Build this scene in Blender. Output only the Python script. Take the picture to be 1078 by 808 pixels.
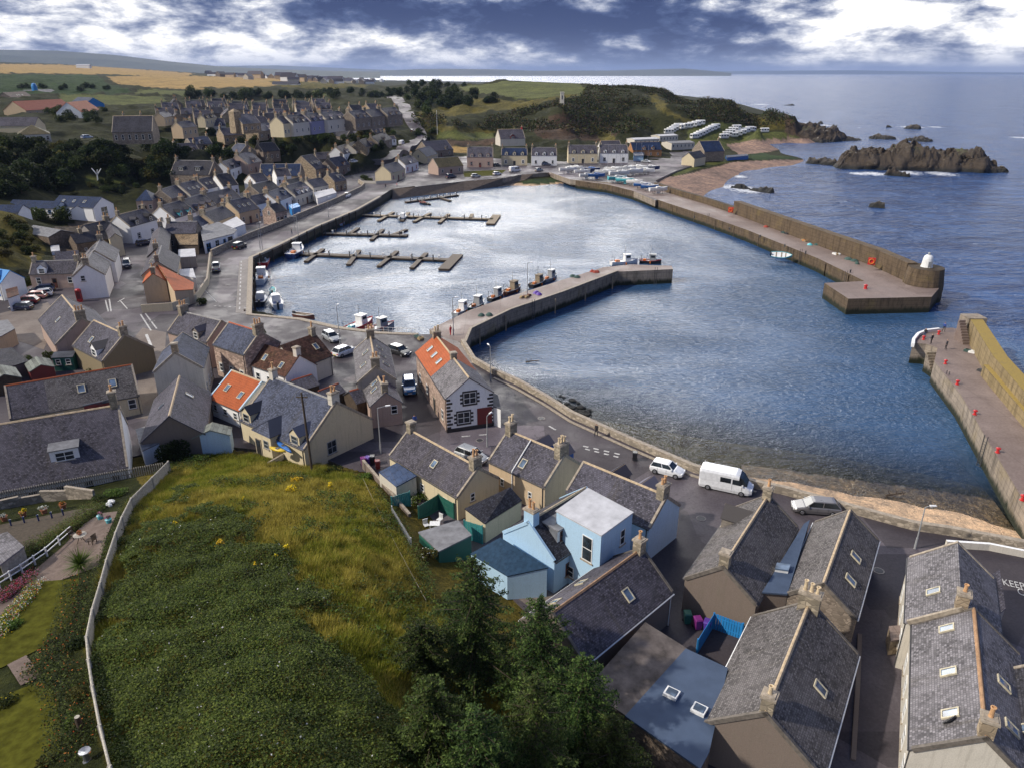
import bpy, bmesh, math, random
import numpy as np
from mathutils import Vector, Matrix
R = random.Random(11)
rad = math.radians
for o in list(bpy.data.objects): bpy.data.objects.remove(o)
SC = bpy.context.scene
COL = SC.collection
# ---------------------------------------------------------------- camera
CAMZ, F, PW, PH, HOR = 44.0, 775.0, 1078.0, 808.0, 77.0
PITCH = math.atan((PH/2-HOR)/F)
SP, CP = math.sin(PITCH), math.cos(PITCH)
cam = bpy.data.cameras.new('camera'); cam.sensor_fit = 'HORIZONTAL'; cam.sensor_width = 36
cam.lens = F/PW*36; cam.clip_start = .5; cam.clip_end = 90000
camo = bpy.data.objects.new('camera', cam); COL.objects.link(camo)
camo.location = (0, 0, CAMZ); camo.rotation_euler = (math.pi/2-PITCH, 0, 0)
SC.camera = camo
# ---------------------------------------------------------------- daylight
SUN_AZ, SUN_EL = rad(-106), rad(38)          # azimuth from +Y, towards +X
VS = SC.view_settings
VS.view_transform = 'Standard'; VS.look = 'None'; VS.gamma = 1; VS.use_curve_mapping = False
VS.exposure = 0.27
sun = bpy.data.lights.new('sun', 'SUN'); sun.energy = 3.4; sun.angle = rad(1.5); sun.color = (1, .92, .80)
suno = bpy.data.objects.new('sun', sun); COL.objects.link(suno)
sd = Vector((math.sin(SUN_AZ)*math.cos(SUN_EL), math.cos(SUN_AZ)*math.cos(SUN_EL), math.sin(SUN_EL)))
suno.rotation_euler = sd.to_track_quat('Z', 'Y').to_euler()
class NT:                                   # tiny node-tree writer
 def __init__(s, tree): s.t = tree; s.n = tree.nodes; s.l = tree.links
 def new(s, typ, **kw):
  n = s.n.new(typ)
  for k, v in kw.items():
   if k == 'inp':
    for a, b in v.items():
     if hasattr(b, 'bl_idname') and not hasattr(b, 'inputs'): s.l.new(b, n.inputs[a])
     else: n.inputs[a].default_value = b
   else: setattr(n, k, v)
  return n
 def math(s, op, a, b=0.0, c=0.0, clamp=False):
  n = s.n.new('ShaderNodeMath'); n.operation = op; n.use_clamp = clamp
  for i, v in enumerate((a, b, c)):
   if isinstance(v, (int, float)): n.inputs[i].default_value = v
   else: s.l.new(v, n.inputs[i])
  return n.outputs[0]
 def ramp(s, fac, stops, interp='LINEAR'):
  n = s.n.new('ShaderNodeValToRGB'); e = n.color_ramp.elements; n.color_ramp.interpolation = interp
  while len(e) > 1: e.remove(e[-1])
  e[0].position = stops[0][0]; c = stops[0][1]; e[0].color = (*c, 1) if len(c) == 3 else c
  for p, c in stops[1:]:
   k = e.new(p); k.color = (*c, 1) if len(c) == 3 else c
  s.l.new(fac, n.inputs[0]); return n.outputs[0]
 def mix(s, fac, a, b, mode='MIX'):
  n = s.n.new('ShaderNodeMix'); n.data_type = 'RGBA'; n.blend_type = mode
  for i, v in ((0, fac), (6, a), (7, b)):
   if isinstance(v, (int, float)): n.inputs[i].default_value = v
   elif isinstance(v, (tuple, list)): n.inputs[i].default_value = (*v, 1) if len(v) == 3 else v
   else: s.l.new(v, n.inputs[i])
  return n.outputs[2]
 def noise(s, vec, scale, detail=4, rough=.55, dist=0.0):
  n = s.n.new('ShaderNodeTexNoise'); n.inputs['Scale'].default_value = scale
  n.inputs['Detail'].default_value = detail; n.inputs['Roughness'].default_value = rough
  n.inputs['Distortion'].default_value = dist
  if vec is not None: s.l.new(vec, n.inputs['Vector'])
  return n.outputs['Fac']
 def smooth(s, v, a, b):
  n = s.n.new('ShaderNodeMapRange'); n.interpolation_type = 'SMOOTHSTEP'
  n.inputs[1].default_value = a; n.inputs[2].default_value = b
  s.l.new(v, n.inputs[0]); return n.outputs[0]
W = bpy.data.worlds.new('World'); SC.world = W; W.use_nodes = True
def build_sky():
 T = NT(W.node_tree); T.n.clear()
 tc = T.new('ShaderNodeTexCoord')
 sep = T.new('ShaderNodeSeparateXYZ'); T.l.new(tc.outputs['Generated'], sep.inputs[0])
 x, y, z = sep.outputs
 hyp = T.math('SQRT', T.math('ADD', T.math('MULTIPLY', x, x), T.math('MULTIPLY', y, y)))
 el = T.math('DIVIDE', z, T.math('MAXIMUM', hyp, .02))       # tan of elevation
 az = T.math('ARCTAN2', x, y)                                # compass angle from +Y
 cv = T.new('ShaderNodeCombineXYZ')
 T.l.new(T.math('MULTIPLY', az, 19.0), cv.inputs[0])
 T.l.new(T.math('MULTIPLY', T.math('POWER', T.math('ABSOLUTE', el), .9), 42.0), cv.inputs[1])
 n1 = T.noise(cv.outputs[0], .8, 10, .62, .15)
 cv2 = T.new('ShaderNodeVectorMath', operation='ADD', inp={0: cv.outputs[0], 1: (3.1, -1.35, 4.2)})
 n2 = T.noise(cv2.outputs[0], .33, 6, .55, .2)
 def blob(a0, e0, ra, re):
  da = T.math('DIVIDE', T.math('SUBTRACT', az, a0), ra); de = T.math('DIVIDE', T.math('SUBTRACT', el, e0), re)
  d = T.math('ADD', T.math('MULTIPLY', da, da), T.math('MULTIPLY', de, de))
  return T.math('POWER', 2.718, T.math('MULTIPLY', d, -1.0))
 dark = T.math('ADD', T.math('MULTIPLY', blob(-.13, .075, .17, .018), .66), T.math('MULTIPLY', blob(.06, .056, .15, .016), .74))
 dark = T.math('ADD', dark, T.math('MULTIPLY', blob(.20, .036, .11, .04), .36))
 dark = T.math('ADD', dark, T.math('MULTIPLY', blob(-.52, .088, .20, .010), .38))
 dark = T.math('ADD', dark, T.math('MULTIPLY', blob(.60, .048, .22, .010), .16))
 lite = T.math('ADD', T.math('MULTIPLY', blob(-.34, .040, .34, .024), .24), T.math('MULTIPLY', blob(.55, .07, .30, .04), .26))
 lite = T.math('ADD', lite, T.math('MULTIPLY', blob(.16, .094, .26, .009), .42))
 b = T.math('ADD', T.math('MULTIPLY', T.math('SUBTRACT', n1, .5), 2.7), T.math('MULTIPLY', T.math('SUBTRACT', n2, .5), 1.6))
 b = T.math('ADD', T.math('SUBTRACT', T.math('ADD', b, .58), dark), lite)
 deck = T.ramp(b, [(.0, (.028, .046, .13)), (.22, (.06, .09, .20)), (.40, (.17, .205, .32)), (.56, (.39, .42, .52)), (.72, (.72, .73, .77)), (.94, (1.25, 1.22, 1.18))])
 # thin rain and air close to the horizon
 hz = T.math('POWER', 2.718, T.math('MULTIPLY', T.math('ABSOLUTE', el), -70.0))
 deck = T.mix(T.math('MULTIPLY', hz, .8), deck, T.ramp(T.math('ADD', T.math('MULTIPLY', az, .8), .5), [(.0, (.60, .63, .70)), (.42, (.58, .61, .69)), (.6, (.30, .34, .45)), (.68, (.32, .36, .47)), (.80, (.60, .63, .71)), (1, (.66, .69, .76))]))
 # overhead the deck is broken: bluish grey with glow added ahead, above the frame, to silver the water
 pv = T.new('ShaderNodeVectorMath', operation='MULTIPLY', inp={0: tc.outputs['Generated'], 1: (2.2, 2.2, 3.2)})
 n3 = T.noise(pv.outputs[0], 1.0, 4, .5, .4)
 sky = T.new('ShaderNodeTexSky', sky_type='NISHITA'); sky.sun_disc = False
 sky.sun_elevation = SUN_EL; sky.sun_rotation = SUN_AZ; sky.altitude = 50
 blue = T.mix(1.0, sky.outputs[0], (.10, .10, .10), 'MULTIPLY')
 def gap(a, e, k):                        # round lobe of added sky glow, not called
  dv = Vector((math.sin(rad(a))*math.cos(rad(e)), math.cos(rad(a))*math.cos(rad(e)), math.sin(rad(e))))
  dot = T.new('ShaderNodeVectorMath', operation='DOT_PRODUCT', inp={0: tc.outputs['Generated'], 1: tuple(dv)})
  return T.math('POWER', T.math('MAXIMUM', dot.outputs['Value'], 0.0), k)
 glow = T.math('ADD', T.math('MULTIPLY', blob(-.30, .34, .32, .20), .82), T.math('MULTIPLY', blob(.03, .46, .28, .26), .74))  # added bright patches, well away from the sun, for the harbour to reflect
 up = T.ramp(n3, [(.30, (.10, .14, .27)), (.5, (.21, .25, .35)), (.66, (.48, .49, .52))])
 up = T.mix(.35, up, blue)
 side = T.smooth(az, -.15, .75)
 left = T.math('MULTIPLY', T.math('SUBTRACT', 1.0, T.smooth(T.math('ABSOLUTE', T.math('ADD', az, .35)), .25, .9)), T.smooth(el, 2.0, .5))
 up = T.mix(T.math('MULTIPLY', left, .8), up, T.mix(T.smooth(n3, .35, .65), (.85, .87, .92), (1.15, 1.13, 1.1)))
 up = T.mix(T.math('MULTIPLY', side, .9), up, (.06, .12, .32))
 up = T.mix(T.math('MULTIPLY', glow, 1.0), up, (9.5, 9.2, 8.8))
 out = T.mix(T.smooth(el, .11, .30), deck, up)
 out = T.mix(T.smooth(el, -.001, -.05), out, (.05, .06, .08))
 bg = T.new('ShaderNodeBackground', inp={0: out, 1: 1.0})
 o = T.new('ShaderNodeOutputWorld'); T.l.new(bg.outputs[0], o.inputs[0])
build_sky()
# ---------------------------------------------------------------- pixels of the survey photo -> points of the place
def at(px, py, z):
 u, v = px-PW/2, py-PH/2
 t = (CAMZ-z)/(F*SP+v*CP)
 return Vector((t*u, t*(F*CP-v*SP), z))
def at_d(px, py, d):                         # same, at forward distance d
 u, v = px-PW/2, py-PH/2
 t = d/(F*CP-v*SP)
 return Vector((t*u, d, CAMZ-t*(F*SP+v*CP)))
ZQ = 3.2
# ---------------------------------------------------------------- mesh writer
class MB:
 def __init__(s): s.v = []; s.f = []; s.m = []; s.uv = []
 def face(s, pts, mat=0, uv=None):
  i = len(s.v); s.v.extend([tuple(p) for p in pts]); s.f.append(tuple(range(i, i+len(pts)))); s.m.append(mat)
  s.uv.append(uv if uv else [(0, 0)]*len(pts))
 def box(s, x0, x1, y0, y1, z0, z1, mat=0, bottom=True):
  p = [(x0,y0,z0),(x1,y0,z0),(x1,y1,z0),(x0,y1,z0),(x0,y0,z1),(x1,y0,z1),(x1,y1,z1),(x0,y1,z1)]
  for q in ((4,5,6,7),(0,1,5,4),(1,2,6,5),(2,3,7,6),(3,0,4,7))+(((3,2,1,0),) if bottom else ()):
   s.face([p[k] for k in q], mat)
 def prism(s, poly, z0, z1, mat=0, side=None, bottom=False):
  if area2(poly) < 0: poly = list(reversed(poly))
  n = len(poly); side = mat if side is None else side
  s.face([(p[0], p[1], z1) for p in poly], mat)
  if bottom: s.face([(p[0], p[1], z0) for p in reversed(poly)], mat)
  for i in range(n):
   a, b = poly[i], poly[(i+1) % n]
   s.face([(a[0],a[1],z0),(b[0],b[1],z0),(b[0],b[1],z1),(a[0],a[1],z1)], side)
 def slab(s, quad, th, mat=0, uvs=None):  # thick sheet below a quad
  q = [Vector(p) for p in quad]; n = (q[1]-q[0]).cross(q[2]-q[0]).normalized()
  d = [p-n*th for p in q]; s.face(q, mat, uvs); s.face(list(reversed(d)), mat)
  for i in range(len(q)):
   j = (i+1) % len(q); s.face([q[i], d[i], d[j], q[j]], mat)
 def tube(s, a, b, r0, r1=None, n=8, mat=0, cap=True):
  a, b = Vector(a), Vector(b); r1 = r0 if r1 is None else r1
  d = (b-a).normalized(); u = d.orthogonal().normalized(); w = d.cross(u)
  A = [a+(u*math.cos(t)+w*math.sin(t))*r0 for t in [2*math.pi*k/n for k in range(n)]]
  B = [b+(u*math.cos(t)+w*math.sin(t))*r1 for t in [2*math.pi*k/n for k in range(n)]]
  for i in range(n):
   j = (i+1) % n; s.face([A[i], A[j], B[j], B[i]], mat)
  if cap: s.face(B, mat); s.face(list(reversed(A)), mat)
 def path(s, pts, r, n=6, mat=0):
  for a, b in zip(pts[:-1], pts[1:]): s.tube(a, b, r, r, n, mat)
 def loft(s, rings, mat=0, cap=True, closed=True):
  n = len(rings[0])
  for A, B in zip(rings[:-1], rings[1:]):
   for i in range(n if closed else n-1):
    j = (i+1) % n; s.face([A[i], A[j], B[j], B[i]], mat)
  if cap: s.face(list(reversed(rings[0])), mat); s.face(rings[-1], mat)
 def lathe(s, prof, c=(0,0,0), n=12, mat=0):
  rings = [[(c[0]+r*math.cos(2*math.pi*k/n), c[1]+r*math.sin(2*math.pi*k/n), c[2]+z) for k in range(n)] for r, z in prof]
  s.loft(rings, mat)
 def mesh(s, name, mats, smooth=False, weld=False):
  me = bpy.data.meshes.new(name); me.from_pydata(s.v, [], s.f)
  if not isinstance(mats, (list, tuple)): mats = [mats]
  for m in mats: me.materials.append(M(m) if isinstance(m, str) else m)
  me.polygons.foreach_set('material_index', s.m)
  ul = me.uv_layers.new(name='uv'); flat = [c for f in s.uv for p in f for c in p]
  ul.data.foreach_set('uv', flat)
  if weld or smooth:
   bm = bmesh.new(); bm.from_mesh(me); bmesh.ops.remove_doubles(bm, verts=bm.verts, dist=1e-4); bm.to_mesh(me); bm.free()
  if smooth: me.polygons.foreach_set('use_smooth', [True]*len(me.polygons))
  me.update(); return me
 def build(s, name, mats, parent=None, loc=None, rz=0, smooth=False, weld=False):
  return link(name, s.mesh(name, mats, smooth, weld), parent, loc, rz)
def area2(p): return sum(p[i][0]*p[(i+1) % len(p)][1]-p[(i+1) % len(p)][0]*p[i][1] for i in range(len(p)))
def link(name, data, parent=None, loc=None, rz=0):
 o = bpy.data.objects.new(name, data); COL.objects.link(o)
 if parent is not None: o.parent = parent
 if loc is not None: o.location = loc
 if rz: o.rotation_euler = (0, 0, rz)
 return o
def tag(o, label, cat, group=None):
 o['label'] = label; o['category'] = cat
 if group: o['group'] = group
 return o
def thing(name, label, cat, loc, rz=0, group=None):
 o = link(name, None, None, loc, rz); o.empty_display_size = .3; return tag(o, label, cat, group)
def struct(o): o['kind'] = 'structure'; return o
def stuff(o, label=None, cat=None):
 o['kind'] = 'stuff'
 if label: o['label'] = label; o['category'] = cat
 return o
KIDS = {}
def dup(root, loc, rz=None, label=None, scale=None):     # a thing with copies of its parts and sub-parts
 def rec(o, par):
  c = o.copy(); COL.objects.link(c)
  if par is not None: c.parent = par
  for k in o.children: rec(k, c)
  return c
 r = rec(root, None); r.location = loc
 if rz is not None: r.rotation_euler = (r.rotation_euler[0], r.rotation_euler[1], rz)
 if label: r['label'] = label
 if scale is not None: r.scale = scale if isinstance(scale, tuple) else (scale,)*3
 return r
def ang(a, b): return math.atan2(b[1]-a[1], b[0]-a[0])
# ---------------------------------------------------------------- materials
MATS = {}
def M(name): return MATS[name]
def newmat(name):
 m = bpy.data.materials.new(name); m.use_nodes = True; T = NT(m.node_tree); T.n.clear()
 out = T.new('ShaderNodeOutputMaterial'); b = T.new('ShaderNodeBsdfPrincipled'); T.l.new(b.outputs[0], out.inputs[0])
 MATS[name] = m; return m, T, b, out
def coords(T, rnd=True):
 tc = T.new('ShaderNodeTexCoord')
 if not rnd: return tc.outputs['Object']
 oi = T.new('ShaderNodeObjectInfo')
 off = T.math('MULTIPLY', oi.outputs['Random'], 60.0)
 return T.new('ShaderNodeVectorMath', operation='ADD', inp={0: tc.outputs['Object'], 1: off}).outputs[0]
def bump(T, b, h, strength, dist=.05):
 n = T.new('ShaderNodeBump'); n.inputs['Strength'].default_value = strength; n.inputs['Distance'].default_value = dist
 T.l.new(h, n.inputs['Height']); T.l.new(n.outputs[0], b.inputs['Normal'])
def mul(c, k): return tuple(min(1, x*k) for x in c[:3])
def plain(name, col, rough=.6, metal=0.0, var=.25, scale=3.0, bmp=0.0, spec=.4):
 m, T, b, o = newmat(name); v = coords(T)
 n = T.noise(v, scale, 5, .6)
 T.l.new(T.ramp(n, [(.3, mul(col, 1-var)), (.7, mul(col, 1+var))]), b.inputs['Base Color'])
 b.inputs['Roughness'].default_value = rough; b.inputs['Metallic'].default_value = metal; b.inputs['Specular IOR Level'].default_value = spec
 if bmp: bump(T, b, n, bmp, .04)
 return m
def wallmat(name, col, dirt=(.16, .14, .11), amt=.5, stone=None):
 """harled wall: fine grain, blotches, streaks running down; stone = size of rubble blocks"""
 m, T, b, o = newmat(name); v = coords(T)
 blot = T.noise(v, .9, 6, .65); fine = T.noise(v, 14, 4, .6)
 st = T.new('ShaderNodeVectorMath', operation='MULTIPLY', inp={0: v, 1: (3.0, 3.0, .25)}).outputs[0]
 streak = T.noise(st, 1.3, 5, .7)
 c = T.ramp(fine, [(.3, mul(col, .88)), (.7, mul(col, 1.1))]); h = fine
 if stone:
  sv = T.new('ShaderNodeVectorMath', operation='MULTIPLY', inp={0: v, 1: (1, 1, 1.7)}).outputs[0]
  vo = T.new('ShaderNodeTexVoronoi'); vo.inputs['Scale'].default_value = 1/stone; T.l.new(sv, vo.inputs['Vector'])
  ve = T.new('ShaderNodeTexVoronoi', feature='DISTANCE_TO_EDGE'); ve.inputs['Scale'].default_value = 1/stone; T.l.new(sv, ve.inputs['Vector'])
  sepc = T.new('ShaderNodeSeparateXYZ'); T.l.new(vo.outputs['Color'], sepc.inputs[0])
  c = T.mix(.75, c, T.ramp(sepc.outputs[0], [(0, mul(col, .5)), (.5, mul(col, 1.0)), (1, mul(col, 1.6))]))
  joint = T.smooth(ve.outputs['Distance'], .02, .10)
  c = T.mix(joint, mul(col, .75), c); h = joint
 c = T.mix(T.math('MULTIPLY', T.smooth(streak, .48, .75), amt), c, dirt)
 c = T.mix(T.math('MULTIPLY', T.smooth(blot, .5, .8), amt*.7), c, mul(dirt, 1.3))
 T.l.new(c, b.inputs['Base Color']); b.inputs['Roughness'].default_value = .9; b.inputs['Specular IOR Level'].default_value = .2
 bump(T, b, h, .5, .04); return m
def slate(name, col, lichen=.35, lcol=(.30, .29, .26), row=.17, wid=.2, rough=.66, var=.6, moss=0.0):
 m, T, b, o = newmat(name)
 uvn = T.new('ShaderNodeUVMap'); uvn.uv_map = 'uv'
 oi = T.new('ShaderNodeObjectInfo')
 uv = T.new('ShaderNodeVectorMath', operation='ADD', inp={0: uvn.outputs[0], 1: T.math('MULTIPLY', oi.outputs['Random'], 50.0)}).outputs[0]
 wob = T.new('ShaderNodeTexNoise'); wob.inputs['Scale'].default_value = 2.6; wob.inputs['Detail'].default_value = 3; T.l.new(uv, wob.inputs['Vector'])
 wv_ = T.new('ShaderNodeVectorMath', operation='MULTIPLY_ADD', inp={0: wob.outputs['Color'], 1: (.11, .075, 0), 2: uv}).outputs[0]
 br = T.new('ShaderNodeTexBrick'); T.l.new(wv_, br.inputs['Vector'])
 br.inputs['Scale'].default_value = 1; br.inputs['Row Height'].default_value = row; br.inputs['Brick Width'].default_value = wid
 br.inputs['Mortar Size'].default_value = .018; br.inputs['Mortar Smooth'].default_value = .4; br.inputs['Bias'].default_value = 0
 br.inputs['Color1'].default_value = (0, 0, 0, 1); br.inputs['Color2'].default_value = (1, 1, 1, 1); br.inputs['Mortar'].default_value = (.5, .5, .5, 1)
 big = T.noise(uv, .35, 5, .6); mid = T.noise(uv, 1.7, 5, .65); sp = T.noise(uv, 7.0, 3, .7)
 c = T.ramp(br.outputs['Color'], [(0, mul(col, 1-var)), (.55, col), (1, mul(col, 1+var))])
 c = T.mix(T.math('MULTIPLY', T.smooth(big, .4, .68), .65), c, mul(col, 1.7))
 c = T.mix(T.math('MULTIPLY', T.smooth(mid, .48, .68), .55), c, mul(col, .45))
 stn = T.noise(T.new('ShaderNodeVectorMath', operation='MULTIPLY', inp={0: uv, 1: (1.6, .12, 1)}).outputs[0], 1.0, 5, .7)
 c = T.mix(T.math('MULTIPLY', T.smooth(stn, .52, .72), .4), c, (.10, .085, .06))
 lf = T.math('MULTIPLY', T.smooth(sp, .56, .68), T.smooth(mid, .36, .6))
 c = T.mix(T.math('MULTIPLY', lf, lichen), c, lcol)
 if moss: c = T.mix(T.math('MULTIPLY', T.smooth(T.noise(uv, .8, 6, .7), .5, .66), moss), c, (.10, .085, .03))
 c = T.mix(T.math('MULTIPLY', br.outputs['Fac'], .7), c, mul(col, .35))
 T.l.new(c, b.inputs['Base Color']); b.inputs['Roughness'].default_value = rough; b.inputs['Specular IOR Level'].default_value = .13
 su = T.new('ShaderNodeSeparateXYZ'); T.l.new(uv, su.inputs[0])
 saw = T.math('FRACT', T.math('DIVIDE', su.outputs[1], row))
 hh = T.math('ADD', T.math('MULTIPLY', T.math('SUBTRACT', 1.0, saw), .7), T.math('SUBTRACT', mid, br.outputs['Fac']))
 bump(T, b, hh, .55, .03); return m
def pantile(name, col):
 m, T, b, o = newmat(name)
 uvn = T.new('ShaderNodeUVMap'); uvn.uv_map = 'uv'
 su = T.new('ShaderNodeSeparateXYZ'); T.l.new(uvn.outputs[0], su.inputs[0])
 wv = T.math('ABSOLUTE', T.math('SINE', T.math('MULTIPLY', su.outputs[0], math.pi/.24)))
 saw = T.math('FRACT', T.math('DIVIDE', su.outputs[1], .33))
 big = T.noise(uvn.outputs[0], .8, 6, .65); fine = T.noise(uvn.outputs[0], 5, 4, .7)
 c = T.ramp(T.math('ADD', T.math('MULTIPLY', big, .6), T.math('MULTIPLY', fine, .4)), [(.3, mul(col, .6)), (.5, col), (.7, mul(col, 1.25))])
 c = T.mix(T.math('MULTIPLY', T.smooth(saw, .86, .98), .55), c, mul(col, .3))
 c = T.mix(T.math('MULTIPLY', T.smooth(wv, .25, .02), .5), c, mul(col, .35))
 T.l.new(c, b.inputs['Base Color']); b.inputs['Roughness'].default_value = .75; b.inputs['Specular IOR Level'].default_value = .25
 bump(T, b, T.math('ADD', wv, T.math('MULTIPLY', saw, -.5)), .6, .06); return m
def ground(name, c1, c2, c3, scale=.5, rough=.9, wet=0.0, spec=.3, bmp=.35, cracks=0.0, patch=0.0):
 m, T, b, o = newmat(name); v = coords(T, False)
 a = T.noise(v, scale, 6, .65, .4); f = T.noise(v, scale*14, 4, .7); g = T.noise(v, scale*.22, 4, .6)
 c = T.ramp(a, [(.3, c1), (.5, c2), (.72, c3)])
 c = T.mix(.35, c, T.ramp(f, [(.3, mul(c1, .6)), (.7, mul(c3, 1.2))]))
 c = T.mix(T.math('MULTIPLY', T.smooth(g, .45, .7), .4), c, mul(c1, .8))
 if cracks:
  ve = T.new('ShaderNodeTexBrick'); T.l.new(v, ve.inputs['Vector']); ve.inputs['Scale'].default_value = 1
  ve.inputs['Brick Width'].default_value = cracks; ve.inputs['Row Height'].default_value = cracks; ve.offset = 0
  ve.inputs['Mortar Size'].default_value = .05; ve.inputs['Mortar Smooth'].default_value = .8
  c = T.mix(T.math('MULTIPLY', ve.outputs['Fac'], .55), c, mul(c1, .5))
 if patch:
  for sc_, am in ((.11, patch), (.035, patch*.7)):
   vo = T.new('ShaderNodeTexVoronoi', distance='CHEBYCHEV'); vo.inputs['Scale'].default_value = sc_; T.l.new(v, vo.inputs['Vector']); sx = T.new('ShaderNodeSeparateXYZ'); T.l.new(vo.outputs['Color'], sx.inputs[0])
   c = T.mix(1.0, c, T.ramp(sx.outputs[0], [(.0, (1-am,)*3), (.55, (1.0,)*3), (.8, (1+am*.7,)*3)], 'CONSTANT'), 'MULTIPLY')
  c = T.mix(T.math('MULTIPLY', T.smooth(T.noise(v, .5, 8, .75, 1.5), .56, .66), .5), c, mul(c1, .45))
 T.l.new(c, b.inputs['Base Color']); b.inputs['Specular IOR Level'].default_value = spec
 if wet: T.l.new(T.ramp(T.math('ADD', T.math('MULTIPLY', a, .5), T.math('MULTIPLY', g, .5)), [(.40, (wet,)*3), (.60, (rough,)*3)]), b.inputs['Roughness'])
 else: b.inputs['Roughness'].default_value = rough
 bump(T, b, f, bmp, .03); return m
def quaystone(name, col):
 """harbour wall: pale dry concrete above, weed-dark band at the tide line, drips and block joints"""
 m, T, b, o = newmat(name)
 g = T.new('ShaderNodeNewGeometry'); pos = g.outputs['Position']
 sp = T.new('ShaderNodeSeparateXYZ'); T.l.new(pos, sp.inputs[0])
 st = T.new('ShaderNodeVectorMath', operation='MULTIPLY', inp={0: pos, 1: (.9, .9, .10)}).outputs[0]
 streak = T.noise(st, 1.2, 6, .7); blot = T.noise(pos, .45, 6, .65); fine = T.noise(pos, 4, 4, .7)
 c = T.ramp(blot, [(.3, mul(col, .6)), (.5, col), (.72, mul(col, 1.35))])
 c = T.mix(.4, c, T.ramp(fine, [(.3, mul(col, .55)), (.7, mul(col, 1.3))]))
 c = T.mix(T.math('MULTIPLY', T.smooth(streak, .46, .7), .75), c, mul(col, .28))
 c = T.mix(T.math('MULTIPLY', T.smooth(T.noise(pos, .25, 4, .6), .52, .7), .35), c, (.20, .15, .05))
 cv = T.new('ShaderNodeCombineXYZ'); T.l.new(T.math('ADD', sp.outputs[0], sp.outputs[1]), cv.inputs[0]); T.l.new(sp.outputs[2], cv.inputs[1])
 jb = T.new('ShaderNodeTexBrick'); T.l.new(cv.outputs[0], jb.inputs['Vector']); jb.inputs['Scale'].default_value = 1; jb.inputs['Brick Width'].default_value = 2.6; jb.inputs['Row Height'].default_value = .85; jb.inputs['Mortar Size'].default_value = .045; jb.inputs['Mortar Smooth'].default_value = .6
 c = T.mix(T.math('MULTIPLY', jb.outputs['Fac'], .6), c, mul(col, .25))
 lvl = T.math('ADD', sp.outputs[2], T.math('MULTIPLY', T.math('SUBTRACT', streak, .5), 2.2))
 c = T.mix(T.smooth(lvl, 1.5, .5), c, (.018, .022, .012))
 T.l.new(c, b.inputs['Base Color']); b.inputs['Roughness'].default_value = .85; b.inputs['Specular IOR Level'].default_value = .25
 bump(T, b, T.math('ADD', fine, streak), .6, .12); return m
def leafmat(name, c1, c2, c3, trans=.25):
 m, T, b, o = newmat(name)
 g = T.new('ShaderNodeNewGeometry'); oi = T.new('ShaderNodeObjectInfo')
 tc = T.new('ShaderNodeTexCoord')
 n = T.noise(tc.outputs['Object'], .7, 3, .6)
 f = T.math('ADD', T.math('MULTIPLY', g.outputs['Random Per Island'], .55), T.math('MULTIPLY', n, .45))
 c = T.ramp(f, [(.18, c1), (.5, c2), (.82, c3)])
 hs = T.new('ShaderNodeHueSaturation', inp={'Color': c, 'Value': T.math('ADD', .8, T.math('MULTIPLY', oi.outputs['Random'], .4)), 'Hue': T.math('ADD', .485, T.math('MULTIPLY', oi.outputs['Random'], .03))})
 T.l.new(hs.outputs[0], b.inputs['Base Color']); b.inputs['Roughness'].default_value = .65; b.inputs['Specular IOR Level'].default_value = .12
 tr = T.new('ShaderNodeBsdfTranslucent'); T.l.new(hs.outputs[0], tr.inputs[0])
 mx = T.new('ShaderNodeMixShader'); mx.inputs[0].default_value = trans
 T.l.new(b.outputs[0], mx.inputs[1]); T.l.new(tr.outputs[0], mx.inputs[2]); T.l.new(mx.outputs[0], o.inputs[0])
 return m
def paint(name, col, rough=.3, coat=.5):
 m, T, b, o = newmat(name); v = coords(T)
 n = T.noise(v, 2.5, 4, .6)
 T.l.new(T.ramp(n, [(.3, mul(col, .9)), (.7, mul(col, 1.08))]), b.inputs['Base Color'])
 T.l.new(T.ramp(n, [(.3, (rough,)*3), (.7, (rough+.18,)*3)]), b.inputs['Roughness'])
 b.inputs['Coat Weight'].default_value = coat; b.inputs['Coat Roughness'].default_value = .15; return m
def glassmat(name, col=(.02, .025, .03), rough=.06):
 m, T, b, o = newmat(name); v = coords(T)
 n = T.noise(v, .8, 2, .5)
 T.l.new(T.ramp(n, [(.35, mul(col, .5)), (.7, mul(col, 2.2))]), b.inputs['Base Color'])
 b.inputs['Roughness'].default_value = rough; b.inputs['Specular IOR Level'].default_value = .6; return m
SL = {'slate': ((.092, .087, .108), .4), 'slate_pale': ((.165, .155, .165), .5), 'slate_dark': ((.048, .047, .058), .25),
 'slate_blue': ((.075, .085, .125), .15), 'slate_purple': ((.086, .079, .095), .3), 'slate_lichen': ((.115, .105, .105), .9)}
for k, (c, l) in SL.items(): slate(k, c, l)
slate('slate_navy', (.022, .037, .085), .05, rough=.6)
slate('roof_brown', (.085, .04, .028), .15, lcol=(.16, .10, .08), row=.33, wid=.36, moss=.2)
slate('roof_green', (.14, .15, .13), .3, row=.5, wid=5)
slate('roof_tan', (.24, .17, .10), .3, row=.33, wid=.3)
slate('roof_olive', (.12, .10, .055), .4, moss=.6)
pantile('pantile', (.42, .105, .035)); pantile('pantile_red', (.34, .07, .03))
wallmat('cream', (.62, .53, .36), amt=.25); wallmat('white', (.82, .82, .82), amt=.18, dirt=(.3, .29, .26)); wallmat('offwhite', (.58, .54, .47), amt=.3)
wallmat('blue_wall', (.41, .59, .76), amt=.2, dirt=(.15, .25, .36)); wallmat('blue_wall_pale', (.50, .65, .78), amt=.25, dirt=(.25, .33, .40))
wallmat('pink', (.42, .31, .26), amt=.4); wallmat('tan', (.52, .40, .27), amt=.3); wallmat('grey_wall', (.33, .30, .28), amt=.5)
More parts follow.
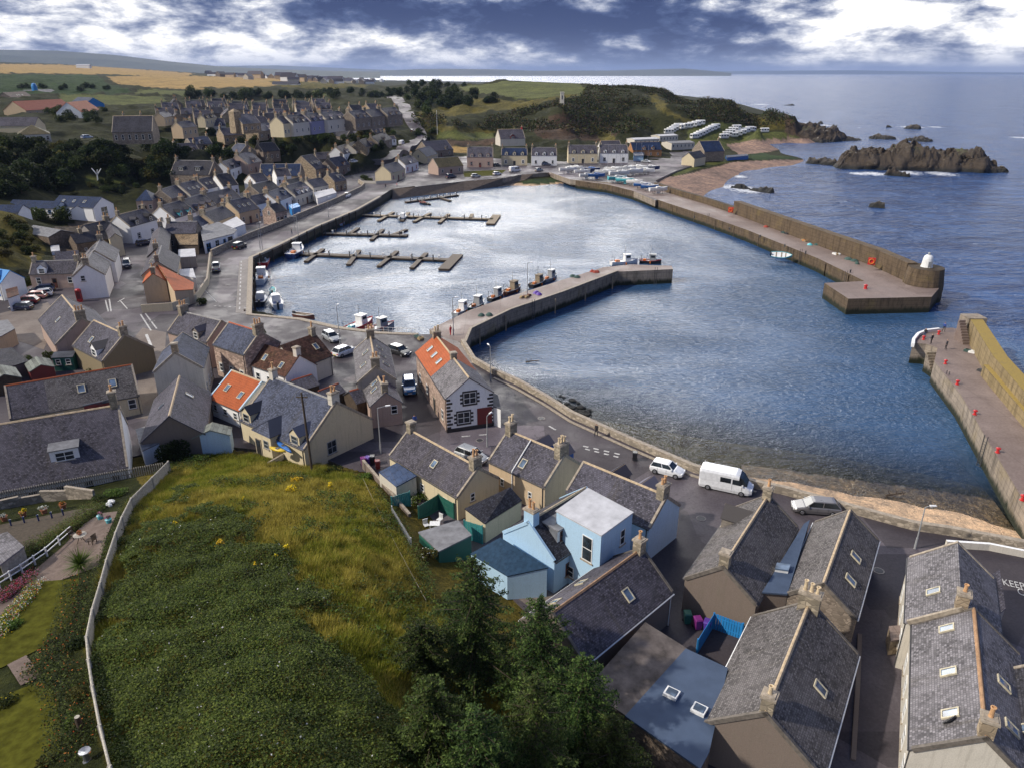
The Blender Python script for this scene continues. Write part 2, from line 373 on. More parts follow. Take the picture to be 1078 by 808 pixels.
wallmat('dun', (.20, .16, .135), amt=.5); wallmat('olive_wall', (.23, .185, .115), amt=.4); wallmat('lilac', (.25, .25, .38), amt=.3)
wallmat('stone', (.25, .205, .165), stone=.42); wallmat('stone_grey', (.25, .22, .19), stone=.42); wallmat('stone_pink', (.38, .28, .23), stone=.5, amt=.3)
wallmat('rubble', (.17, .13, .10), stone=.38, amt=.6); wallmat('sandstone', (.35, .275, .19), stone=.6, amt=.3)
wallmat('orange_wall', (.40, .20, .09), amt=.3); wallmat('chimney_stone', (.30, .255, .19), stone=.5, amt=.6); wallmat('lichen_wall', (.30, .215, .06), amt=.95, dirt=(.16, .12, .06))
wallmat('gardenwall', (.34, .29, .23), stone=.5, amt=.45)
plain('frame_cream', (.50, .45, .33), .7); plain('ridge_sand', (.45, .345, .225), .85, var=.3, scale=4, bmp=.3); plain('ridge_orange', (.34, .20, .11), .85, var=.3); plain('ridge_red', (.36, .09, .04), .8)
plain('ridge_grey', (.26, .25, .24), .85); plain('cope', (.33, .28, .22), .9, var=.35, scale=3, bmp=.3)
plain('pot', (.52, .30, .15), .8, var=.3, scale=6); plain('pot_pale', (.58, .46, .30), .8, var=.3)
paint('white_paint', (.75, .75, .74), .4, .1); paint('black_paint', (.02, .02, .024), .4, .2); paint('blue_paint', (.02, .13, .42), .4, .2); paint('brightblue', (.02, .22, .55), .45, .1)
paint('red_paint', (.50, .02, .02), .4, .2); paint('darkred', (.16, .02, .02), .5, .1); paint('green_paint', (.02, .12, .09), .5, .1); paint('teal', (.04, .24, .24), .5, .1)
paint('yellow_paint', (.65, .45, .02), .4, .2); paint('orange_paint', (.60, .16, .02), .45, .1); paint('grey_paint', (.30, .31, .32), .4, .2); paint('navy_paint', (.01, .03, .12), .3, .4)
paint('cyan_paint', (.10, .48, .55), .4, .2); paint('magenta', (.16, .015, .15), .5, .1); paint('purple', (.10, .04, .30), .5, .1); paint('brown_paint', (.13, .045, .03), .6, .0)
paint('car_white', (.72, .73, .75), .2, 1); paint('car_silver', (.34, .36, .38), .25, 1); paint('car_grey', (.13, .125, .13), .25, 1); paint('car_blue', (.02, .16, .42), .2, 1); paint('car_black', (.012, .013, .016), .2, 1)
paint('car_navy', (.015, .025, .07), .2, 1); paint('car_red', (.30, .02, .02), .2, 1); paint('car_pink', (.55, .27, .22), .25, 1); paint('car_paleblue', (.30, .42, .58), .2, 1)
glassmat('glass'); glassmat('glass_sky', (.10, .14, .2), .04); glassmat('carglass', (.012, .016, .02), .05)
plain('tyre', (.015, .015, .016), .8); plain('alloy', (.4, .4, .42), .35, .8); plain('lead', (.16, .17, .19), .6, var=.3); plain('iron', (.05, .05, .055), .6)
plain('pontoon_deck', (.15, .125, .10), .9, var=.4, scale=4)
plain('timber', (.26, .21, .15), .9, var=.35, scale=5, bmp=.3); plain('timber_grey', (.36, .33, .28), .9, var=.35, scale=5, bmp=.3); plain('timber_dark', (.07, .05, .035), .9, var=.3)
plain('bark', (.07, .05, .035), .95, var=.4, scale=6, bmp=.5); plain('lens', (.7, .7, .68), .15); plain('red_lens', (.4, .01, .01), .2); plain('terracotta', (.36, .14, .07), .8)
plain('rope', (.30, .22, .12), .9); plain('skin', (.50, .30, .22), .6, var=.05); plain('denim', (.03, .05, .11), .8); plain('cloth_dark', (.02, .02, .025), .85); plain('cloth_red', (.5, .02, .03), .8); plain('cloth_blue', (.03, .07, .28), .8); plain('hair', (.05, .03, .02), .8)
plain('cope_dark', (.14, .122, .105), .9, var=.35, scale=3, bmp=.3); plain('felt_roof', (.085, .09, .105), .85, var=.3, scale=1.2, bmp=.2, spec=.15); plain('felt_blue', (.068, .095, .15), .85, var=.14, scale=.7, spec=.1); plain('felt_brown', (.10, .085, .08), .85, var=.6, scale=.8, spec=.15); plain('felt_white', (.48, .48, .50), .8, var=.2, scale=.9, spec=.15)
plain('felt_teal', (.022, .05, .09), .8, var=.3, spec=.15); plain('sheet_grey', (.19, .19, .20), .8, var=.3, scale=1.5, spec=.15); plain('net', (.05, .09, .08), .95, var=.5, scale=9, bmp=.8); plain('net_red', (.30, .06, .04), .95, var=.5, scale=9, bmp=.8)
plain('lawn', (.062, .062, .009), .95, var=.45, scale=1.4, bmp=.5, spec=.03); plain('soil', (.06, .045, .03), .95, var=.4, scale=4, bmp=.5); plain('rust', (.20, .07, .03), .9, var=.4)
ground('asphalt', (.078, .064, .073), (.108, .092, .104), (.15, .132, .145), .35, .85, wet=.5, spec=.22, patch=.3)
slate('solar', (.05, .075, .14), .0, row=.95, wid=.6, rough=.25, var=.12)
ground('yard', (.13, .10, .085), (.19, .16, .14), (.25, .21, .18), .5, .9)
ground('pavement', (.20, .18, .165), (.25, .225, .21), (.32, .29, .27), .7, .9, cracks=1.2)
ground('concrete', (.14, .10, .085), (.205, .155, .135), (.28, .22, .195), .3, .85, wet=.5, cracks=6.0)
ground('gravel', (.09, .06, .05), (.15, .11, .09), (.22, .17, .145), 2.0, .95, bmp=.8)
quaystone('quay_stone', (.30, .25, .20)); quaystone('quay_brown', (.125, .09, .058))
quaystone('quay_ochre', (.27, .205, .11)); quaystone('quay_dark', (.10, .085, .065))
def roadpaint():
 m, T, b, o = newmat('road_paint'); v = coords(T, False)
 n = T.noise(v, 6, 5, .7)
 T.l.new(T.ramp(n, [(.35, (.16, .15, .15)), (.55, (.55, .54, .52))]), b.inputs['Base Color']); b.inputs['Roughness'].default_value = .7
roadpaint()
def rockmat(name, col, grass=0.0):
 m, T, b, o = newmat(name)
 g = T.new('ShaderNodeNewGeometry'); pos = g.outputs['Position']
 sp = T.new('ShaderNodeSeparateXYZ'); T.l.new(pos, sp.inputs[0]); sn = T.new('ShaderNodeSeparateXYZ'); T.l.new(g.outputs['True Normal'], sn.inputs[0])
 st = T.new('ShaderNodeVectorMath', operation='MULTIPLY', inp={0: pos, 1: (.5, .5, 1.6)}).outputs[0]
 a = T.noise(st, .35, 8, .7, .6); f = T.noise(pos, 1.6, 6, .7)
 c = T.ramp(a, [(.28, mul(col, .35)), (.45, mul(col, .9)), (.58, mul(col, 1.3)), (.74, mul(col, 2.1))])
 c = T.mix(.45, c, T.ramp(f, [(.3, mul(col, .4)), (.7, mul(col, 1.6))]))
 if grass:
  gf = T.math('MULTIPLY', T.smooth(sn.outputs[2], .72, .9), T.smooth(T.noise(pos, .09, 5, .6), .45, .6))
  gf = T.math('MULTIPLY', gf, T.smooth(sp.outputs[2], 5.0, 8.0))
  c = T.mix(T.math('MULTIPLY', gf, grass), c, T.ramp(f, [(.3, (.035, .05, .015)), (.7, (.11, .115, .03))]))
  c = T.mix(T.math('MULTIPLY', T.smooth(T.noise(pos, .25, 5, .7), .62, .7), .6), c, (.45, .42, .36))
 c = T.mix(T.smooth(T.math('ADD', sp.outputs[2], T.math('MULTIPLY', T.math('SUBTRACT', f, .5), 2.5)), 2.4, .8), c, (.014, .014, .012))
 T.l.new(c, b.inputs['Base Color']); b.inputs['Roughness'].default_value = .85; bump(T, b, T.math('ADD', a, f), .9, .5); return m
rockmat('rock', (.052, .038, .026), .9); rockmat('rock_dark', (.06, .05, .04))
leafmat('leaf_dark', (.010, .018, .006), (.022, .036, .010), (.055, .075, .018)); leafmat('leaf_mid', (.018, .030, .008), (.045, .065, .015), (.10, .12, .03))
leafmat('leaf_heath', (.018, .013, .008), (.045, .030, .018), (.085, .058, .03))
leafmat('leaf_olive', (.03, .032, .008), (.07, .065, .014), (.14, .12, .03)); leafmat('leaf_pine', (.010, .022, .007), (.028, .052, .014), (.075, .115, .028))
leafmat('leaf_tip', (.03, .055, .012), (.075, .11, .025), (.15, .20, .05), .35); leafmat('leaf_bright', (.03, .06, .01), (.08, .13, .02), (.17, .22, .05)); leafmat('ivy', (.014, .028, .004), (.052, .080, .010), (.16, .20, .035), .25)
leafmat('grass_dry', (.15, .125, .018), (.33, .265, .045), (.50, .41, .11), .4); leafmat('grass_green', (.075, .10, .010), (.19, .205, .02), (.32, .31, .05), .4)
leafmat('flower_yellow', (.50, .34, .0), (.70, .48, .01), (.8, .6, .05)); leafmat('flower_white', (.55, .55, .5), (.7, .7, .65), (.8, .8, .78)); leafmat('flower_red', (.35, .01, .02), (.55, .03, .05), (.6, .12, .16)); leafmat('flower_pink', (.45, .10, .2), (.55, .2, .35), (.6, .35, .5)); leafmat('flower_orange', (.5, .10, .02), (.65, .2, .03), (.7, .4, .1))
# ---------------------------------------------------------------- terrain
CTRL = []                                   # (x, y, z) known heights
def cz(*pts):
 for px, py, z in pts: p = at(px, py, z); CTRL.append((p.x, p.y, p.z))
def cd(*pts):
 for px, py, d in pts: p = at_d(px, py, d); CTRL.append((p.x, p.y, p.z))
# flat low village and quays
cz(*[(x, y, 2.8) for x, y in ((30,330),(60,300),(130,300),(110,350),(30,390),(100,400),(200,300),(220,350),(260,350),(330,360),(380,400),(440,400),(300,420),(240,430),
(480,480),(560,460),(640,490),(700,520),(780,560),(700,600),(860,590),(920,620),(1000,640),(1078,640),(760,700),(900,760),(1040,760),(640,650),(150,420),(60,420),(0,400),(-60,420),(200,250),(170,240),(250,240),(300,220),(340,200),(390,185),(420,180),(1150,700),(1150,620))])
cz((0,515,3.2),(70,505,3.2),(150,488,3.3),(200,476,3.4),(250,470,3.1),(330,470,2.8),(380,480,2.8),(430,520,3.0),(470,565,3.0),(520,620,3.0),(580,680,3.0),(620,740,3.0),(680,800,2.8),(-80,520,3.2),(760,900,2.8),(600,860,4))
# garden terraces and mound
cz((0,548,6.8),(60,540,6.9),(110,525,6.6),(150,505,5.6),(-60,560,7),(60,600,7.8),(0,650,8.4),(60,690,9.2),(0,740,10),(0,808,11),(80,780,12),(100,640,9.4),(-80,700,9),(-80,860,12),
(198,503,5.4),(230,501,5.7),(270,501,5.8),(310,504,5.7),(345,512,5.4),(385,522,5.3),(408,550,5.2),(230,484,3.3),(270,483,3.1),(310,487,3.0),(345,494,3.0),(430,585,5.6),(446,622,5.8),(200,520,8),(160,550,8.6),(300,540,9),(250,590,10.3),(380,590,8.6),(130,610,9.8),(110,690,11.4),(112,808,13.4),(180,680,12),(260,700,13),(340,690,12),(410,690,9.4),(440,760,9.5),(380,808,13),(250,808,15),(200,900,17),(350,900,15),(500,900,10),(470,690,7),(500,790,7.5),(560,740,5),(600,808,4.6),(430,850,12))
# left bank, upper lane and plateau
cz((0,300,4.5),(30,275,5.5),(60,262,5),(110,240,4.5),(0,262,9),(0,225,11.5),(40,232,6.5),(90,225,6),(140,222,4.5),(60,205,7.5),(130,205,6),(150,195,6),(175,180,7.5),(225,178,6.5),(200,205,4),(245,195,4),(290,185,4),(330,182,3.6),(262,170,8),(300,165,9),(340,168,6),(360,163,6),(400,160,6),
(0,200,12),(20,175,17),(0,150,20.5),(60,150,20.5),(110,152,20.5),(60,175,14.5),(110,178,13),(160,165,15),(160,152,20),(210,158,17),(240,158,15),(270,150,15.5),(300,145,17),(330,150,13.5),(300,160,11),(370,150,11),(400,147,9),(300,137,20),(340,135,20),(380,134,19.5),(410,132,17),
(0,125,21),(60,125,21),(120,130,21),(200,125,21.5),(260,120,21.5),(330,118,21.5),(390,112,21.5),(420,135,13.5),(440,146,8),(425,155,7),(436,128,16),(425,115,20),(414,103,20))
cd((0,104,600),(70,104,640),(140,108,640),(240,106,700),(330,103,760),(0,80,1000),(60,82,980),(0,92,760),(100,90,800),(115,99,680),(150,93,850),(240,94,850),(150,80,1500),(300,83,1600),(330,92,900),(0,70,2000),(100,73,2100),(200,78,2300),(300,85,2100),(390,91,1500),(380,88,2200),(250,82,3000),(0,66,3000),(60,67.5,3200),(160,74,3400),(300,80.5,4000),(370,84,3800),
(405,93,1500),(420,93,1150),(-120,66,2500),(-120,90,800),(-300,110,600),(-300,70,2500))
# headland
cd((440,100,720),(445,91,920),(430,88,1150),(484,94,760),(540,87,800),(529,82.5,770),(610,88,760),(560,97,640),(600,100,590),(592,114,500),(560,108,560),(650,92,700),(700,96,650),(650,108,560),(740,104,600),(700,115,530),(770,107,585),(810,115,570),(838,121,550),
(470,112,580),(520,112,560),(455,125,510),(480,130,480),(540,130,470),(600,132,450),(660,128,460),(760,128,520),(800,133,500))
cz((460,147,6.5),(500,146,6),(540,150,5),(600,150,5),(640,148,5),(690,144,5),(730,134,5),(770,132,6),(800,138,5),(840,142,4),(470,160,4),(520,158,4),(620,155,4),(700,160,3.4),(740,156,3.4),(780,150,2.4),(845,146,2.6),(450,168,3),(520,172,2.8),(600,172,2.8),(660,170,2.8),(710,175,2.9))
# beaches: waterline and shallows
cz((762,197,0),(766,190,0),(778,184,0),(798,178.8,0),(834,174.3,0),(740,207,0),(735,196,.9),(760,180,1.2),(800,172,1),(835,170,.5),(700,195,1.8),(715,205,1.2),(690,188,2.6),(740,178,2.4),(775,169,2.2),(805,164.5,2),(835,166.5,1),(786,160,0),(804,154,0),(834,150.5,0),(860,150,0),(770,158,1),(800,150,1.3),(830,147.5,1.4),(845,165,-.8),(820,158,-1.6),(860,158,-3),(858,145,1.5),
(780,210,-3),(800,190,-3),(850,185,-3),(900,215,-5),(1000,230,-5),(900,190,-4),(1078,300,-5),(1000,170,-5),(870,135,-4),(862,128,-4),(845,118,-5),(900,150,-4),(1000,130,-5),(820,105,-5),(780,98,-5),(720,89,-5),(650,85.5,-5),(560,83.6,-5),(480,83.8,-5),(420,84.5,-5),(900,100,-5),(1078,110,-5),(1078,200,-5),(600,81,-5),(800,84,-5),(1000,84,-5),(450,81.5,-5),(1400,150,-5),(1400,300,-5),
(820,527,1.7),(900,549,1.8),(1000,566,1.8),(1060,580,1.7),(820,510,.2),(860,516,.15),(900,524.5,.1),(974,538,.1),(1048,556,.1),(1100,570,0),(830,492,-.7),(900,500,-.8),(980,511,-.8),(1060,530,-.8),(850,470,-3),(930,480,-3),(1010,490,-3),(1100,470,-4),(740,498,.4),(700,483,.2),(640,458,.2),(580,430,.1),(530,402,0),(640,440,-1.8),(560,400,-1.8),(740,478,-1.8),(800,450,-4),(700,420,-4),(620,380,-4),(540,360,-3.5),(700,330,-5),(800,330,-5),(950,400,-5),(1000,360,-5),(900,340,-5),
(500,240,-5),(400,250,-5),(350,300,-5),(420,320,-5),(600,240,-5),(650,260,-5),(560,215,-5),(740,270,-5),(300,310,-5),(480,210,-2.5),(540,201,-1.2),(590,200,-1.2),(525,197,0),(560,196,0),(598,194,.1),(560,191,1.2))
CT = np.array(CTRL)
def lp(x, y):
 r = np.hypot(x, y); return np.stack([np.arctan2(x, y)*9.0, np.log(np.maximum(r, 5))*5.0], -1)
_c = lp(CT[:, 0], CT[:, 1]); _n = len(CT)
_d = np.linalg.norm(_c[:, None]-_c[None], axis=-1)
_A = np.block([[_d+np.eye(_n)*.004*-1, np.ones((_n, 1))], [np.ones((1, _n)), np.zeros((1, 1))]])
_w = np.linalg.solve(_A, np.append(CT[:, 2], 0))
def inpoly(x, y, poly):
 c = np.zeros(np.shape(x), bool); n = len(poly)
 for i in range(n):
  x0, y0 = poly[i][0], poly[i][1]; x1, y1 = poly[(i+1) % n][0], poly[(i+1) % n][1]
  if y0 == y1: continue
  k = ((y0 > y) != (y1 > y)) & (x < (x1-x0)*(y-y0)/(y1-y0)+x0); c ^= k
 return c
def pw(pts, z): return [tuple(at(x, y, z).xy) for x, y in pts]
# inner harbour: the ground is cut away behind the quay walls
BASIN = pw([(409,204),(396,210),(372,224),(330,242),(290,262),(268,274),(266,328),(316,333),(356,341),(440,348),(490,322),(590,292),(700,281),(760,262),(700,217),(640,197),(606,192),(560,198),(520,202),(440,206)], 0)
CORE = pw([(-60,500),(-40,310),(60,290),(120,262),(165,232),(230,222),(330,195),(385,180),(420,178),(425,192),(400,207),(262,272),(262,331),(440,352),(490,362),(600,440),(700,482),(820,522),(1078,577),(1300,640),(1300,900),(720,900),(640,720),(560,620),(470,545),(420,508),(330,480),(220,470),(160,478)], 3.2)
def height(x, y, det=True):
 x = np.asarray(x, float); y = np.asarray(y, float); sh = x.shape
 q = lp(x.ravel(), y.ravel()); out = np.empty(len(q))
 for i in range(0, len(q), 20000):
  k = q[i:i+20000]; out[i:i+20000] = np.linalg.norm(k[:, None]-_c[None], axis=-1)@_w[:-1]+_w[-1]
 out = out.reshape(sh)
 out = np.where(inpoly(x, y, CORE), np.minimum(out, 2.9), out)
 out = np.where(inpoly(x, y, BASIN), np.minimum(out, -4), out)
 return out
from mathutils.bvhtree import BVHTree
GB = []; ROADP = []
def hz(x, y):
 h = GB[0].ray_cast(Vector((x, y, 900)), Vector((0, 0, -1))); z = h[0].z if h[0] else -5
 return max(z, ZQ) if inpoly(np.array([x]), np.array([y]), ROADP[0])[0] else z
def on(px, py, z0=None, it=12):              # the point of the ground seen at a photo pixel
 d = (at_d(px, py, 100)-Vector((0, 0, CAMZ))).normalized(); h = GB[0].ray_cast(Vector((0, 0, CAMZ)), d)
 if h[0] is None or h[0].z < ZQ:
  p = at(px, py, ZQ)
  if h[0] is None or inpoly(np.array([p.x]), np.array([p.y]), ROADP[0])[0]: return p
 return h[0]
def vnoise(x, y, s, seed=0):                 # value noise
 x = x/s+seed*17.3; y = y/s+seed*9.7; xi = np.floor(x); yi = np.floor(y); fx = x-xi; fy = y-yi
 fx = fx*fx*(3-2*fx); fy = fy*fy*(3-2*fy)
 h = lambda a, b: np.modf(np.abs(np.sin(a*127.1+b*311.7+seed)*43758.5453))[0]
 return (h(xi,yi)*(1-fx)+h(xi+1,yi)*fx)*(1-fy)+(h(xi,yi+1)*(1-fx)+h(xi+1,yi+1)*fx)*fy
SCRUB, DKGREEN, GOLD, LTGREEN, OLIVE = (.028,.031,.013), (.030,.052,.020), (.29,.20,.08), (.08,.092,.028), (.085,.075,.02)
SHINGLE, SOIL, MOUND, ROCKY, SAND = (.27,.19,.16), (.062,.042,.03), (.11,.09,.02), (.075,.055,.04), (.50,.37,.27)
COVER = [   # ground cover by its outline on the ground
(DKGREEN, [(-200,76),(100,79.5),(118,90),(142,97.5),(60,101),(-200,105)]),
(GOLD, [(-200,66),(60,68),(130,71.5),(205,77.5),(195,81),(110,78.5),(-200,74)]),
(GOLD, [(112,80.5),(150,80),(240,80.5),(335,85),(325,89),(250,92),(195,94),(150,91.5),(120,87)]),
(LTGREEN, [(62,100),(172,101),(176,108),(100,112),(62,108)]), (LTGREEN, [(150,94.5),(205,95.5),(195,101),(140,99)]),
(OLIVE, [(283,86),(322,86),(390,90),(384,93),(300,93)]), (LTGREEN, [(328,95),(348,95),(346,101),(332,101)]),
(LTGREEN, [(484,92),(530,85),(612,87),(616,100),(556,104),(520,100),(489,97)]),
(OLIVE, [(480,103),(556,104.5),(612,99),(560,112),(520,116),(470,122),(440,132),(436,124)]),
(OLIVE, [(436,122),(470,122),(470,132),(520,136),(520,140),(455,142),(440,138)]),
(LTGREEN, [(460,138),(520,139.5),(522,147),(460,146)]), (SOIL, [(470,147),(524,147.5),(524,154),(470,154)]), (GOLD, [(471,154.5),(494,154.5),(494,161),(471,161)]),
(SOIL, [(592,118),(628,122),(652,140),(640,150),(600,150),(560,142),(565,128)]),
(OLIVE, [(678,100),(690,102),(712,122),(740,130),(720,131),(696,120)]), (OLIVE, [(620,128),(640,138),(650,148),(630,148)]), (OLIVE, [(780,125),(830,124),(840,132),(800,136)]),
((.026,.032,.010), [(-60,524),(60,512),(140,498),(150,512),(128,545),(108,600),(93,670),(98,723),(114,808),(125,870),(-120,870)]),
((.12,.10,.085), [(58,238),(130,226),(168,230),(122,262),(56,280)]),
(LTGREEN, [(722,138),(742,130),(770,127),(800,136),(848,141),(838,148),(790,155),(725,160)]),
(LTGREEN, [(703,176),(735,172),(772,167),(775,170),(735,178),(712,186),(703,184)]), (DKGREEN, [(780,164),(800,161),(838,166),(834,168),(790,169)]),
(ROCKY, [(826,120),(858,134),(866,150),(850,148),(830,142)]),
(SHINGLE, [(640,200),(682,189),(712,186),(775,171),(800,169.5),(850,168),(864,172),(836,180),(790,186),(770,198),(760,212),(700,216)]),
(SHINGLE, [(764,152),(800,147.5),(850,145.5),(868,150),(834,156),(780,164)]),
(SAND, [(780,488),(1120,535),(1120,600),(790,540)]), (SAND, [(505,198),(550,192),(606,193),(606,200),(520,206)]),
(DKGREEN, [(545,193),(560,188.5),(594,187.5),(598,191),(575,194)]),
(OLIVE, [(-40,205),(20,225),(48,262),(40,285),(0,275),(-40,290)]),
(OLIVE, [(296,138),(330,139),(320,148),(300,147)]), (LTGREEN, [(92,188),(140,187),(132,193),(90,196)]),
]
def build_terrain():
 na, nr = 760, 720
 az = np.radians(np.concatenate([np.linspace(-60, -36, 30), np.linspace(-35.8, 35.8, na-60), np.linspace(36, 60, 30)]))
 r = np.concatenate([np.exp(np.linspace(np.log(16), np.log(1300), nr-110)), np.exp(np.linspace(np.log(1310), np.log(40000), 110))])
 A, Rr = np.meshgrid(az, r); X = Rr*np.sin(A); Y = Rr*np.cos(A)
 Z = height(X, Y); far = np.clip((Rr-4000)/3000, 0, 1); Z = Z*(1-far)+(-6)*far
 land = np.clip((Z-2.5)/3, 0, 1)
 # photo pixel of each vertex -> ground cover
 dz = Z-CAMZ; zc = Y*CP-dz*SP; yc = Y*SP+dz*CP
 PX = PW/2+F*X/zc; PY = PH/2-F*yc/zc
 col = np.empty(X.shape+(3,)); col[:] = SCRUB
 near = Rr < 95; col[near & (Y > 0)] = MOUND
 vill = inpoly(X, Y, CORE); col[vill] = (.10, .085, .07)
 jx = (vnoise(X, Y, 9, 3)-.5)*5; jy = (vnoise(X, Y, 9, 5)-.5)*1.6
 rough = np.ones(X.shape)
 for c, poly in COVER:
  k = inpoly(PX+jx*np.clip(Rr/400, .2, 1), PY+jy*np.clip(Rr/400, .2, 1), poly) & ~vill; col[k] = c
  if c in (GOLD, LTGREEN, SAND, SHINGLE): rough[k] = .12
 amp = np.clip(Rr/350, .25, 1)*land*np.where(near, .25, 1.0)*rough*np.where(Rr > 900, .8, 1)
 Z = Z+amp*((vnoise(X, Y, 11, 1)-.5)*3.0+(vnoise(X, Y, 4.2, 2)-.5)*1.8+(vnoise(X, Y, 36, 4)-.5)*3.5*np.clip((Rr-350)/200, 0, 1))
 Z = np.where(vill, np.minimum(Z, 2.95), Z)
 V = np.stack([X, Y, Z], -1).reshape(-1, 3)
 i = np.arange(nr*len(az)).reshape(nr, len(az))
 Fc = np.stack([i[:-1, :-1], i[:-1, 1:], i[1:, 1:], i[1:, :-1]], -1).reshape(-1, 4)[:, ::-1]
 me = bpy.data.meshes.new('ground'); me.vertices.add(len(V)); me.vertices.foreach_set('co', V.ravel())
 me.loops.add(Fc.size); me.loops.foreach_set('vertex_index', Fc.ravel()); me.polygons.add(len(Fc)); me.polygons.foreach_set('loop_start', np.arange(0, Fc.size, 4))
 me.polygons.foreach_set('use_smooth', np.ones(len(Fc), bool))
 ca = me.color_attributes.new('cover', 'FLOAT_COLOR', 'POINT'); ca.data.foreach_set('color', np.concatenate([col.reshape(-1, 3), np.ones((len(V), 1))], 1).ravel())
 me.update(); me.validate(); GB.append(BVHTree.FromPolygons([tuple(v) for v in V], [tuple(f) for f in Fc.tolist()]))
 m, T, b, o = newmat('ground_cover')
 at_ = T.new('ShaderNodeAttribute'); at_.attribute_name = 'cover'
 g = T.new('ShaderNodeNewGeometry').outputs['Position']
 n1 = T.noise(g, .07, 7, .7, .5); n2 = T.noise(g, .6, 6, .7); n3 = T.noise(g, 3.5, 4, .7)
 k = T.math('ADD', T.math('ADD', T.math('MULTIPLY', n1, .8), T.math('MULTIPLY', n2, .9)), T.math('MULTIPLY', n3, .45))
 c = T.mix(1.0, at_.outputs['Color'], T.ramp(T.math('MULTIPLY', k, .5), [(.36, (.25, .27, .28)), (.5, (.8, .8, .78)), (.64, (1.75, 1.6, 1.35))]), 'MULTIPLY')
 T.l.new(c, b.inputs['Base Color']); b.inputs['Roughness'].default_value = 1; b.inputs['Specular IOR Level'].default_value = .1
 bump(T, b, T.math('ADD', n2, n3), .8, .5)
 me.materials.append(m); o = link('ground', me); return struct(o)
build_terrain()
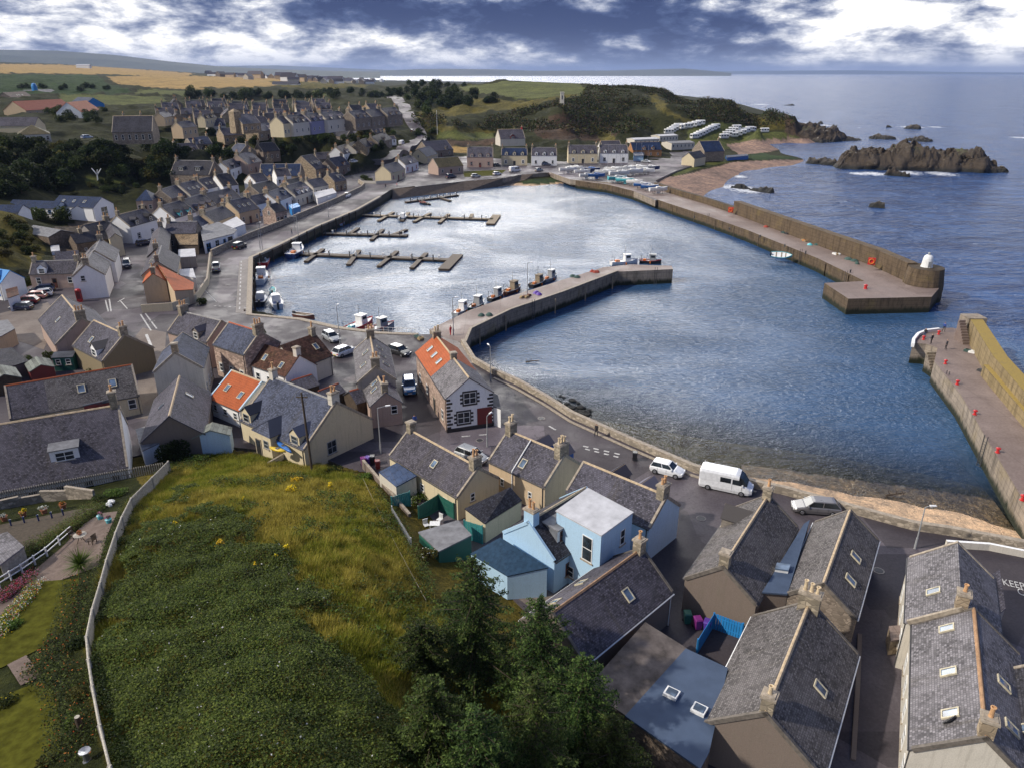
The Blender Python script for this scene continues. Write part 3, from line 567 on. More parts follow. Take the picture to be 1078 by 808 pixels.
# ---------------------------------------------------------------- sea
def build_sea():
 m, T, b, o = newmat('sea_water')
 g = T.new('ShaderNodeNewGeometry').outputs['Position']
 sp = T.new('ShaderNodeSeparateXYZ'); T.l.new(g, sp.inputs[0]); X, Y = sp.outputs[0], sp.outputs[1]
 def lin(a, bb):                       # distance beyond the line a->b (positive on its left)
  d = (bb-a).normalized(); return T.math('ADD', T.math('ADD', T.math('MULTIPLY', X, -d.y), T.math('MULTIPLY', Y, d.x)), a.x*d.y-a.y*d.x)
 p = lambda x, y: at(x, y, 0).xy
 beach = lin(p(900, 524), p(1056, 560)); beach = T.math('MULTIPLY', beach, -1) if False else beach
 shelter = T.smooth(lin(p(985, 322), p(640, 198)), -6, 10)       # 1 inside the outer breakwater
 shore = T.smooth(beach, 2, 24)
 v1 = T.new('ShaderNodeVectorMath', operation='MULTIPLY', inp={0: g, 1: (1, 1.5, 1)}).outputs[0]
 w1 = T.noise(v1, .22, 3, .5, .6); w2 = T.noise(v1, .85, 4, .6, .4); w3 = T.noise(v1, 2.6, 3, .6); w0 = T.noise(v1, .045, 3, .5)
 amp = T.math('ADD', .5, T.math('MULTIPLY', T.math('SUBTRACT', 1.0, shelter), .5))
 big = T.math('MULTIPLY', T.math('ADD', T.math('MULTIPLY', w1, 2.0), T.math('MULTIPLY', w0, 2.4)), T.math('SUBTRACT', 1.0, T.math('MULTIPLY', shelter, .75)))
 hh = T.math('ADD', T.math('ADD', big, T.math('MULTIPLY', w2, .75)), T.math('MULTIPLY', w3, .24))
 calm = T.smooth(T.noise(g, .022, 4, .6, .8), .38, .62)
 n = T.new('ShaderNodeBump'); n.inputs['Distance'].default_value = 1.15
 T.l.new(T.math('MULTIPLY', amp, T.math('ADD', .5, T.math('MULTIPLY', calm, .5))), n.inputs['Strength']); T.l.new(hh, n.inputs['Height']); T.l.new(n.outputs[0], b.inputs['Normal'])
 b.inputs['Specular IOR Level'].default_value = .5; T.l.new(T.math('ADD', .26, T.math('MULTIPLY', shelter, .24)), b.inputs['Specular IOR Level'])
 deep = T.mix(shelter, (.012, .052, .19), (.045, .105, .185))
 deep = T.mix(T.math('MULTIPLY', T.smooth(T.noise(g, .012, 4, .6, 1.0), .4, .65), .35), deep, (.008, .05, .09))
 wv = T.new('ShaderNodeVectorMath', operation='MULTIPLY', inp={0: g, 1: (1, 2.2, 1)}).outputs[0]
 chop = T.math('ADD', T.math('MULTIPLY', T.noise(wv, .055, 5, .65, .6), .6), T.math('MULTIPLY', T.noise(wv, .22, 4, .65, .4), .4))
 deep = T.mix(T.math('SUBTRACT', 1.0, T.math('MULTIPLY', shelter, .6)), deep, T.mix(T.smooth(chop, .36, .64), (.006, .026, .10), (.035, .095, .25)))
 # broken water round the skerries
 foam = None
 for (px, py, rr) in ((770,197,9),(788,200,13),(960,134,16),(985,134,10),(828,131,14),(800,110,20),(920,183,10),(955,182,12),(990,183,12),(1074,145,10),(868,132,9),(850,130,9),(905,183,8),(778,186,6)):
  c = p(px, py)
  dx = T.math('SUBTRACT', X, c.x); dy = T.math('MULTIPLY', T.math('SUBTRACT', Y, c.y), .8)
  k = T.math('POWER', 2.718, T.math('MULTIPLY', T.math('ADD', T.math('MULTIPLY', dx, dx), T.math('MULTIPLY', dy, dy)), -1/(rr*rr)))
  foam = k if foam is None else T.math('MAXIMUM', foam, k)
 fn = T.noise(v1, .5, 6, .75, 1.2)
 fm = T.smooth(T.math('ADD', T.math('MULTIPLY', foam, .44), fn), .80, .95)
 caps = T.math('MULTIPLY', T.smooth(T.noise(v1, .09, 7, .75, .5), .655, .73), T.math('SUBTRACT', 1.0, shelter))
 lap = T.math('MULTIPLY', T.smooth(T.math('ADD', T.math('MULTIPLY', T.math('ABSOLUTE', T.math('SUBTRACT', beach, .6)), -.5), fn), .35, .7), .25)
 fm = T.math('MAXIMUM', T.math('MAXIMUM', fm, T.math('MULTIPLY', caps, .6)), lap)
 T.l.new(T.mix(fm, deep, (.75, .77, .8)), b.inputs['Base Color'])
 T.l.new(T.math('ADD', T.math('SUBTRACT', .22, T.math('MULTIPLY', shelter, .10)), T.math('MULTIPLY', fm, .5)), b.inputs['Roughness']); b.inputs['IOR'].default_value = 1.33
 tr = T.new('ShaderNodeBsdfTransparent'); tr.inputs[0].default_value = (.93, .95, .88, 1)
 fr = T.new('ShaderNodeFresnel'); fr.inputs['IOR'].default_value = 1.33; T.l.new(n.outputs[0], fr.inputs['Normal'])
 gl = T.new('ShaderNodeBsdfGlossy'); gl.inputs['Roughness'].default_value = .08; T.l.new(n.outputs[0], gl.inputs['Normal'])
 clear = T.new('ShaderNodeMixShader'); T.l.new(fr.outputs[0], clear.inputs[0]); T.l.new(tr.outputs[0], clear.inputs[1]); T.l.new(gl.outputs[0], clear.inputs[2])
 mx = T.new('ShaderNodeMixShader'); T.l.new(T.math('MAXIMUM', shore, fm), mx.inputs[0]); T.l.new(clear.outputs[0], mx.inputs[1]); T.l.new(b.outputs[0], mx.inputs[2]); T.l.new(mx.outputs[0], o.inputs[0])
 mb = MB(); mb.face([(-70000, -200, 0), (70000, -200, 0), (70000, 70000, 0), (-70000, 70000, 0)])
 struct(mb.build('sea', m))
build_sea()
# ---------------------------------------------------------------- roads, quays and piers
def sheet(name, px, z, mat, th=.5, world=False):
 poly = px if world else pw(px, z); mb = MB(); mb.prism(poly, z-th, z, 0); return mb.build(name, mat)
def strip(path, w0, w1=None, z=0):           # polygon of a ribbon round a world path
 w1 = w0 if w1 is None else w1; L, Rr = [], []; n = len(path)
 for i, p in enumerate(path):
  a = Vector(path[max(0, i-1)]).xy; c = Vector(path[min(n-1, i+1)]).xy; d = (c-a).normalized(); nn = Vector((-d.y, d.x))
  w = w0+(w1-w0)*i/(n-1); q = Vector(p).xy; L.append(tuple(q+nn*w)); Rr.append(tuple(q-nn*w))
 return L+Rr[::-1]
def wallpath(mb, pts, z0, z1, th, mat=0, cap=None, capmat=1):   # mitred wall along world xy points
 n = len(pts); off = []
 for i in range(n):
  a = Vector(pts[max(0, i-1)]); c = Vector(pts[min(n-1, i+1)]); d = (c-a).normalized(); nn = Vector((-d.y, d.x)); p = Vector(pts[i])
  off.append((p+nn*th/2, p-nn*th/2))
 for i in range(n-1):
  (a, b), (c, d) = off[i], off[i+1]
  q = [a, c, d, b]
  za = z1[i] if isinstance(z1, (list, tuple)) else z1; zb = z1[i+1] if isinstance(z1, (list, tuple)) else z1
  zt = [za, zb, zb, za]
  mb.face([(q[k].x, q[k].y, zt[k]) for k in (3, 2, 1, 0)], mat if cap is None else capmat)
  for k0, k1 in ((0, 1), (2, 3)) + (((3, 0),) if i == 0 else ()) + (((1, 2),) if i == n-2 else ()):
   A, B = q[k1], q[k0]; mb.face([(A.x, A.y, z0), (B.x, B.y, z0), (B.x, B.y, zt[k0]), (A.x, A.y, zt[k1])], mat)
EDGE = [(487,362),(499,381.5),(519,393),(546,405),(574,421),(602,439),(640,456),(664,467),(731,496),(797,513),(825,519),(908,542),(960,556),(1000,562),(1078,577),(1200,604)]
FRONT = pw(EDGE, ZQ)
road = [(413,199),(400,207),(375,221),(332,239),(290,259.4),(264,271),(262,331),(316,336),(356,345),(400,350.5),(440,352),(470,352)]
ROADP.append(pw(road+EDGE+[(1300,640),(1300,900),(760,900),(690,790),(600,690),(520,610),(455,548),(400,505),(330,478),(220,468),(160,476),(-20,512),(-90,500),(-90,330),(0,300),(60,285),(110,255),(150,232),(215,210),(300,192),(345,181),(372,176),(395,172),(412,163),(428,166),(437,178),(437,196)], ZQ))
def build_roads():
 poly = ROADP[0]
 mb = MB(); mb.prism(poly, -5, ZQ, 0, 1); struct(mb.build('road', ['asphalt', 'quay_dark']))
 far = pw([(437,197),(430,166),(446,162),(470,166),(520,163),(600,160),(640,158),(700,152),(738,158),(742,170),(712,180),(690,190),(705,206),(690,211),(666,201),(640,192),(612,190),(600,189),(579,181.5),(549,184),(530,187.5),(489,191),(437,197)], ZQ+.01)
 mb = MB(); mb.prism(far, 1.0, ZQ+.01, 0, 1); struct(mb.build('quay', ['asphalt', 'quay_stone']))
 # stone revetment below the far road
 top = pw([(413,199),(437,197),(489,191),(530,187.5),(549,184),(562,183)], ZQ); bot = pw([(413,211),(437,208),(489,202),(524,197.5),(545,195),(556,193)], -.3)
 mb = MB()
 for i in range(len(top)-1): mb.face([(*bot[i], -.3), (*bot[i+1], -.3), (*top[i+1], ZQ+.02), (*top[i], ZQ+.02)], 0)
 struct(mb.build('revetment', 'rubble'))
 mb = MB(); a, b, c, d = at(577,181.5,ZQ), at(585,180.5,ZQ), at(618,197.5,-.2), at(609,198.5,-.2); mb.slab([a, d, c, b], .6, 0)
 struct(mb.build('slipway', 'concrete'))
 # hill road climbing to the plateau
 pts = [on(x, y) for x, y in ((395,176),(412,165),(425,157),(436,150),(443,146),(440,138),(434,130),(429,122),(426,114),(419,106),(412,102))]
 mb = MB(); P2 = []
 for a, b in zip(pts[:-1], pts[1:]):
  for k in range(6): P2.append(a.lerp(b, k/6))
 P2.append(pts[-1]); L = strip([tuple(p) for p in P2], 3.6, 4.6); n = len(P2)
 for i in range(n-1):
  a, b, c, d = L[i], L[i+1], L[2*n-2-i], L[2*n-1-i]
  z = lambda q, k: max(hz(*P2[k].xy), 3.0)+.9
  mb.face([(*d, z(d, i)), (*c, z(c, i+1)), (*b, z(b, i+1)), (*a, z(a, i))], 0); mb.face([(*a, z(a, i)), (*b, z(b, i+1)), (*b, z(b, i+1)-3), (*a, z(a, i)-3)], 0); mb.face([(*c, z(c, i+1)), (*d, z(d, i)), (*d, z(d, i)-3), (*c, z(c, i+1)-3)], 0)
 struct(mb.build('hill_road', 'asphalt'))
 for nm, px, mt in (('pavement', [(470,352),(486,362),(498,382),(492,384),(478,368),(462,358)], 'pavement'), ('pavement', [(252,275),(264,271),(262,331),(248,329)], 'pavement'),
     ('yard', [(150,345),(175,350),(172,392),(163,440),(138,440),(146,398),(118,384)], 'yard'), ('yard', [(0,330),(50,318),(62,332),(46,368),(0,352)], 'yard'), ('lawn', [(20,288),(36,282),(34,300),(18,306)], 'lawn'),
     ('yard', [(470,560),(560,590),(620,660),(560,640),(480,580)], 'yard')):
  struct(sheet(nm, px, ZQ+.02, mt, .3))
 struct(sheet('lawn', [(487,180.5),(533,179),(526,184.5),(489,186.5)], ZQ+.05, 'lawn', .3))
 mb = MB(); ep = pw(road[1:-1], ZQ); cc = []
 wallpath(mb, ep, ZQ-.4, ZQ+.1, 1.0); struct(mb.build('kerb', 'cope'))
 for a, b in zip(ep[1:5], ep[2:6]):
  n = int((Vector(b)-Vector(a)).length/4.5)
  for i in range(n):
   p = Vector(a).lerp(Vector(b), (i+.5)/n); d = (Vector(b)-Vector(a)).normalized(); q = p+Vector((-d.y, d.x))*.75 if inpoly(np.array([p.x-d.y*2]), np.array([p.y+d.x*2]), BASIN)[0] else p-Vector((-d.y, d.x))*.75
   m2 = MB(); m2.tube((0, 0, -1), (0, 0, ZQ-.1+.4*(i % 2)), .2, .18, 7); tag(m2.build('mooring_pile', 'timber_dark', None, (q.x, q.y, 0)), 'dark timber pile standing against the promenade quay wall', 'pile', 'timber piles along the promenade quay')
 # kerb between carriageway and footway of the sea front
 cp = pw([(520,398),(545,410),(573,426),(601,444),(663,472),(730,501),(796,518)], ZQ); mb = MB(); wallpath(mb, cp, ZQ-.2, ZQ+.12, .35); struct(mb.build('kerb', 'cope'))
 def line(a, b, w=.12, dash=None):
  A, B = at(*a, ZQ+.03), at(*b, ZQ+.03); d = (B-A); n = max(1, int(d.length/dash)) if dash else 1; mb = MB(); dd = d.normalized(); s = Vector((-dd.y, dd.x, 0))*w
  for i in range(n):
   p = A+d*(i/n); q = A+d*((i+(.5 if dash else 1))/n); mb.face([p-s, q-s, q+s, p+s])
  return struct(mb.build('road_marking', 'road_paint'))
 line((148,331),(159,348)); line((153,330),(165,346)); line((154,352),(159,364), .22); line((111,316),(114,328)); line((115,315),(117,328)); line((126,316),(134,325), .1); line((124,318),(131,314), .1)
 line((614,469),(658,479), .14, 1.1); line((616,472),(656,482), .14, 1.1); line((486,459),(522,456), .14, 1.6); line((578,448),(585,452)); line((225,322),(262,324), .1, 1.0); line((210,300),(228,318), .05); line((254,275),(252,328), .12, 3.0)
 for i, ch in enumerate(('KEEP', 'CLEAR')):   # carriageway lettering beside the last houses
  cu = bpy.data.curves.new('road_lettering', 'FONT'); cu.body = ch; cu.size = 1.05; cu.extrude = .004; cu.materials.append(M('road_paint'))
  o = link('road_lettering', cu); p = at(1056+i*16, 615+i*10, ZQ+.03); o.location = p; o.rotation_euler = (0, 0, rad(-22)); o.scale = (.75, 1.3, 1); struct(o)
build_roads()
def pier(name, label, px, z, mats=('concrete', 'quay_stone')):
 root = thing(name, label, 'pier', at(*px[0], z)-Vector((0, 0, z))); o = Vector(root.location)
 mb = MB(); mb.prism([(p[0]-o.x, p[1]-o.y) for p in pw(px, z)], -6, z, 0, 1); mb.build('deck', list(mats), root); return root, o
def wall_part(root, o, name, pts, z0, z1, th, mats, cap=None):
 mb = MB(); wallpath(mb, [(p[0]-o.x, p[1]-o.y) for p in pts], z0, z1, th, 0, cap); return mb.build(name, mats, root)
def build_piers():
 r, o = pier('middle_pier', 'low concrete pier between the inner harbour and the wide outer basin', [(452,347),(495.7,326),(532,313.5),(590,295.5),(635,281.5),(664,278.5),(707,280),(708.5,283.5),(664,285.5),(650,286),(593,308),(537,327),(496,347),(489,361),(470,356)], ZQ+.04)
 pts = pw([(489.5,362),(495.5,347.5),(537,327.3),(593,308.3),(650,286.6)], ZQ+.04); wall_part(r, o, 'kerb', pts, ZQ-.1, ZQ+.45, .5, ['quay_stone', 'cope'], 1)
 for q in np.linspace(.06, .95, 5):          # fender baulks on the seaward face
  a = Vector(pts[1]).lerp(Vector(pts[4]), q) if q > .3 else Vector(pts[1]).lerp(Vector(pts[2]), q*3)
  d = (Vector(pts[4])-Vector(pts[2])).normalized(); s = Vector((d.y, -d.x))*.35
  mb = MB(); c = a+s-o.xy; mb.box(c.x-.12, c.x+.12, c.y-.12, c.y+.12, -.5, ZQ-.25); mb.build('fender', 'timber', r)
 inn = [(606,190),(640,194.5),(666,201),(700,213),(746,228),(786,242),(861,272),(910,296)]
 base = [(953,296),(918.6,280),(861,258.5),(809,239),(772,225),(741,214.5),(704.7,203.5),(688,197.5)]
 top = pw(base, ZQ); off = []
 r, o = pier('breakwater', 'long outer breakwater with tall parapet wall ending in a broad quay head', inn+[(868,298),(893,314.5),(981,312.5),(989,303),(985,292)]+base[1:], ZQ+.04, ('concrete', 'quay_brown'))
 tw = list(reversed(top)); k = 3
 d = (Vector(tw[-1])-Vector(tw[2])).normalized(); nn = Vector((-d.y, d.x))
 W2 = [tuple(Vector(p)+nn*.9) for p in tw]
 wall_part(r, o, 'low_parapet', W2[:k+1], -6, ZQ+1.9, 1.4, ['quay_brown', 'quay_brown'])
 wall_part(r, o, 'parapet', W2[k:], -6, ZQ+3.9, 2.2, ['quay_brown', 'quay_brown'])
 c = at(968, 300, ZQ)-o; mb = MB(); mb.lathe([(4.0, -9), (3.9, 0), (3.4, 3.6), (0.01, 3.62)], (c.x+1.2, c.y+1.0, ZQ), 20); mb.build('drum', 'quay_brown', r, smooth=False)
 for q in range(14):
  a = Vector(pw(inn, ZQ)[min(6, 1+q//2)]).lerp(Vector(pw(inn, ZQ)[min(7, 2+q//2)]), (q % 2)*.5+.2)-o.xy
  mb = MB(); mb.box(a.x-.15, a.x+.15, a.y-.35, a.y-.05, -1, ZQ-.2); mb.build('fender', 'timber_dark', r)
 p = Vector((o.x+c.x+1.2, o.y+c.y+1.0, ZQ+3.62)); t = thing('harbour_light', 'small white domed light tower on the drum of the breakwater head', 'lighthouse', p); t.scale = (.95, .95, .68)
 mb = MB(); mb.lathe([(1.25, 0), (1.2, .3), (1.15, .32), (1.0, 2.6), (.85, 3.2), (.55, 3.6), (.01, 3.75)], n=16); mb.build('tower', 'white_paint', t, smooth=False)
 mb = MB(); mb.lathe([(.25, 3.7), (.25, 4.2), (.3, 4.25), (.01, 4.5)], n=10); mb.build('lantern', 'grey_paint', t)
 mb = MB(); mb.box(-.35, .35, -1.22, -1.02, .1, 1.9); mb.build('door', 'grey_paint', t)
 # eastern pier on the right
 r, o = pier('east_pier', 'broad concrete pier on the right with steps and a yellow lichened parapet', [(1090,548),(1078,527),(1048.7,478),(1011.5,415),(983.6,380),(987,366),(975,362),(961,361),(965,352),(975,347),(989,345.5),(1003,345),(1030,352),(1060,377),(1096,420),(1150,470),(1150,570)], ZQ+.3, ('concrete', 'quay_stone'))
 zt = ZQ+3.6
 fr = pw([(1021,335),(1045,374),(1078,411.5),(1110,446)], zt); d = (Vector(fr[2])-Vector(fr[0])).normalized(); nn = Vector((-d.y, d.x)) if (Vector((-d.y, d.x))).x > 0 else Vector((d.y, -d.x))
 wp = [tuple(Vector(p)+nn*.95) for p in fr]; wall_part(r, o, 'parapet', wp, -6, zt, 1.9, ['quay_ochre', 'lichen_wall'], 1)
 wall_part(r, o, 'ledge', [tuple(Vector(p)-nn*.25) for p in pw([(1040,384),(1078,427),(1110,462)], ZQ+2.0)], ZQ, ZQ+2.0, .7, ['quay_ochre', 'lichen_wall'], 1)
 a = Vector(wp[0])-Vector(((Vector(wp[1])-Vector(wp[0])).normalized()*1.0))-o.xy; mb = MB(); mb.box(a.x-1.7, a.x+1.3, a.y-1.2, a.y+1.4, -6, zt+.15); mb.build('buttress', 'quay_stone', r)
 s = at(1013, 362, ZQ+.3)-o; mb = MB()
 for k in range(9): mb.box(s.x-.1+k*.02, s.x+1.1, s.y-.3+k*.32, s.y+.02+k*.32, ZQ+.3, ZQ+.3+.36*(k+1))
 mb.build('stair', 'concrete', r)
 s = at(982, 371, ZQ)-o; mb = MB()
 for k in range(9): mb.box(s.x-1.0, s.x+.4, s.y-.3-k*.3, s.y+.02-k*.3, -2, ZQ+.1-.36*k)
 mb.build('water_stair', 'quay_stone', r)
 wall_part(r, o, 'white_kerb', pw([(961.5,361),(962,356),(967,350),(976,346.5),(989,345)], ZQ+.8), ZQ+.1, ZQ+.75, .45, ['white', 'white'])
 # rubble masonry sea wall of the front road, and harbour walls
 root = thing('sea_wall', 'rough stone parapet wall along the curving sea front road', 'wall', (*FRONT[0], 0)); o = Vector(root.location)
 mb = MB(); wallpath(mb, [(p[0]-o.x, p[1]-o.y) for p in FRONT], .0, ZQ+.85, .55, 0, 1, 1); mb.build('masonry', ['gardenwall', 'cope'], root)
 def gwall(name, label, px, h, th=.4, z=ZQ, mats=('gardenwall', 'cope')):
  P = pw(px, z); t = thing(name, label, 'wall', (*P[0], z)); mb = MB(); wallpath(mb, [(p[0]-P[0][0], p[1]-P[0][1]) for p in P], -.1, h, th, 0, 1, 1); mb.build('masonry', list(mats), t)
 gwall('garden_wall', 'long tan garden wall between the cottages and the harbour promenade', [(223,270),(259,253),(300,236.5),(354,213.5),(380,201),(384,197),(378,193)], 1.6)
 gwall('garden_wall', 'cream wall curving round the orange roofed house beside the junction', [(150,329),(182,327),(207,318),(219,300),(222,272)], 1.5, .35, ZQ, ('cream', 'cope'))
 gwall('garden_wall', 'low pale wall round the planted corner below the red trimmed house', [(377,193),(396,193.5),(418,192.5)], 1.0, .35, ZQ, ('offwhite', 'cope'))
 gwall('yard_wall', 'weathered wall between the mound and the solar panelled cottage yard', [(383,494),(432,552)], 1.3, .3, 3.0, ('dun', 'cope'))
 gwall('yard_wall', 'low dark stone kerb along the narrow alley beside the slate houses', [(905,668),(903,720),(898,800)], .14, .3, ZQ, ('dun', 'dun'))
 gwall('retaining_wall', 'low pale slabs wall beneath the dormer house garden edge', [(283,492),(300,482),(312,478)], .7, .25, 3.3, ('offwhite', 'cope'))
 gwall('beach_wall', 'white capped low wall above the small harbour beach', [(995,575),(1040,578),(1090,588)], .7, .3, ZQ, ('offwhite', 'white'))
build_piers()
def quay_fittings():
 for lb, px, dx, dy in (('left ladder on the harbour side of the breakwater', (745,227.5), .3, -.9), ('ladder beyond the striped dinghy on the breakwater', (842,265.5), .3, -.9), ('ladder near the quay head on the breakwater', (889,289), .3, -.9), ('ladder on the seaward face of the middle pier', (560,319.5), .5, -.8), ('ladder at the tip of the middle pier', (690,285), .1, -1), ('upper ladder on the east pier wall', (1000,396), -.9, -.2), ('lower ladder on the east pier wall', (1040,465), -.9, -.2)):
  p = at(*px, ZQ); t = thing('ladder', lb, 'ladder', (p.x+dx*.5, p.y+dy*.5, 0), math.atan2(dy, dx)+math.pi/2)
  for s_ in (-.25, .25): mb = MB(); mb.tube((s_, 0, -.5), (s_, 0, ZQ+.9), .05, n=6); mb.build('stile', 'iron', t)
  for k in range(11): mb = MB(); mb.tube((-.25, 0, k*.33), (.25, 0, k*.33), .03, n=5); mb.build('rung', 'iron', t)
 for lb, px in (('round manhole cover on the promenade near the pickup', (240,300)), ('manhole cover in the promenade by the quay corner', (248,312)), ('manhole cover at the village junction', (160,338)), ('manhole cover on the lower quay road', (330,346)), ('manhole cover beside the quoin house gable', (505,463)), ('manhole cover in front of the white van', (800,530)), ('manhole cover in the road before the blue gable', (738,545)), ('manhole cover in the alley mouth', (925,600)), ('manhole cover in the lane beside the blue car', (424,428)), ('manhole cover in the road by the sea wall bend', (570,440))):
  t = link('manhole_cover', None, None, at(*px, ZQ+.02)); tag(t, lb, 'manhole cover'); mb = MB(); mb.tube((0, 0, -.05), (0, 0, .015), .38, n=14); mb.build('cover', 'iron', t); mb = MB(); mb.tube((0, 0, -.05), (0, 0, .008), .5, n=14); mb.build('frame', 'pavement', t)
quay_fittings()
def pontoon(label, a, b, fingers, end=None, z=.55, w=1.15, fw=.6, mat='pontoon_deck'):
 A, B = at(*a, z), at(*b, z); t = thing('pontoon', label, 'pontoon', (A.x, A.y, 0), 0, 'floating pontoons in the inner harbour'); o = Vector((A.x, A.y, 0))
 def arm(p, q, w, nm):
  mb = MB(); mb.prism(strip([tuple((p-o).xy), tuple((q-o).xy)], w), .2, z, 0, 1); mb.prism(strip([tuple((p-o).xy), tuple((q-o).xy)], w*.8), -.3, .2, 1, 1); return mb.build(nm, [mat, 'timber_dark'], t)
 arm(A, B, w, 'walkway')
 for f in fingers: arm(at(f[0], f[1], z+.03), at(f[2], f[3], z+.03), fw, 'finger')
 if end: arm(at(end[0], end[1], z+.02), at(end[2], end[3], z+.02), 1.4, 'end_platform')
 d = (B-A).normalized()
 for k in range(8):
  p = A+(B-A)*((k+.4)/8)-o; mb = MB(); mb.tube((p.x+d.y*1.4, p.y-d.x*1.4, -1), (p.x+d.y*1.4, p.y-d.x*1.4, 1.9), .14, n=8); mb.build('pile', 'iron', t)
 for k in range(6):
  p = A+(B-A)*((k+.7)/6)-o; mb = MB(); mb.box(p.x-.2, p.x+.2, p.y-.2, p.y+.2, z, z+.9); mb.build('service_box', 'white_paint', t)
pontoon('nearest grey pontoon with four slanting fingers and a long end platform', (298.5,266),(471,273), [(322,274.6,340,261.6),(366.6,278,378,263),(398.6,279.6,418,264),(433.4,281.6,448.7,266)], (467,283,482,267.7))
pontoon('short middle pontoon with three pairs of fingers', (340,245.4),(429,247.5), [(367,246,377,239.5),(391,252,403,241),(415,246,428,241)], None)
pontoon('farther tan pontoon with small fingers and a slanted end platform', (378,226),(519,230.5), [(398.6,232,414,223),(423,232,430,223.5),(436,233,453,224),(462.6,234,472.4,225),(495,230,497,225)], (516,235.5,523,226), mat='timber')
pontoon('narrow old pontoon moored under the far stone revetment', (427,212.5),(482,205), [(440,210,452,214.5),(463,207.5,474,211)], None, w=.8)
# ---------------------------------------------------------------- houses
_wc = {}
def window_mesh(w, h, frame='white_paint', sur=None, bars=1, sill=True):
 k = ('w', round(w, 2), round(h, 2), frame, sur, bars, sill)
 if k in _wc: return _wc[k]
 mb = MB(); f = .07
 if sur: 
  s = .16
  mb.box(-w/2-s, w/2+s, -.025, 0, h, h+s, 2); mb.box(-w/2-s, -w/2, -.025, 0, -s*.6, h, 2); mb.box(w/2, w/2+s, -.025, 0, -s*.6, h, 2)
 mb.box(-w/2, w/2, -.05, .02, 0, f, 0); mb.box(-w/2, w/2, -.05, .02, h-f, h, 0); mb.box(-w/2, -w/2+f, -.05, .02, f, h-f, 0); mb.box(w/2-f, w/2, -.05, .02, f, h-f, 0)
 if bars: mb.box(-w/2+f, w/2-f, -.045, .02, h*.5-.03, h*.5+.03, 0)
 if w > 1.2 or bars > 1: mb.box(-.03, .03, -.04, .02, f, h-f, 0)
 if sill: mb.box(-w/2-.1, w/2+.1, -.13, 0, -.1, -.001, 3)
 me = mb.mesh('window', [frame, 'glass', sur or frame, 'cope' if not sur else sur]); pane = MB(); pane.face([(-w/2+f, -.012, f), (w/2-f, -.012, f), (w/2-f, -.012, h-f), (-w/2+f, -.012, h-f)])
 pm = pane.mesh('pane', 'glass'); full = MB(); full.v, full.f, full.m, full.uv = list(mb.v), list(mb.f), list(mb.m), list(mb.uv)
 full.face([(-w/2+f, -.012, f), (w/2-f, -.012, f), (w/2-f, -.012, h-f), (-w/2+f, -.012, h-f)], 1); fm = full.mesh('window', [frame, 'glass', sur or frame, 'cope' if not sur else sur])
 _wc[k] = (me, pm, fm); return _wc[k]
def put_window(root, x, y, z, rz, w, h, deep=True, **kw):
 me, pm, fm = window_mesh(w, h, **kw)
 if deep:
  o = link('window', me, root, (x, y, z), rz); link('pane', pm, o); return o
 return link('window', fm, root, (x, y, z), rz)
def door_mesh(w, h, mat):
 k = ('d', w, h, mat)
 if k not in _wc:
  mb = MB(); mb.box(-w/2, w/2, -.04, .02, .02, h, 0); mb.box(-w/2-.1, -w/2, -.07, 0, 0, h+.1, 1); mb.box(w/2, w/2+.1, -.07, 0, 0, h+.1, 1); mb.box(-w/2, w/2, -.07, 0, h, h+.1, 1)
  mb.box(-w*.32, w*.32, -.055, -.03, h*.12, h*.45, 0); mb.box(-w*.32, w*.32, -.055, -.03, h*.55, h*.9, 2); _wc[k] = mb.mesh('door', [mat, 'cope', 'glass'])
 return _wc[k]
def chimney(root, x, z0, z1, sx, sy, mat, pots, potmat, y=0.0):
 mb = MB(); mb.box(x-sx/2, x+sx/2, y-sy/2, y+sy/2, z0, z1-.22, 0); mb.box(x-sx/2-.09, x+sx/2+.09, y-sy/2-.09, y+sy/2+.09, z1-.22, z1-.06, 1); mb.box(x-sx/2+.02, x+sx/2-.02, y-sy/2+.02, y+sy/2-.02, z1-.06, z1, 1)
 c = mb.build('chimney', [mat, 'cope'], root)
 for k in range(pots):
  q = MB(); yy = y+(k-(pots-1)/2)*min(.42, sy/max(1, pots)*.95); hh = .55+.25*((k*7+int(abs(x)*10)) % 3)/2
  q.lathe([(.15, 0), (.13, .08), (.11, hh-.1), (.16, hh-.06), (.16, hh), (.10, hh), (.09, hh-.15)], (x, yy, z1), 10); q.build('chimney_pot', potmat, c, smooth=False)
 return c
def tolocal(root, p):
 c, s = math.cos(-root.rotation_euler[2]), math.sin(-root.rotation_euler[2]); d = Vector(p)-Vector(root.location)
 return Vector((d.x*c-d.y*s, d.x*s+d.y*c, d.z))
USED = {}
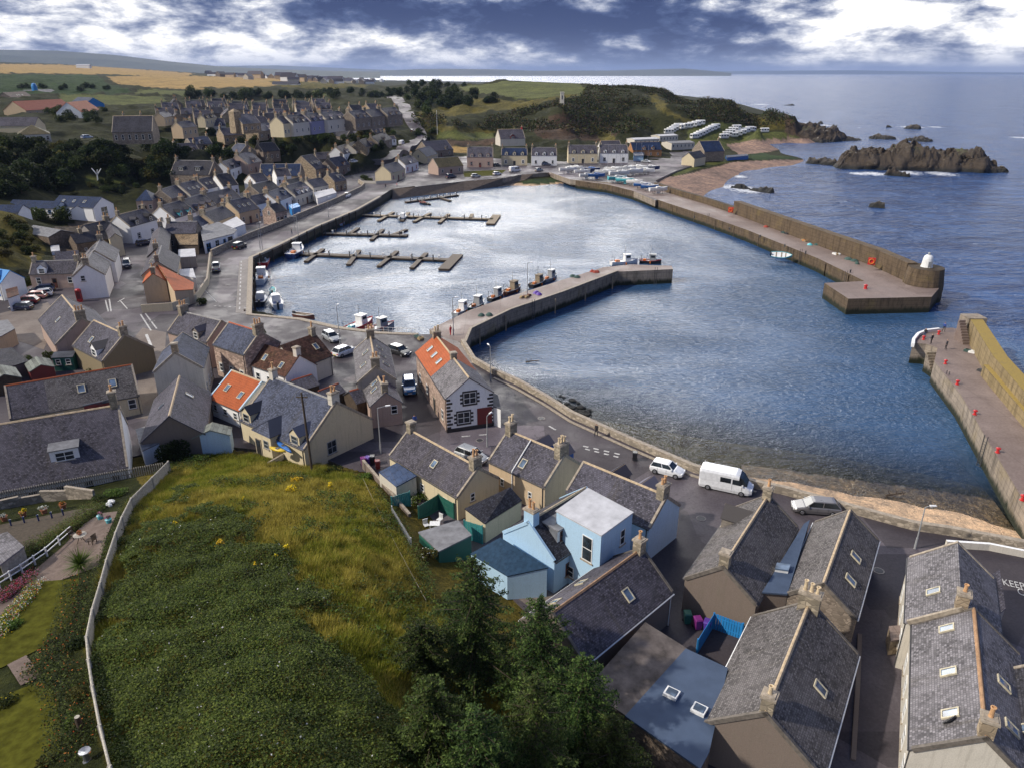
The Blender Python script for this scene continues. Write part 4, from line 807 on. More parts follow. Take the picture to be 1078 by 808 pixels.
def house(name, label, A, B, E=None, w=None, he=3.0, pitch=.82, g=ZQ, wall='cream', roof='slate', ridge='ridge_sand', chim=((-1, 2), (1, 2)), chmat='chimney_stone', potmat='pot',
  front=None, gabs='', dorm=(), sky=(), coping='cope', deep=True, cat='house', group=None, win=(.9, 1.3), frame='white_paint', sur=None, door=None, roofs=None, gut='iron', chh=1.2, hip=False, wallB=None, ov=.14, gw=(.8, 1.1), base=None):
 hw = (w or 6)/2
 if hip: chim = (); pitch = min(pitch, .55)
 def off(h):                                          # signed distance of the eave point from the ridge line
  a, b = at(*A, g+he+h*pitch), at(*B, g+he+h*pitch); e = at(*E, g+he); d = (b-a).xy.normalized(); v = (e-a).xy; return v.x*d.y-v.y*d.x
 if E is not None:
  s0 = 1 if off(0) > 0 else -1; lo, hi = 1.3, 8.0
  for _ in range(40):
   hw = (lo+hi)/2
   if off(hw)*s0 > hw: lo = hw
   else: hi = hw
 zr = g+he+hw*pitch; a, b = at(*A, zr), at(*B, zr)
 c = (a+b)/2; sgn = 1; ax = (b-a).xy.normalized()
 rt = Vector((ax.y, -ax.x))                           # right of the axis = local -y
 if rt.dot(-c.xy) < 0: ax = -ax; sgn = -1
 rz = math.atan2(ax.y, ax.x); L = (b-a).xy.length
 root = thing(name, label, cat, (c.x, c.y, g), rz, group); hr = he+hw*pitch; x1 = L/2
 root['hw'] = hw; root['L'] = L; root['he'] = he; root['hr'] = hr; root['sgn'] = sgn
 # walls with gables
 mb = MB(); pr = [(-hw, -.6), (hw, -.6), (hw, he), (0, hr-.02), (-hw, he)] if not hip else [(-hw, -.6), (hw, -.6), (hw, he), (-hw, he)]
 for s in (-1, 1):
  P = [(s*x1, y, z) for y, z in pr]; mb.face(P if s > 0 else P[::-1], 0)
 mb.face([(-x1, -hw, -.6), (x1, -hw, -.6), (x1, -hw, he), (-x1, -hw, he)], 0); mb.face([(x1, hw, -.6), (-x1, hw, -.6), (-x1, hw, he), (x1, hw, he)], 0)
 mb.build('wall', [wall], root)
 if base:
  mb = MB(); mb.box(-x1-.04, x1+.04, -hw-.04, hw+.04, -.6, .55); mb.build('plinth', base, root)
 sl = math.hypot(1, pitch); nrm = Vector((0, -pitch, 1))/sl
 if hip:
  hx = max(.05, x1-hw*.9); mb = MB(); ez = he-ov*pitch; q = hw+ov; X = x1+ov
  for s in (-1, 1):
   mb.slab([(s*-X, s*-q, ez), (s*X, s*-q, ez), (s*hx, 0, hr), (s*-hx, 0, hr)], .1, 0, [(-X, 0), (X, 0), (hx, q*sl), (-hx, q*sl)])
   mb.slab([(s*X, s*-q, ez), (s*X, s*q, ez), (s*hx, 0, hr), (s*hx, 0, hr)][:3], .1, 0, [(-q, 0), (q, 0), (0, q*sl)])
  mb.build('roof', [roof], root)
 else:
  for x0f, x1f, rm in (roofs or ((-1, 1, roof),)):
   xa, xb = sorted((x0f*sgn*x1, x1f*sgn*x1)); e0 = .05 if coping else .12
   xa -= e0 if xa < -x1+.01 else 0; xb += e0 if xb > x1-.01 else 0
   mb = MB(); q = hw+ov; ez = he-ov*pitch+.1
   for s in (-1, 1):
    P = [(xa, -q, ez), (xb, -q, ez), (xb, 0, hr+.1), (xa, 0, hr+.1)]
    if s > 0: P = [(xb, q, ez), (xa, q, ez), (xa, 0, hr+.1), (xb, 0, hr+.1)]
    mb.slab(P, .11, 0, [(P[0][0], 0), (P[1][0], 0), (P[2][0], q*sl), (P[3][0], q*sl)])
   mb.build('roof', [rm], root)
  if ridge:
   mb = MB(); mb.loft([[(s*x1, -.14, hr+.03), (s*x1, -.04, hr+.16), (s*x1, .04, hr+.16), (s*x1, .14, hr+.03)] for s in (-1, 1)][::1]); mb.build('ridge_tiles', ridge, root)
  if coping:
   for s in (-1, 1):
    mb = MB(); xa, xb = (x1-.14, x1+.08) if s > 0 else (-x1-.08, -x1+.14)
    for t in (-1, 1):
     P = [(xa, t*-(hw+.05), he+.0), (xb, t*-(hw+.05), he+.0), (xb, 0, hr+.17), (xa, 0, hr+.17)]
     P = P if t > 0 else [P[1], P[0], P[3], P[2]]
     P = [(p[0], p[1], p[2]+(.15 if abs(p[1]) > .01 else 0)) for p in P]; mb.slab(P, .3)
    mb.build('coping', coping, root)
 if gut:
  for s in (-1, 1):
   mb = MB(); mb.tube((-x1, s*(hw+ov+.03), he-ov*pitch), (x1, s*(hw+ov+.03), he-ov*pitch), .06, n=6)
   if s < 0: mb.tube((x1-.25, -hw-.06, he-.2), (x1-.25, -hw-.06, 0), .045, n=6)
   mb.build('gutter', gut, root)
 for cx, pots in chim:
  x = cx*sgn*x1; x = max(-x1+.42, min(x1-.42, x)); chimney(root, x, hr-.9, hr+chh, .75, min(1.5, .75+.33*max(0, pots-1)), chmat, pots, potmat)
 # openings
 if front:
  nc, fl = front
  for k in range(nc):
   x = (-x1+(k+.5)*2*x1/nc)
   for f in range(fl):
    z = .95+f*2.65
    if door and f == 0 and k == nc//2: link('door', door_mesh(.95, 2.05, door), root, (x, -hw, 0)); continue
    if z+win[1] > he-.05: continue
    put_window(root, x, -hw, z, 0, *win, deep=deep, frame=frame, sur=sur)
 for ch in gabs.split():                               # e.g. A:0.2:3.1 (end : y fraction : sill height)
  en, yf, z = ch.split(':'); s = (-1 if en == 'A' else 1)*sgn
  put_window(root, s*x1, float(yf)*hw, float(z), math.pi/2*s, *gw, deep=deep, frame=frame, sur=sur)
 for dd in dorm:
  xf, kind = dd[0], dd[1]; dw = dd[2] if len(dd) > 2 else 1.5; wm = dd[3] if len(dd) > 3 else wall; rm = dd[4] if len(dd) > 4 else roof; side = dd[5] if len(dd) > 5 else -1
  x = xf*sgn*x1; hgt = 1.35 if kind == 'box' else 1.15; y0 = hw*(.98 if kind == 'gable' else .72); zb = he+(hw-y0)*pitch; zt = zb+hgt
  D = link('dormer', None, root); D.rotation_euler = (0, 0, 0 if side < 0 else math.pi); D.empty_display_size = .2
  xx = x if side < 0 else -x; mb = MB(); yb = min(y0, max(0.05, hw-(zt-he)/pitch))
  yb2 = -max(.02, yb)
  mb.face([(xx-dw/2, -y0, zb-.35), (xx+dw/2, -y0, zb-.35), (xx+dw/2, -y0, zt)] + ([(xx, -y0, zt+dw*.42)] if kind == 'gable' else []) + [(xx-dw/2, -y0, zt)], 0)
  for s in (-1, 1):
   P = [(xx+s*dw/2, -y0, zb-.35), (xx+s*dw/2, yb2, zt), (xx+s*dw/2, -y0, zt)]; mb.face(P if s > 0 else P[::-1], 1)
  bpy.data.objects.remove(D)
  D = mb.build('dormer', [wm, 'lead' if kind == 'box' else wm], root); D.rotation_euler = (0, 0, 0 if side < 0 else math.pi)
  mr = MB()
  if kind == 'gable':
   zp = zt+dw*.42; yr = -max(.02, hw-(zp-he)/pitch)
   for s in (-1, 1):
    P = [(xx, -y0-.1, zp+.08), (xx+s*(dw/2+.12), -y0-.1, zt-.05), (xx+s*(dw/2+.12), yb2+.1, zt-.05), (xx, yr+.15, zp+.08)]; P = P if s < 0 else P[::-1]
    mr.slab(P, .09, 0, [(p[1], abs(p[0]-xx)) for p in P])
   P = [(xx-.09, -y0-.12, zp+.1), (xx+.09, -y0-.12, zp+.1), (xx+.09, yr+.1, zp+.1), (xx-.09, yr+.1, zp+.1)]; mr.slab(P, .08, 1); mr.build('dormer_roof', [rm, ridge or 'ridge_grey'], D)
  else:
   P = [(xx-dw/2-.12, -y0-.15, zt+.02), (xx+dw/2+.12, -y0-.15, zt+.02), (xx+dw/2+.12, yb2+.15, zt+.14), (xx-dw/2-.12, yb2+.15, zt+.14)]; mr.slab(P, .1, 0, [(p[0], p[1]) for p in P]); mr.build('dormer_roof', [rm if len(dd) > 4 else 'lead'], D)
  link('window', window_mesh(dw*.66, 1.0, frame=frame)[2], D, (xx, -y0-.01, zb+.05))
 for ss in sky:
  xf, sf = ss[0], ss[1]; side = ss[2] if len(ss) > 2 else -1; sw, sh = (ss[3], ss[4]) if len(ss) > 4 else (.75, 1.05); x = xf*sgn*x1; y = side*hw*(1-sf); z = he+(hw-abs(y))*pitch+.1
  key = ('sky', sw, sh)
  if key not in _wc:
   mb = MB(); mb.box(-sw/2, sw/2, -sh/2, -sh/2+.09, -.05, .11); mb.box(-sw/2, sw/2, sh/2-.09, sh/2, -.05, .11); mb.box(-sw/2, -sw/2+.09, -sh/2+.09, sh/2-.09, -.05, .11); mb.box(sw/2-.09, sw/2, -sh/2+.09, sh/2-.09, -.05, .11)
   pn = MB(); pn.face([(-sw/2+.09, -sh/2+.09, .07), (sw/2-.09, -sh/2+.09, .07), (sw/2-.09, sh/2-.09, .07), (-sw/2+.09, sh/2-.09, .07)]); _wc[key] = (mb.mesh('skylight', 'lead' if sw < .7 else 'frame_cream'), pn.mesh('pane', 'glass_sky'))
  o = link('skylight', _wc[key][0], root, (x, y, z)); o.rotation_euler = (math.atan(pitch)*(1 if side < 0 else -1), 0, 0); link('pane', _wc[key][1], o)
 return root
def ext(root, px, z0, z1, wall, roof, name='extension', zs=None, lip=.12):   # lower wing of a house, roof plane through px at z1 (zs: own height per corner)
 zs = zs or [z1]*len(px); W3 = [at(x, y, z) for (x, y), z in zip(px, zs)]
 P = [tolocal(root, p) for p in W3]; ground_z = z0-root.location.z
 if area2([(p.x, p.y) for p in P]) < 0: P.reverse()
 n = len(P); mb = MB()
 for i in range(n):
  a, b = P[i], P[(i+1) % n]; mb.face([(a.x, a.y, ground_z), (b.x, b.y, ground_z), (b.x, b.y, b.z-.03), (a.x, a.y, a.z-.03)])
 e = mb.build(name, wall, root); c = sum(P, Vector())/n; mr = MB(); Q = [p+(p-c).normalized()*lip*Vector((1, 1, 0)) if False else Vector((p.x+(p.x-c.x)*.03, p.y+(p.y-c.y)*.03, p.z+.06)) for p in P]
 d0 = (Q[1]-Q[0]).xy.normalized(); uv = [((q-Q[0]).xy.dot(d0), (q-Q[0]).xy.dot(Vector((-d0.y, d0.x)))) for q in Q]
 mr.slab(Q, .12, 0, uv); mr.build('extension_roof', roof, e); return e
def flat(name, label, px, z, wall, roof, g=ZQ, parapet=.0, cat='building', zs=None, group=None):
 zs = zs or [z]*len(px); W3 = [at(x, y, q) for (x, y), q in zip(px, zs)]; c = sum(W3, Vector())/len(W3)
 root = thing(name, label, cat, (c.x, c.y, g), 0, group); P = [p-Vector((c.x, c.y, g)) for p in W3]
 if area2([(p.x, p.y) for p in P]) < 0: P.reverse()
 n = len(P); mb = MB()
 for i in range(n):
  a, b = P[i], P[(i+1) % n]; mb.face([(a.x, a.y, -.6), (b.x, b.y, -.6), (b.x, b.y, b.z-.02), (a.x, a.y, a.z-.02)])
 mb.build('wall', wall, root); mr = MB(); cc = sum(P, Vector())/n
 Q = [Vector((cc.x+(p.x-cc.x)*1.03, cc.y+(p.y-cc.y)*1.03, p.z+.05)) for p in P]; d0 = (Q[1]-Q[0]).xy.normalized()
 uv = [((q-Q[0]).xy.dot(d0), (q-Q[0]).xy.dot(Vector((-d0.y, d0.x)))) for q in Q]; mr.slab(Q, .14, 0, uv); mr.build('roof', roof, root); return root
def wallwin(root, pa, pb, zsill, fr, w, h, **kw):        # window on an arbitrary wall: foot points pa->pb at photo pixels, z of pixels given
 a, b = tolocal(root, pa), tolocal(root, pb); d = (b-a); d.z = 0; p = a+d*fr
 rz = math.atan2(d.y, d.x); n = Vector((d.y, -d.x, 0)).normalized()
 wn = Vector((math.sin(root.rotation_euler[2]), 0, 0))
 cl = tolocal(root, Vector((0, 0, 0))); 
 if n.dot(cl-p) < 0: rz += math.pi
 put_window(root, p.x, p.y, zsill-root.location.z, rz, w, h, **kw)
def near_houses():
 # ---- right foreground
 h = house('slate_house', 'slate house at the bottom edge with lichened left slope and stone back gable', (852.9,632.9), (806,750), E=(746,744), he=3.0, wall='dun', roof='slate_lichen', chim=((-1,3),(1,1)), sky=((.05,.4),), gut='white_paint', coping='cope_dark', potmat='pot_pale')
 h = house('slate_house', 'slate house beside the alley with two skylights on its dark right slope', (895,537), (867,614), E=(824.8,626.5), he=3.1, wall='stone', roof='slate_lichen', chim=(), sky=((-.1,.45),(.45,.4)), gut='white_paint', coping='cope_dark')
 h = house('slate_house', 'tall gabled slate house facing the sea front with stone chimneys at both ends', (809,521), (761,596), E=(713,620), he=3.2, wall='dun', roof='slate_lichen', chim=((-1,1),(1,0)), dorm=((-.5,'gable',1.9,'stone_grey','slate_lichen',1),), coping='cope_dark')
 flat('flat_roofed_link', 'flat dark roof strip with puddles and skylight between two slate houses', [(846,552),(852,548),(829,624),(803,622)], ZQ+3.4, 'dun', 'felt_blue', cat='outbuilding')
 flat('skylight_box', 'white framed roof light on the flat link roof', [(818,592),(832,594),(830,600),(816,598)], ZQ+3.75, 'white_paint', 'glass_sky', g=ZQ+3.4, cat='roof light')
 h = house('terraced_house', 'pale slate roofed terraced house in the bottom right corner with dish aerial', (1025.3,641), (1038,776), E=(962,660), he=4.2, wall='offwhite', roof='slate_pale', ridge='ridge_orange', coping='cope_dark', chim=((1,1),), front=(5,2), sky=((-.75,.55),(.0,.55),(.62,.55),(-.1,.5,1,.75,1.05),(.5,.45,1)), gut='iron', chmat='sandstone')
 mb = MB(); mb.lathe([(.02,0),(.3,.05),(.45,.16)], n=14); d = mb.build('satellite_dish', 'iron', h, (h['L']*.36*h['sgn'], -h['hw']*.45, h['hr']-h['hw']*.35)); d.rotation_euler = (rad(60), 0, rad(-30))
 h = house('terraced_house', 'mottled slate house with purple rear wing behind the bottom right terrace', (1008,571), (1012,640), E=(957.5,590), he=4.2, wall='offwhite', roof='slate_pale', ridge=None, chim=((1,1),), front=(3,2), sky=((.35,.5),), chmat='sandstone')
 ext(h, [(1026,618),(1052,600),(1058,640),(1036,660)], ZQ, ZQ+4.0, 'grey_wall', 'slate_purple')
 flat('stair_block', 'small stone outside stair against the pale terrace wall', [(936,659),(951,658),(953,672),(938,674)], ZQ+1.4, 'sandstone', 'concrete', cat='steps')
 h = house('slate_house', 'dark slate house cut by the bottom right corner of the view', (1085,700), (1105,830), E=(1054,760), he=4.0, wall='grey_wall', roof='slate_dark', chim=(), sky=((.1,.5),))
 h = house('slate_house', 'blue slate roofed house with tan ridge beside the dark flat roofs', (676,577), (581,645), E=(617,697), he=3.1, wall='dun', roof='slate_purple', ridge='ridge_orange', coping='cope_dark', chim=((-1,1),), sky=((-.25,.45),(.6,.5,1),(0,.45,1)), gut='white_paint')
 flat('flat_roofed_house', 'low building with brown weathered flat roof beside the trees', [(679,656),(618,724),(660,752),(722,683)], ZQ+3.2, 'rubble', 'felt_brown')
 h = flat('flat_roofed_house', 'low building with blue grey flat roof and two square skylights', [(722,684),(660,753),(737,807),(746,790),(765,704)], ZQ+3.3, 'rubble', 'felt_blue')
 for x, y in ((707,730),(736,747)):
  c = tolocal(h, at(x, y, ZQ+3.4)); mb = MB(); mb.box(-.45,.45,-.4,.4,-.1,.18,0); mb.box(-.33,.33,-.28,.28,.18,.24,1); o = mb.build('roof_light', ['white_paint','glass_sky'], h, (c.x,c.y,c.z)); o.rotation_euler = (0,0,rad(-35))
 # ---- blue house group
 h = house('blue_house', 'pale blue house with dark slate slope and white rooftop box extension', (617,513), (556,549), E=(577,595), he=3.3, wall='blue_wall', roof='slate_dark', ridge='ridge_sand', chim=((1,2),), chmat='blue_wall', coping='blue_wall', dorm=((.42,'box',1.9,'white','sheet_grey'),), door='darkred', front=(2,1), frame='brown_paint')
 e = ext(h, [(586,537.5),(619,514),(666,539),(633,563)], ZQ, ZQ+6.6, 'blue_wall', 'felt_white')
 a, b, c = at(586,537.5,ZQ+6.6), at(633,563,ZQ+6.6), at(666,539,ZQ+6.6)
 wallwin(h, a, b, ZQ+3.4, .72, 1.1, 2.4, frame='white_paint'); wallwin(h, b, c, ZQ+4.1, .7, .7, 1.5, frame='white_paint'); wallwin(h, a, b, ZQ+.8, .35, .9, 1.1, frame='white_paint')
 ext(h, [(496,583),(527,566),(576,597),(534,606)], ZQ, 0, 'blue_wall', 'felt_teal', zs=[ZQ+2.5, ZQ+3.6, ZQ+3.0, ZQ+2.4])
 h = house('terraced_house', 'slate terraced house whose tall gable to the lane is painted pale blue', (614.4,486), (702,522), E=(691,559), he=3.6, wall='blue_wall_pale', roof='slate', chim=((1,2),), dorm=((-.35,'gable',1.6,'stone_grey','slate',1),(.35,'gable',1.6,'stone_grey','slate',1)), potmat='pot')
 h = house('terraced_house', 'slate terraced house with white roof pipe and stepped stone chimneys', (535,453), (594.5,478), E=(517.5,486), he=3.2, wall='tan', roof='slate', chim=((-1,2),(1,3)), sky=((.05,.3),), front=(2,1), win=(.5,.9), dorm=((-.2,'gable',1.6,'blue_paint','slate',1),(.5,'gable',1.6,'blue_paint','slate',1)), potmat='pot_pale')
 mb = MB(); x = -.12*h['L']/2*h['sgn']; mb.tube((x, -h['hw']-.1, h['he']+.1), (x, -.2, h['hr']+.15), .07); mb.tube((x, -h['hw']-.1, h['he']+.1), (x, -h['hw']-.1, 0), .06); mb.build('vent_pipe', 'white_paint', h)
 h = house('cottage', 'cream cottage with brown slate roof and twin terracotta pots above its gable', (430.5,452), (503.4,492), E=(488,527), he=2.7, wall='cream', roof='slate_purple', chim=((-1,0),(1,2)), sky=((.1,.45,-1,.7,.9),), front=(3,1), win=(.7,.8), gabs='B:-.3:1.5', gw=(.6,.9))
 ext(h, [(490,535),(536.5,513),(549,527),(511,551)], ZQ, 0, 'cream', 'slate_dark', zs=[ZQ+3.0,ZQ+3.4,ZQ+2.1,ZQ+2.1])
 h = house('quoin_house', 'white gabled house with black quoins and half orange pantile half slate roof', (459,353), (494,398), E=(470,420), he=4.6, pitch=.75, wall='stone_pink', roof='slate', chim=((-1,2),(.12,0)), chh=.8, roofs=((-1,.12,'pantile'),(.12,1,'slate_pale')), front=(4,1), sky=((-.7,.5),(-.4,.5),(-.1,.5)), door='black_paint', coping=None, potmat='pot_pale')
 quoin_front(h)
 ext(h, [(508,409),(524,416),(527,430),(512,425)], ZQ, ZQ+2.6, 'white', 'felt_roof')
 h = house('dormer_house', 'large cream house with blue slate roof and gabled dormers above the mound', (286,396.5), (354,423), E=(318,472), he=2.6, pitch=.8, wall='cream', roof='slate_blue', chim=((-1,1),(1,2)), ridge='ridge_grey', dorm=((-.8,'gable',1.7,'cream','slate_blue'),(.72,'gable',1.7,'cream','slate_blue')), gabs='B:-.25:.6', gw=(1.3,1.6), frame='grey_paint', chmat='offwhite')
 wing(h, -.05, 3.2, 2.8, 3.0, 'cream', 'slate_blue')
 # ---- slate houses left of centre
 h = house('slate_house', 'pale slate house with a long chimney wall behind the quoin house lane', (390,353.5), (395.5,386), E=(373,369), he=4.0, wall='grey_wall', roof='slate_pale', chim=((-1,2),(1,2)), sky=((-.2,.6),(.4,.4),(-.4,.6,1),(0,.5,1),(.45,.4,1)), front=(3,1))
 h = house('cottage', 'lower pink harled cottage with pale ridge joined to the tall slate house', (397,394), (405.6,413), E=(390,427), he=3.0, wall='pink', roof='slate_pale', ridge='ridge_sand', chim=((1,1),), sky=((-.4,.65),(.1,.5)), gabs='B:.5:1.6', coping=None)
 h = house('brown_roofed_house', 'house with dark brown tiled roof, two skylights and a white gable', (279.4,363), (315,374), E=(309,399), he=3.1, wall='white', roof='roof_brown', ridge=None, chim=((1,0),), sky=((-.55,.45),(.5,.35)), coping=None, chmat='offwhite', front=(3,1))
 h = house('brown_roofed_house', 'house with plain brown tiled roof and blue skylight beside the quay road', (296,364), (331,351.5), E=(349,374), he=3.0, wall='offwhite', roof='roof_brown', ridge=None, chim=((1,1),), sky=((.55,.5),), coping=None)
 for lab, A, B, E in (('small slate outhouse with red ridge behind the dormer house roof', (307,401), (328,394.5), (342,403)), ('red ridged slate outhouse nearest the pink harled cottage', (335,412), (356,404), (366,411)), ('dark boarded outhouse with slate roof beside the stone stub chimney', (368,412), (379,409), (389,421))):
  house('outhouse', lab, A, B, E=E, he=2.0, pitch=.6, wall='timber_dark', roof='slate', ridge='ridge_red', chim=(), coping=None, cat='outbuilding', gut=None)
 h = house('orange_roofed_house', 'low white house with bright orange red pantile roof and two skylights', (244,390), (276,402), E=(223,420), he=2.4, pitch=.7, wall='white', roof='pantile', ridge='ridge_sand', chim=(), sky=((-.45,.45),(.5,.4)), coping='blue_wall_pale', front=(3,1), win=(.8,.9))
 h = house('white_house', 'tall pale house with broad blank gable and blue grey slate roof', (192.5,350.5), (184,371), E=(214.3,383), he=4.8, wall='offwhite', roof='slate_blue', ridge=None, chim=((1,0),), chmat='sandstone', front=(3,2))
 h = house('slate_house', 'slate house with small dormer and pots at the village junction', (191.5,328), (233,338), E=(221,361), he=4.2, wall='pink', roof='slate', ridge='ridge_grey', chim=((-1,3),), dorm=((.45,'gable',1.3,'stone_grey','slate'),), front=(2,1), gabs='A:0:2.6')
 h = house('stone_house', 'pink stone two storey house with red ridge tiles and blue grey slates', (241,339.5), (274,349.5), E=(222.5,361.7), he=4.8, wall='stone_pink', roof='slate_blue', ridge='ridge_red', chim=((1,3),), front=(3,2), win=(.8,1.2), sur='offwhite')
 h = house('slate_house', 'slate house with pale sloping ridge and white conservatory beside the round bush', (189,396), (178,438), w=6.6, he=2.7, wall='dun', roof='slate', ridge='ridge_sand', chim=(), sky=((0,.5,1,.6,.9),(-.3,.6)), coping=None)
 ext(h, [(143,452),(160,447),(176,462),(150,474)], ZQ, ZQ+2.3, 'white', 'sheet_grey')
 h = house('long_house', 'long house with mottled slate and orange red ridge behind the big dark roof', (5,406.5), (139,384), E=(16,440), he=2.6, wall='cream', roof='slate_lichen', ridge='pantile', chim=(), sky=((.12,.5,-1,.9,1.2),(.62,.5,-1,.9,1.2)), front=(7,1), door='darkred', roofs=((-1,-.42,'slate_purple'),(-.42,1,'slate_lichen')))
 ext(h, [(86,421),(134,411),(136,416),(88,427)], ZQ, ZQ+2.7, 'darkred', 'felt_roof')
 h = house('long_house', 'biggest purple slate roof with a white box dormer above the garden fence', (-50,455), (125,426.5), E=(142.5,490), he=2.8, wall='white', roof='slate_purple', ridge='ridge_sand', chim=((1,1),), dorm=((.27,'box',2.6,'white','sheet_grey'),), front=(6,1), chh=1.8)
 h = house('slate_house', 'slate house with stacked stone chimneys beside the phone box', (65.4,311), (85.4,335), E=(59,363), he=3.4, wall='pink', roof='slate', chim=((1,3),), sky=((.05,.45),))
 h = house('slate_house', 'slate house with small white dormer and wide olive gable wall', (99,337.5), (131,352), E=(114,383), he=3.4, wall='olive_wall', roof='slate', chim=((1,2),), sky=((-.3,.4),), dorm=((.45,'gable',1.7,'white','slate_lichen'),))
 h = house('white_house', 'large white gabled house with grey slates at the end of the lane', (90,278), (97,266), E=(109,290.7), he=4.6, wall='white', roof='slate_pale', ridge='ridge_grey', chim=((-1,2),), sky=((-.1,.5,1),(.5,.4,1)), gabs='A:.35:3.6')
 h = house('white_house', 'second white house stepped up the lane with long roof lights', (99.5,264), (105.5,252), E=(124,265), he=4.4, wall='white', roof='slate_pale', ridge='ridge_grey', chim=((1,2),), sky=((-.2,.6,1,.6,1.8),(.4,.6,1,.6,1.8)))
 h = house('cottage', 'pinkish cottage with white gabled dormer and brown arched door', (34,275.5), (83,274), E=(33,289), he=3.0, wall='pink', roof='slate_purple', ridge='ridge_grey', chim=((-1,1),(1,1)), dorm=((-.45,'gable',1.7,'white','slate_purple'),), front=(3,1), door='brown_paint')
 # ---- beyond, left
 house('stone_barn', 'old brown stone barn with weathered grey roof below the bank', (36,237.5), (64,242.5), w=6.5, he=4.4, pitch=.35, wall='rubble', roof='sheet_grey', ridge=None, chim=(), coping=None, cat='barn', gut=None)
 h = house('stone_house', 'old brown stone house with dark slates in front of the blue roofed sheds', (74,247), (108,242), E=(78,257), he=3.0, wall='rubble', roof='slate_dark', ridge=None, chim=((-.4,1),(.9,1)), coping=None, front=(2,1), win=(.6,.7))
 flat('white_shed', 'small white flat shed against the brown stone house', [(53,259),(62,258),(63,264),(54,265)], ZQ+2.3, 'white', 'felt_white', cat='shed')
 house('workshop', 'long low white workshop with navy sheet roof', (14,210.5), (64,212.5), E=(55,220), he=2.4, g=6.8, pitch=.6, wall='white', roof='slate_navy', ridge=None, chim=(), coping=None, front=(4,1), frame='blue_paint', cat='workshop', win=(1.0,1.2))
 house('workshop', 'white workshop with two gables and a dark garage door', (63,206), (107,208), E=(77,218), he=3.2, g=6.2, pitch=.6, wall='white', roof='slate_navy', ridge=None, chim=(), coping=None, sky=((-.6,.5),(-.1,.5),(.4,.5)), cat='workshop', gabs='B:0:.3', gw=(2.4,2.6))
 house('workshop', 'small white gabled workshop standing forward of the navy roof', (88,211.5), (81,217), w=5.5, he=2.0, g=6.2, pitch=.6, wall='white', roof='slate_navy', ridge=None, chim=(), coping=None, cat='workshop')
 house('workshop', 'leftmost navy roofed white shed under the yellow bank', (-20,216), (24,216), E=(0,224), he=2.2, g=9, pitch=.6, wall='white', roof='slate_navy', ridge=None, chim=(), coping=None, cat='workshop')
 house('white_house', 'white house with black painted window surrounds at the lane head', (122.6,227), (152,219.5), E=(134.5,239.5), he=4.4, wall='white', roof='slate_purple', ridge='ridge_sand', chim=((-1,1),(1,1)), front=(2,2), sur='black_paint', win=(.9,1.2), dorm=((-.45,'gable',1.5,'black_paint','slate_dark'),(.55,'gable',1.5,'black_paint','slate_dark')))
 house('cream_house', 'narrow cream gabled house leaning on the white house at the lane head', (114,232), (121,246), E=(127,253), he=4.4, wall='cream', roof='slate_purple', ridge=None, chim=((-1,1),), coping=None)
 house('slate_house', 'slate house with tan tiled lean-to between lane and harbour wall', (176,234), (207.5,233.5), E=(185,246), he=4.0, wall='stone', roof='slate', ridge='ridge_grey', chim=((-1,2),), coping=None, front=(3,1))
 flat('lean_to', 'tan tiled lean-to below the slate house by the harbour wall', [(184,247),(208,246.5),(208,258),(189,258)], 0, 'rubble', 'roof_tan', zs=[ZQ+3.8,ZQ+3.8,ZQ+2.4,ZQ+2.4], cat='outbuilding')
 flat('garage', 'grey flat roofed garage beneath the tan lean-to', [(188,263),(205,262),(206,270),(188,271)], ZQ+2.5, 'grey_wall', 'felt_white', cat='garage')
 house('stone_house', 'brown stone gable house with many chimneys behind the orange roofed house', (169,238), (164,262), E=(176,266), he=4.2, wall='stone', roof='slate_purple', ridge=None, chim=((-1,2),(1,2)), coping=None)
 house('cream_house', 'cream house with purple slate roof squeezed behind the orange roofed gable', (170,259), (165,275), E=(187,280), he=4.0, wall='tan', roof='slate_purple', ridge='ridge_grey', chim=((1,1),), sky=((0,.5,1),(.3,.5,1)), coping=None)
 h = house('orange_roofed_house', 'tan gabled house with orange pantiles facing the village junction', (164.5,279), (161,288), E=(148,304), he=4.0, wall='tan', roof='pantile', ridge='ridge_orange', chim=((1,1),), coping=None)
 ext(h, [(167,279),(204,298),(203,305),(183.5,306)], ZQ, 0, 'tan', 'pantile', zs=[ZQ+5.9,ZQ+3.0,ZQ+2.7,ZQ+3.4])
 flat('white_shed', 'pale flat roofed store between orange roof and garden', [(186,284),(203,283),(206,293),(190,290)], ZQ+2.6, 'white', 'felt_white', cat='shed')
 house('slate_house', 'dark slate roofed store behind the narrow cream gabled house', (88,237), (112,232), w=6, he=3.0, g=4, wall='grey_wall', roof='slate_dark', chim=((1,1),), front=(2,1), coping=None)
 house('outhouse', 'low slate outhouse behind the pinkish cottage roof', (58,266), (82,264), w=4.6, he=2.4, wall='rubble', roof='slate', ridge=None, chim=(), coping=None, cat='outbuilding', gut=None)
 house('slate_house', 'small white house with slate roof tucked under the navy roofed hall', (262,184), (276,182), w=6, he=3.4, g=4, wall='white', roof='slate', chim=((1,1),), front=(2,1), deep=False, gut=None)
 house('slate_house', 'white house with purple slates at the foot of the bank', (288,178), (303,177), w=6, he=3.4, g=5, wall='white', roof='slate_purple', chim=((-1,1),(1,1)), front=(3,1), deep=False, gut=None)
 house('slate_house', 'slate house squeezed between harbour terrace and stone corner house', (322,190), (338,187), w=6, he=3.2, g=ZQ, wall='offwhite', roof='slate', chim=((-1,1),(1,1)), front=(3,1), deep=False, gut=None)
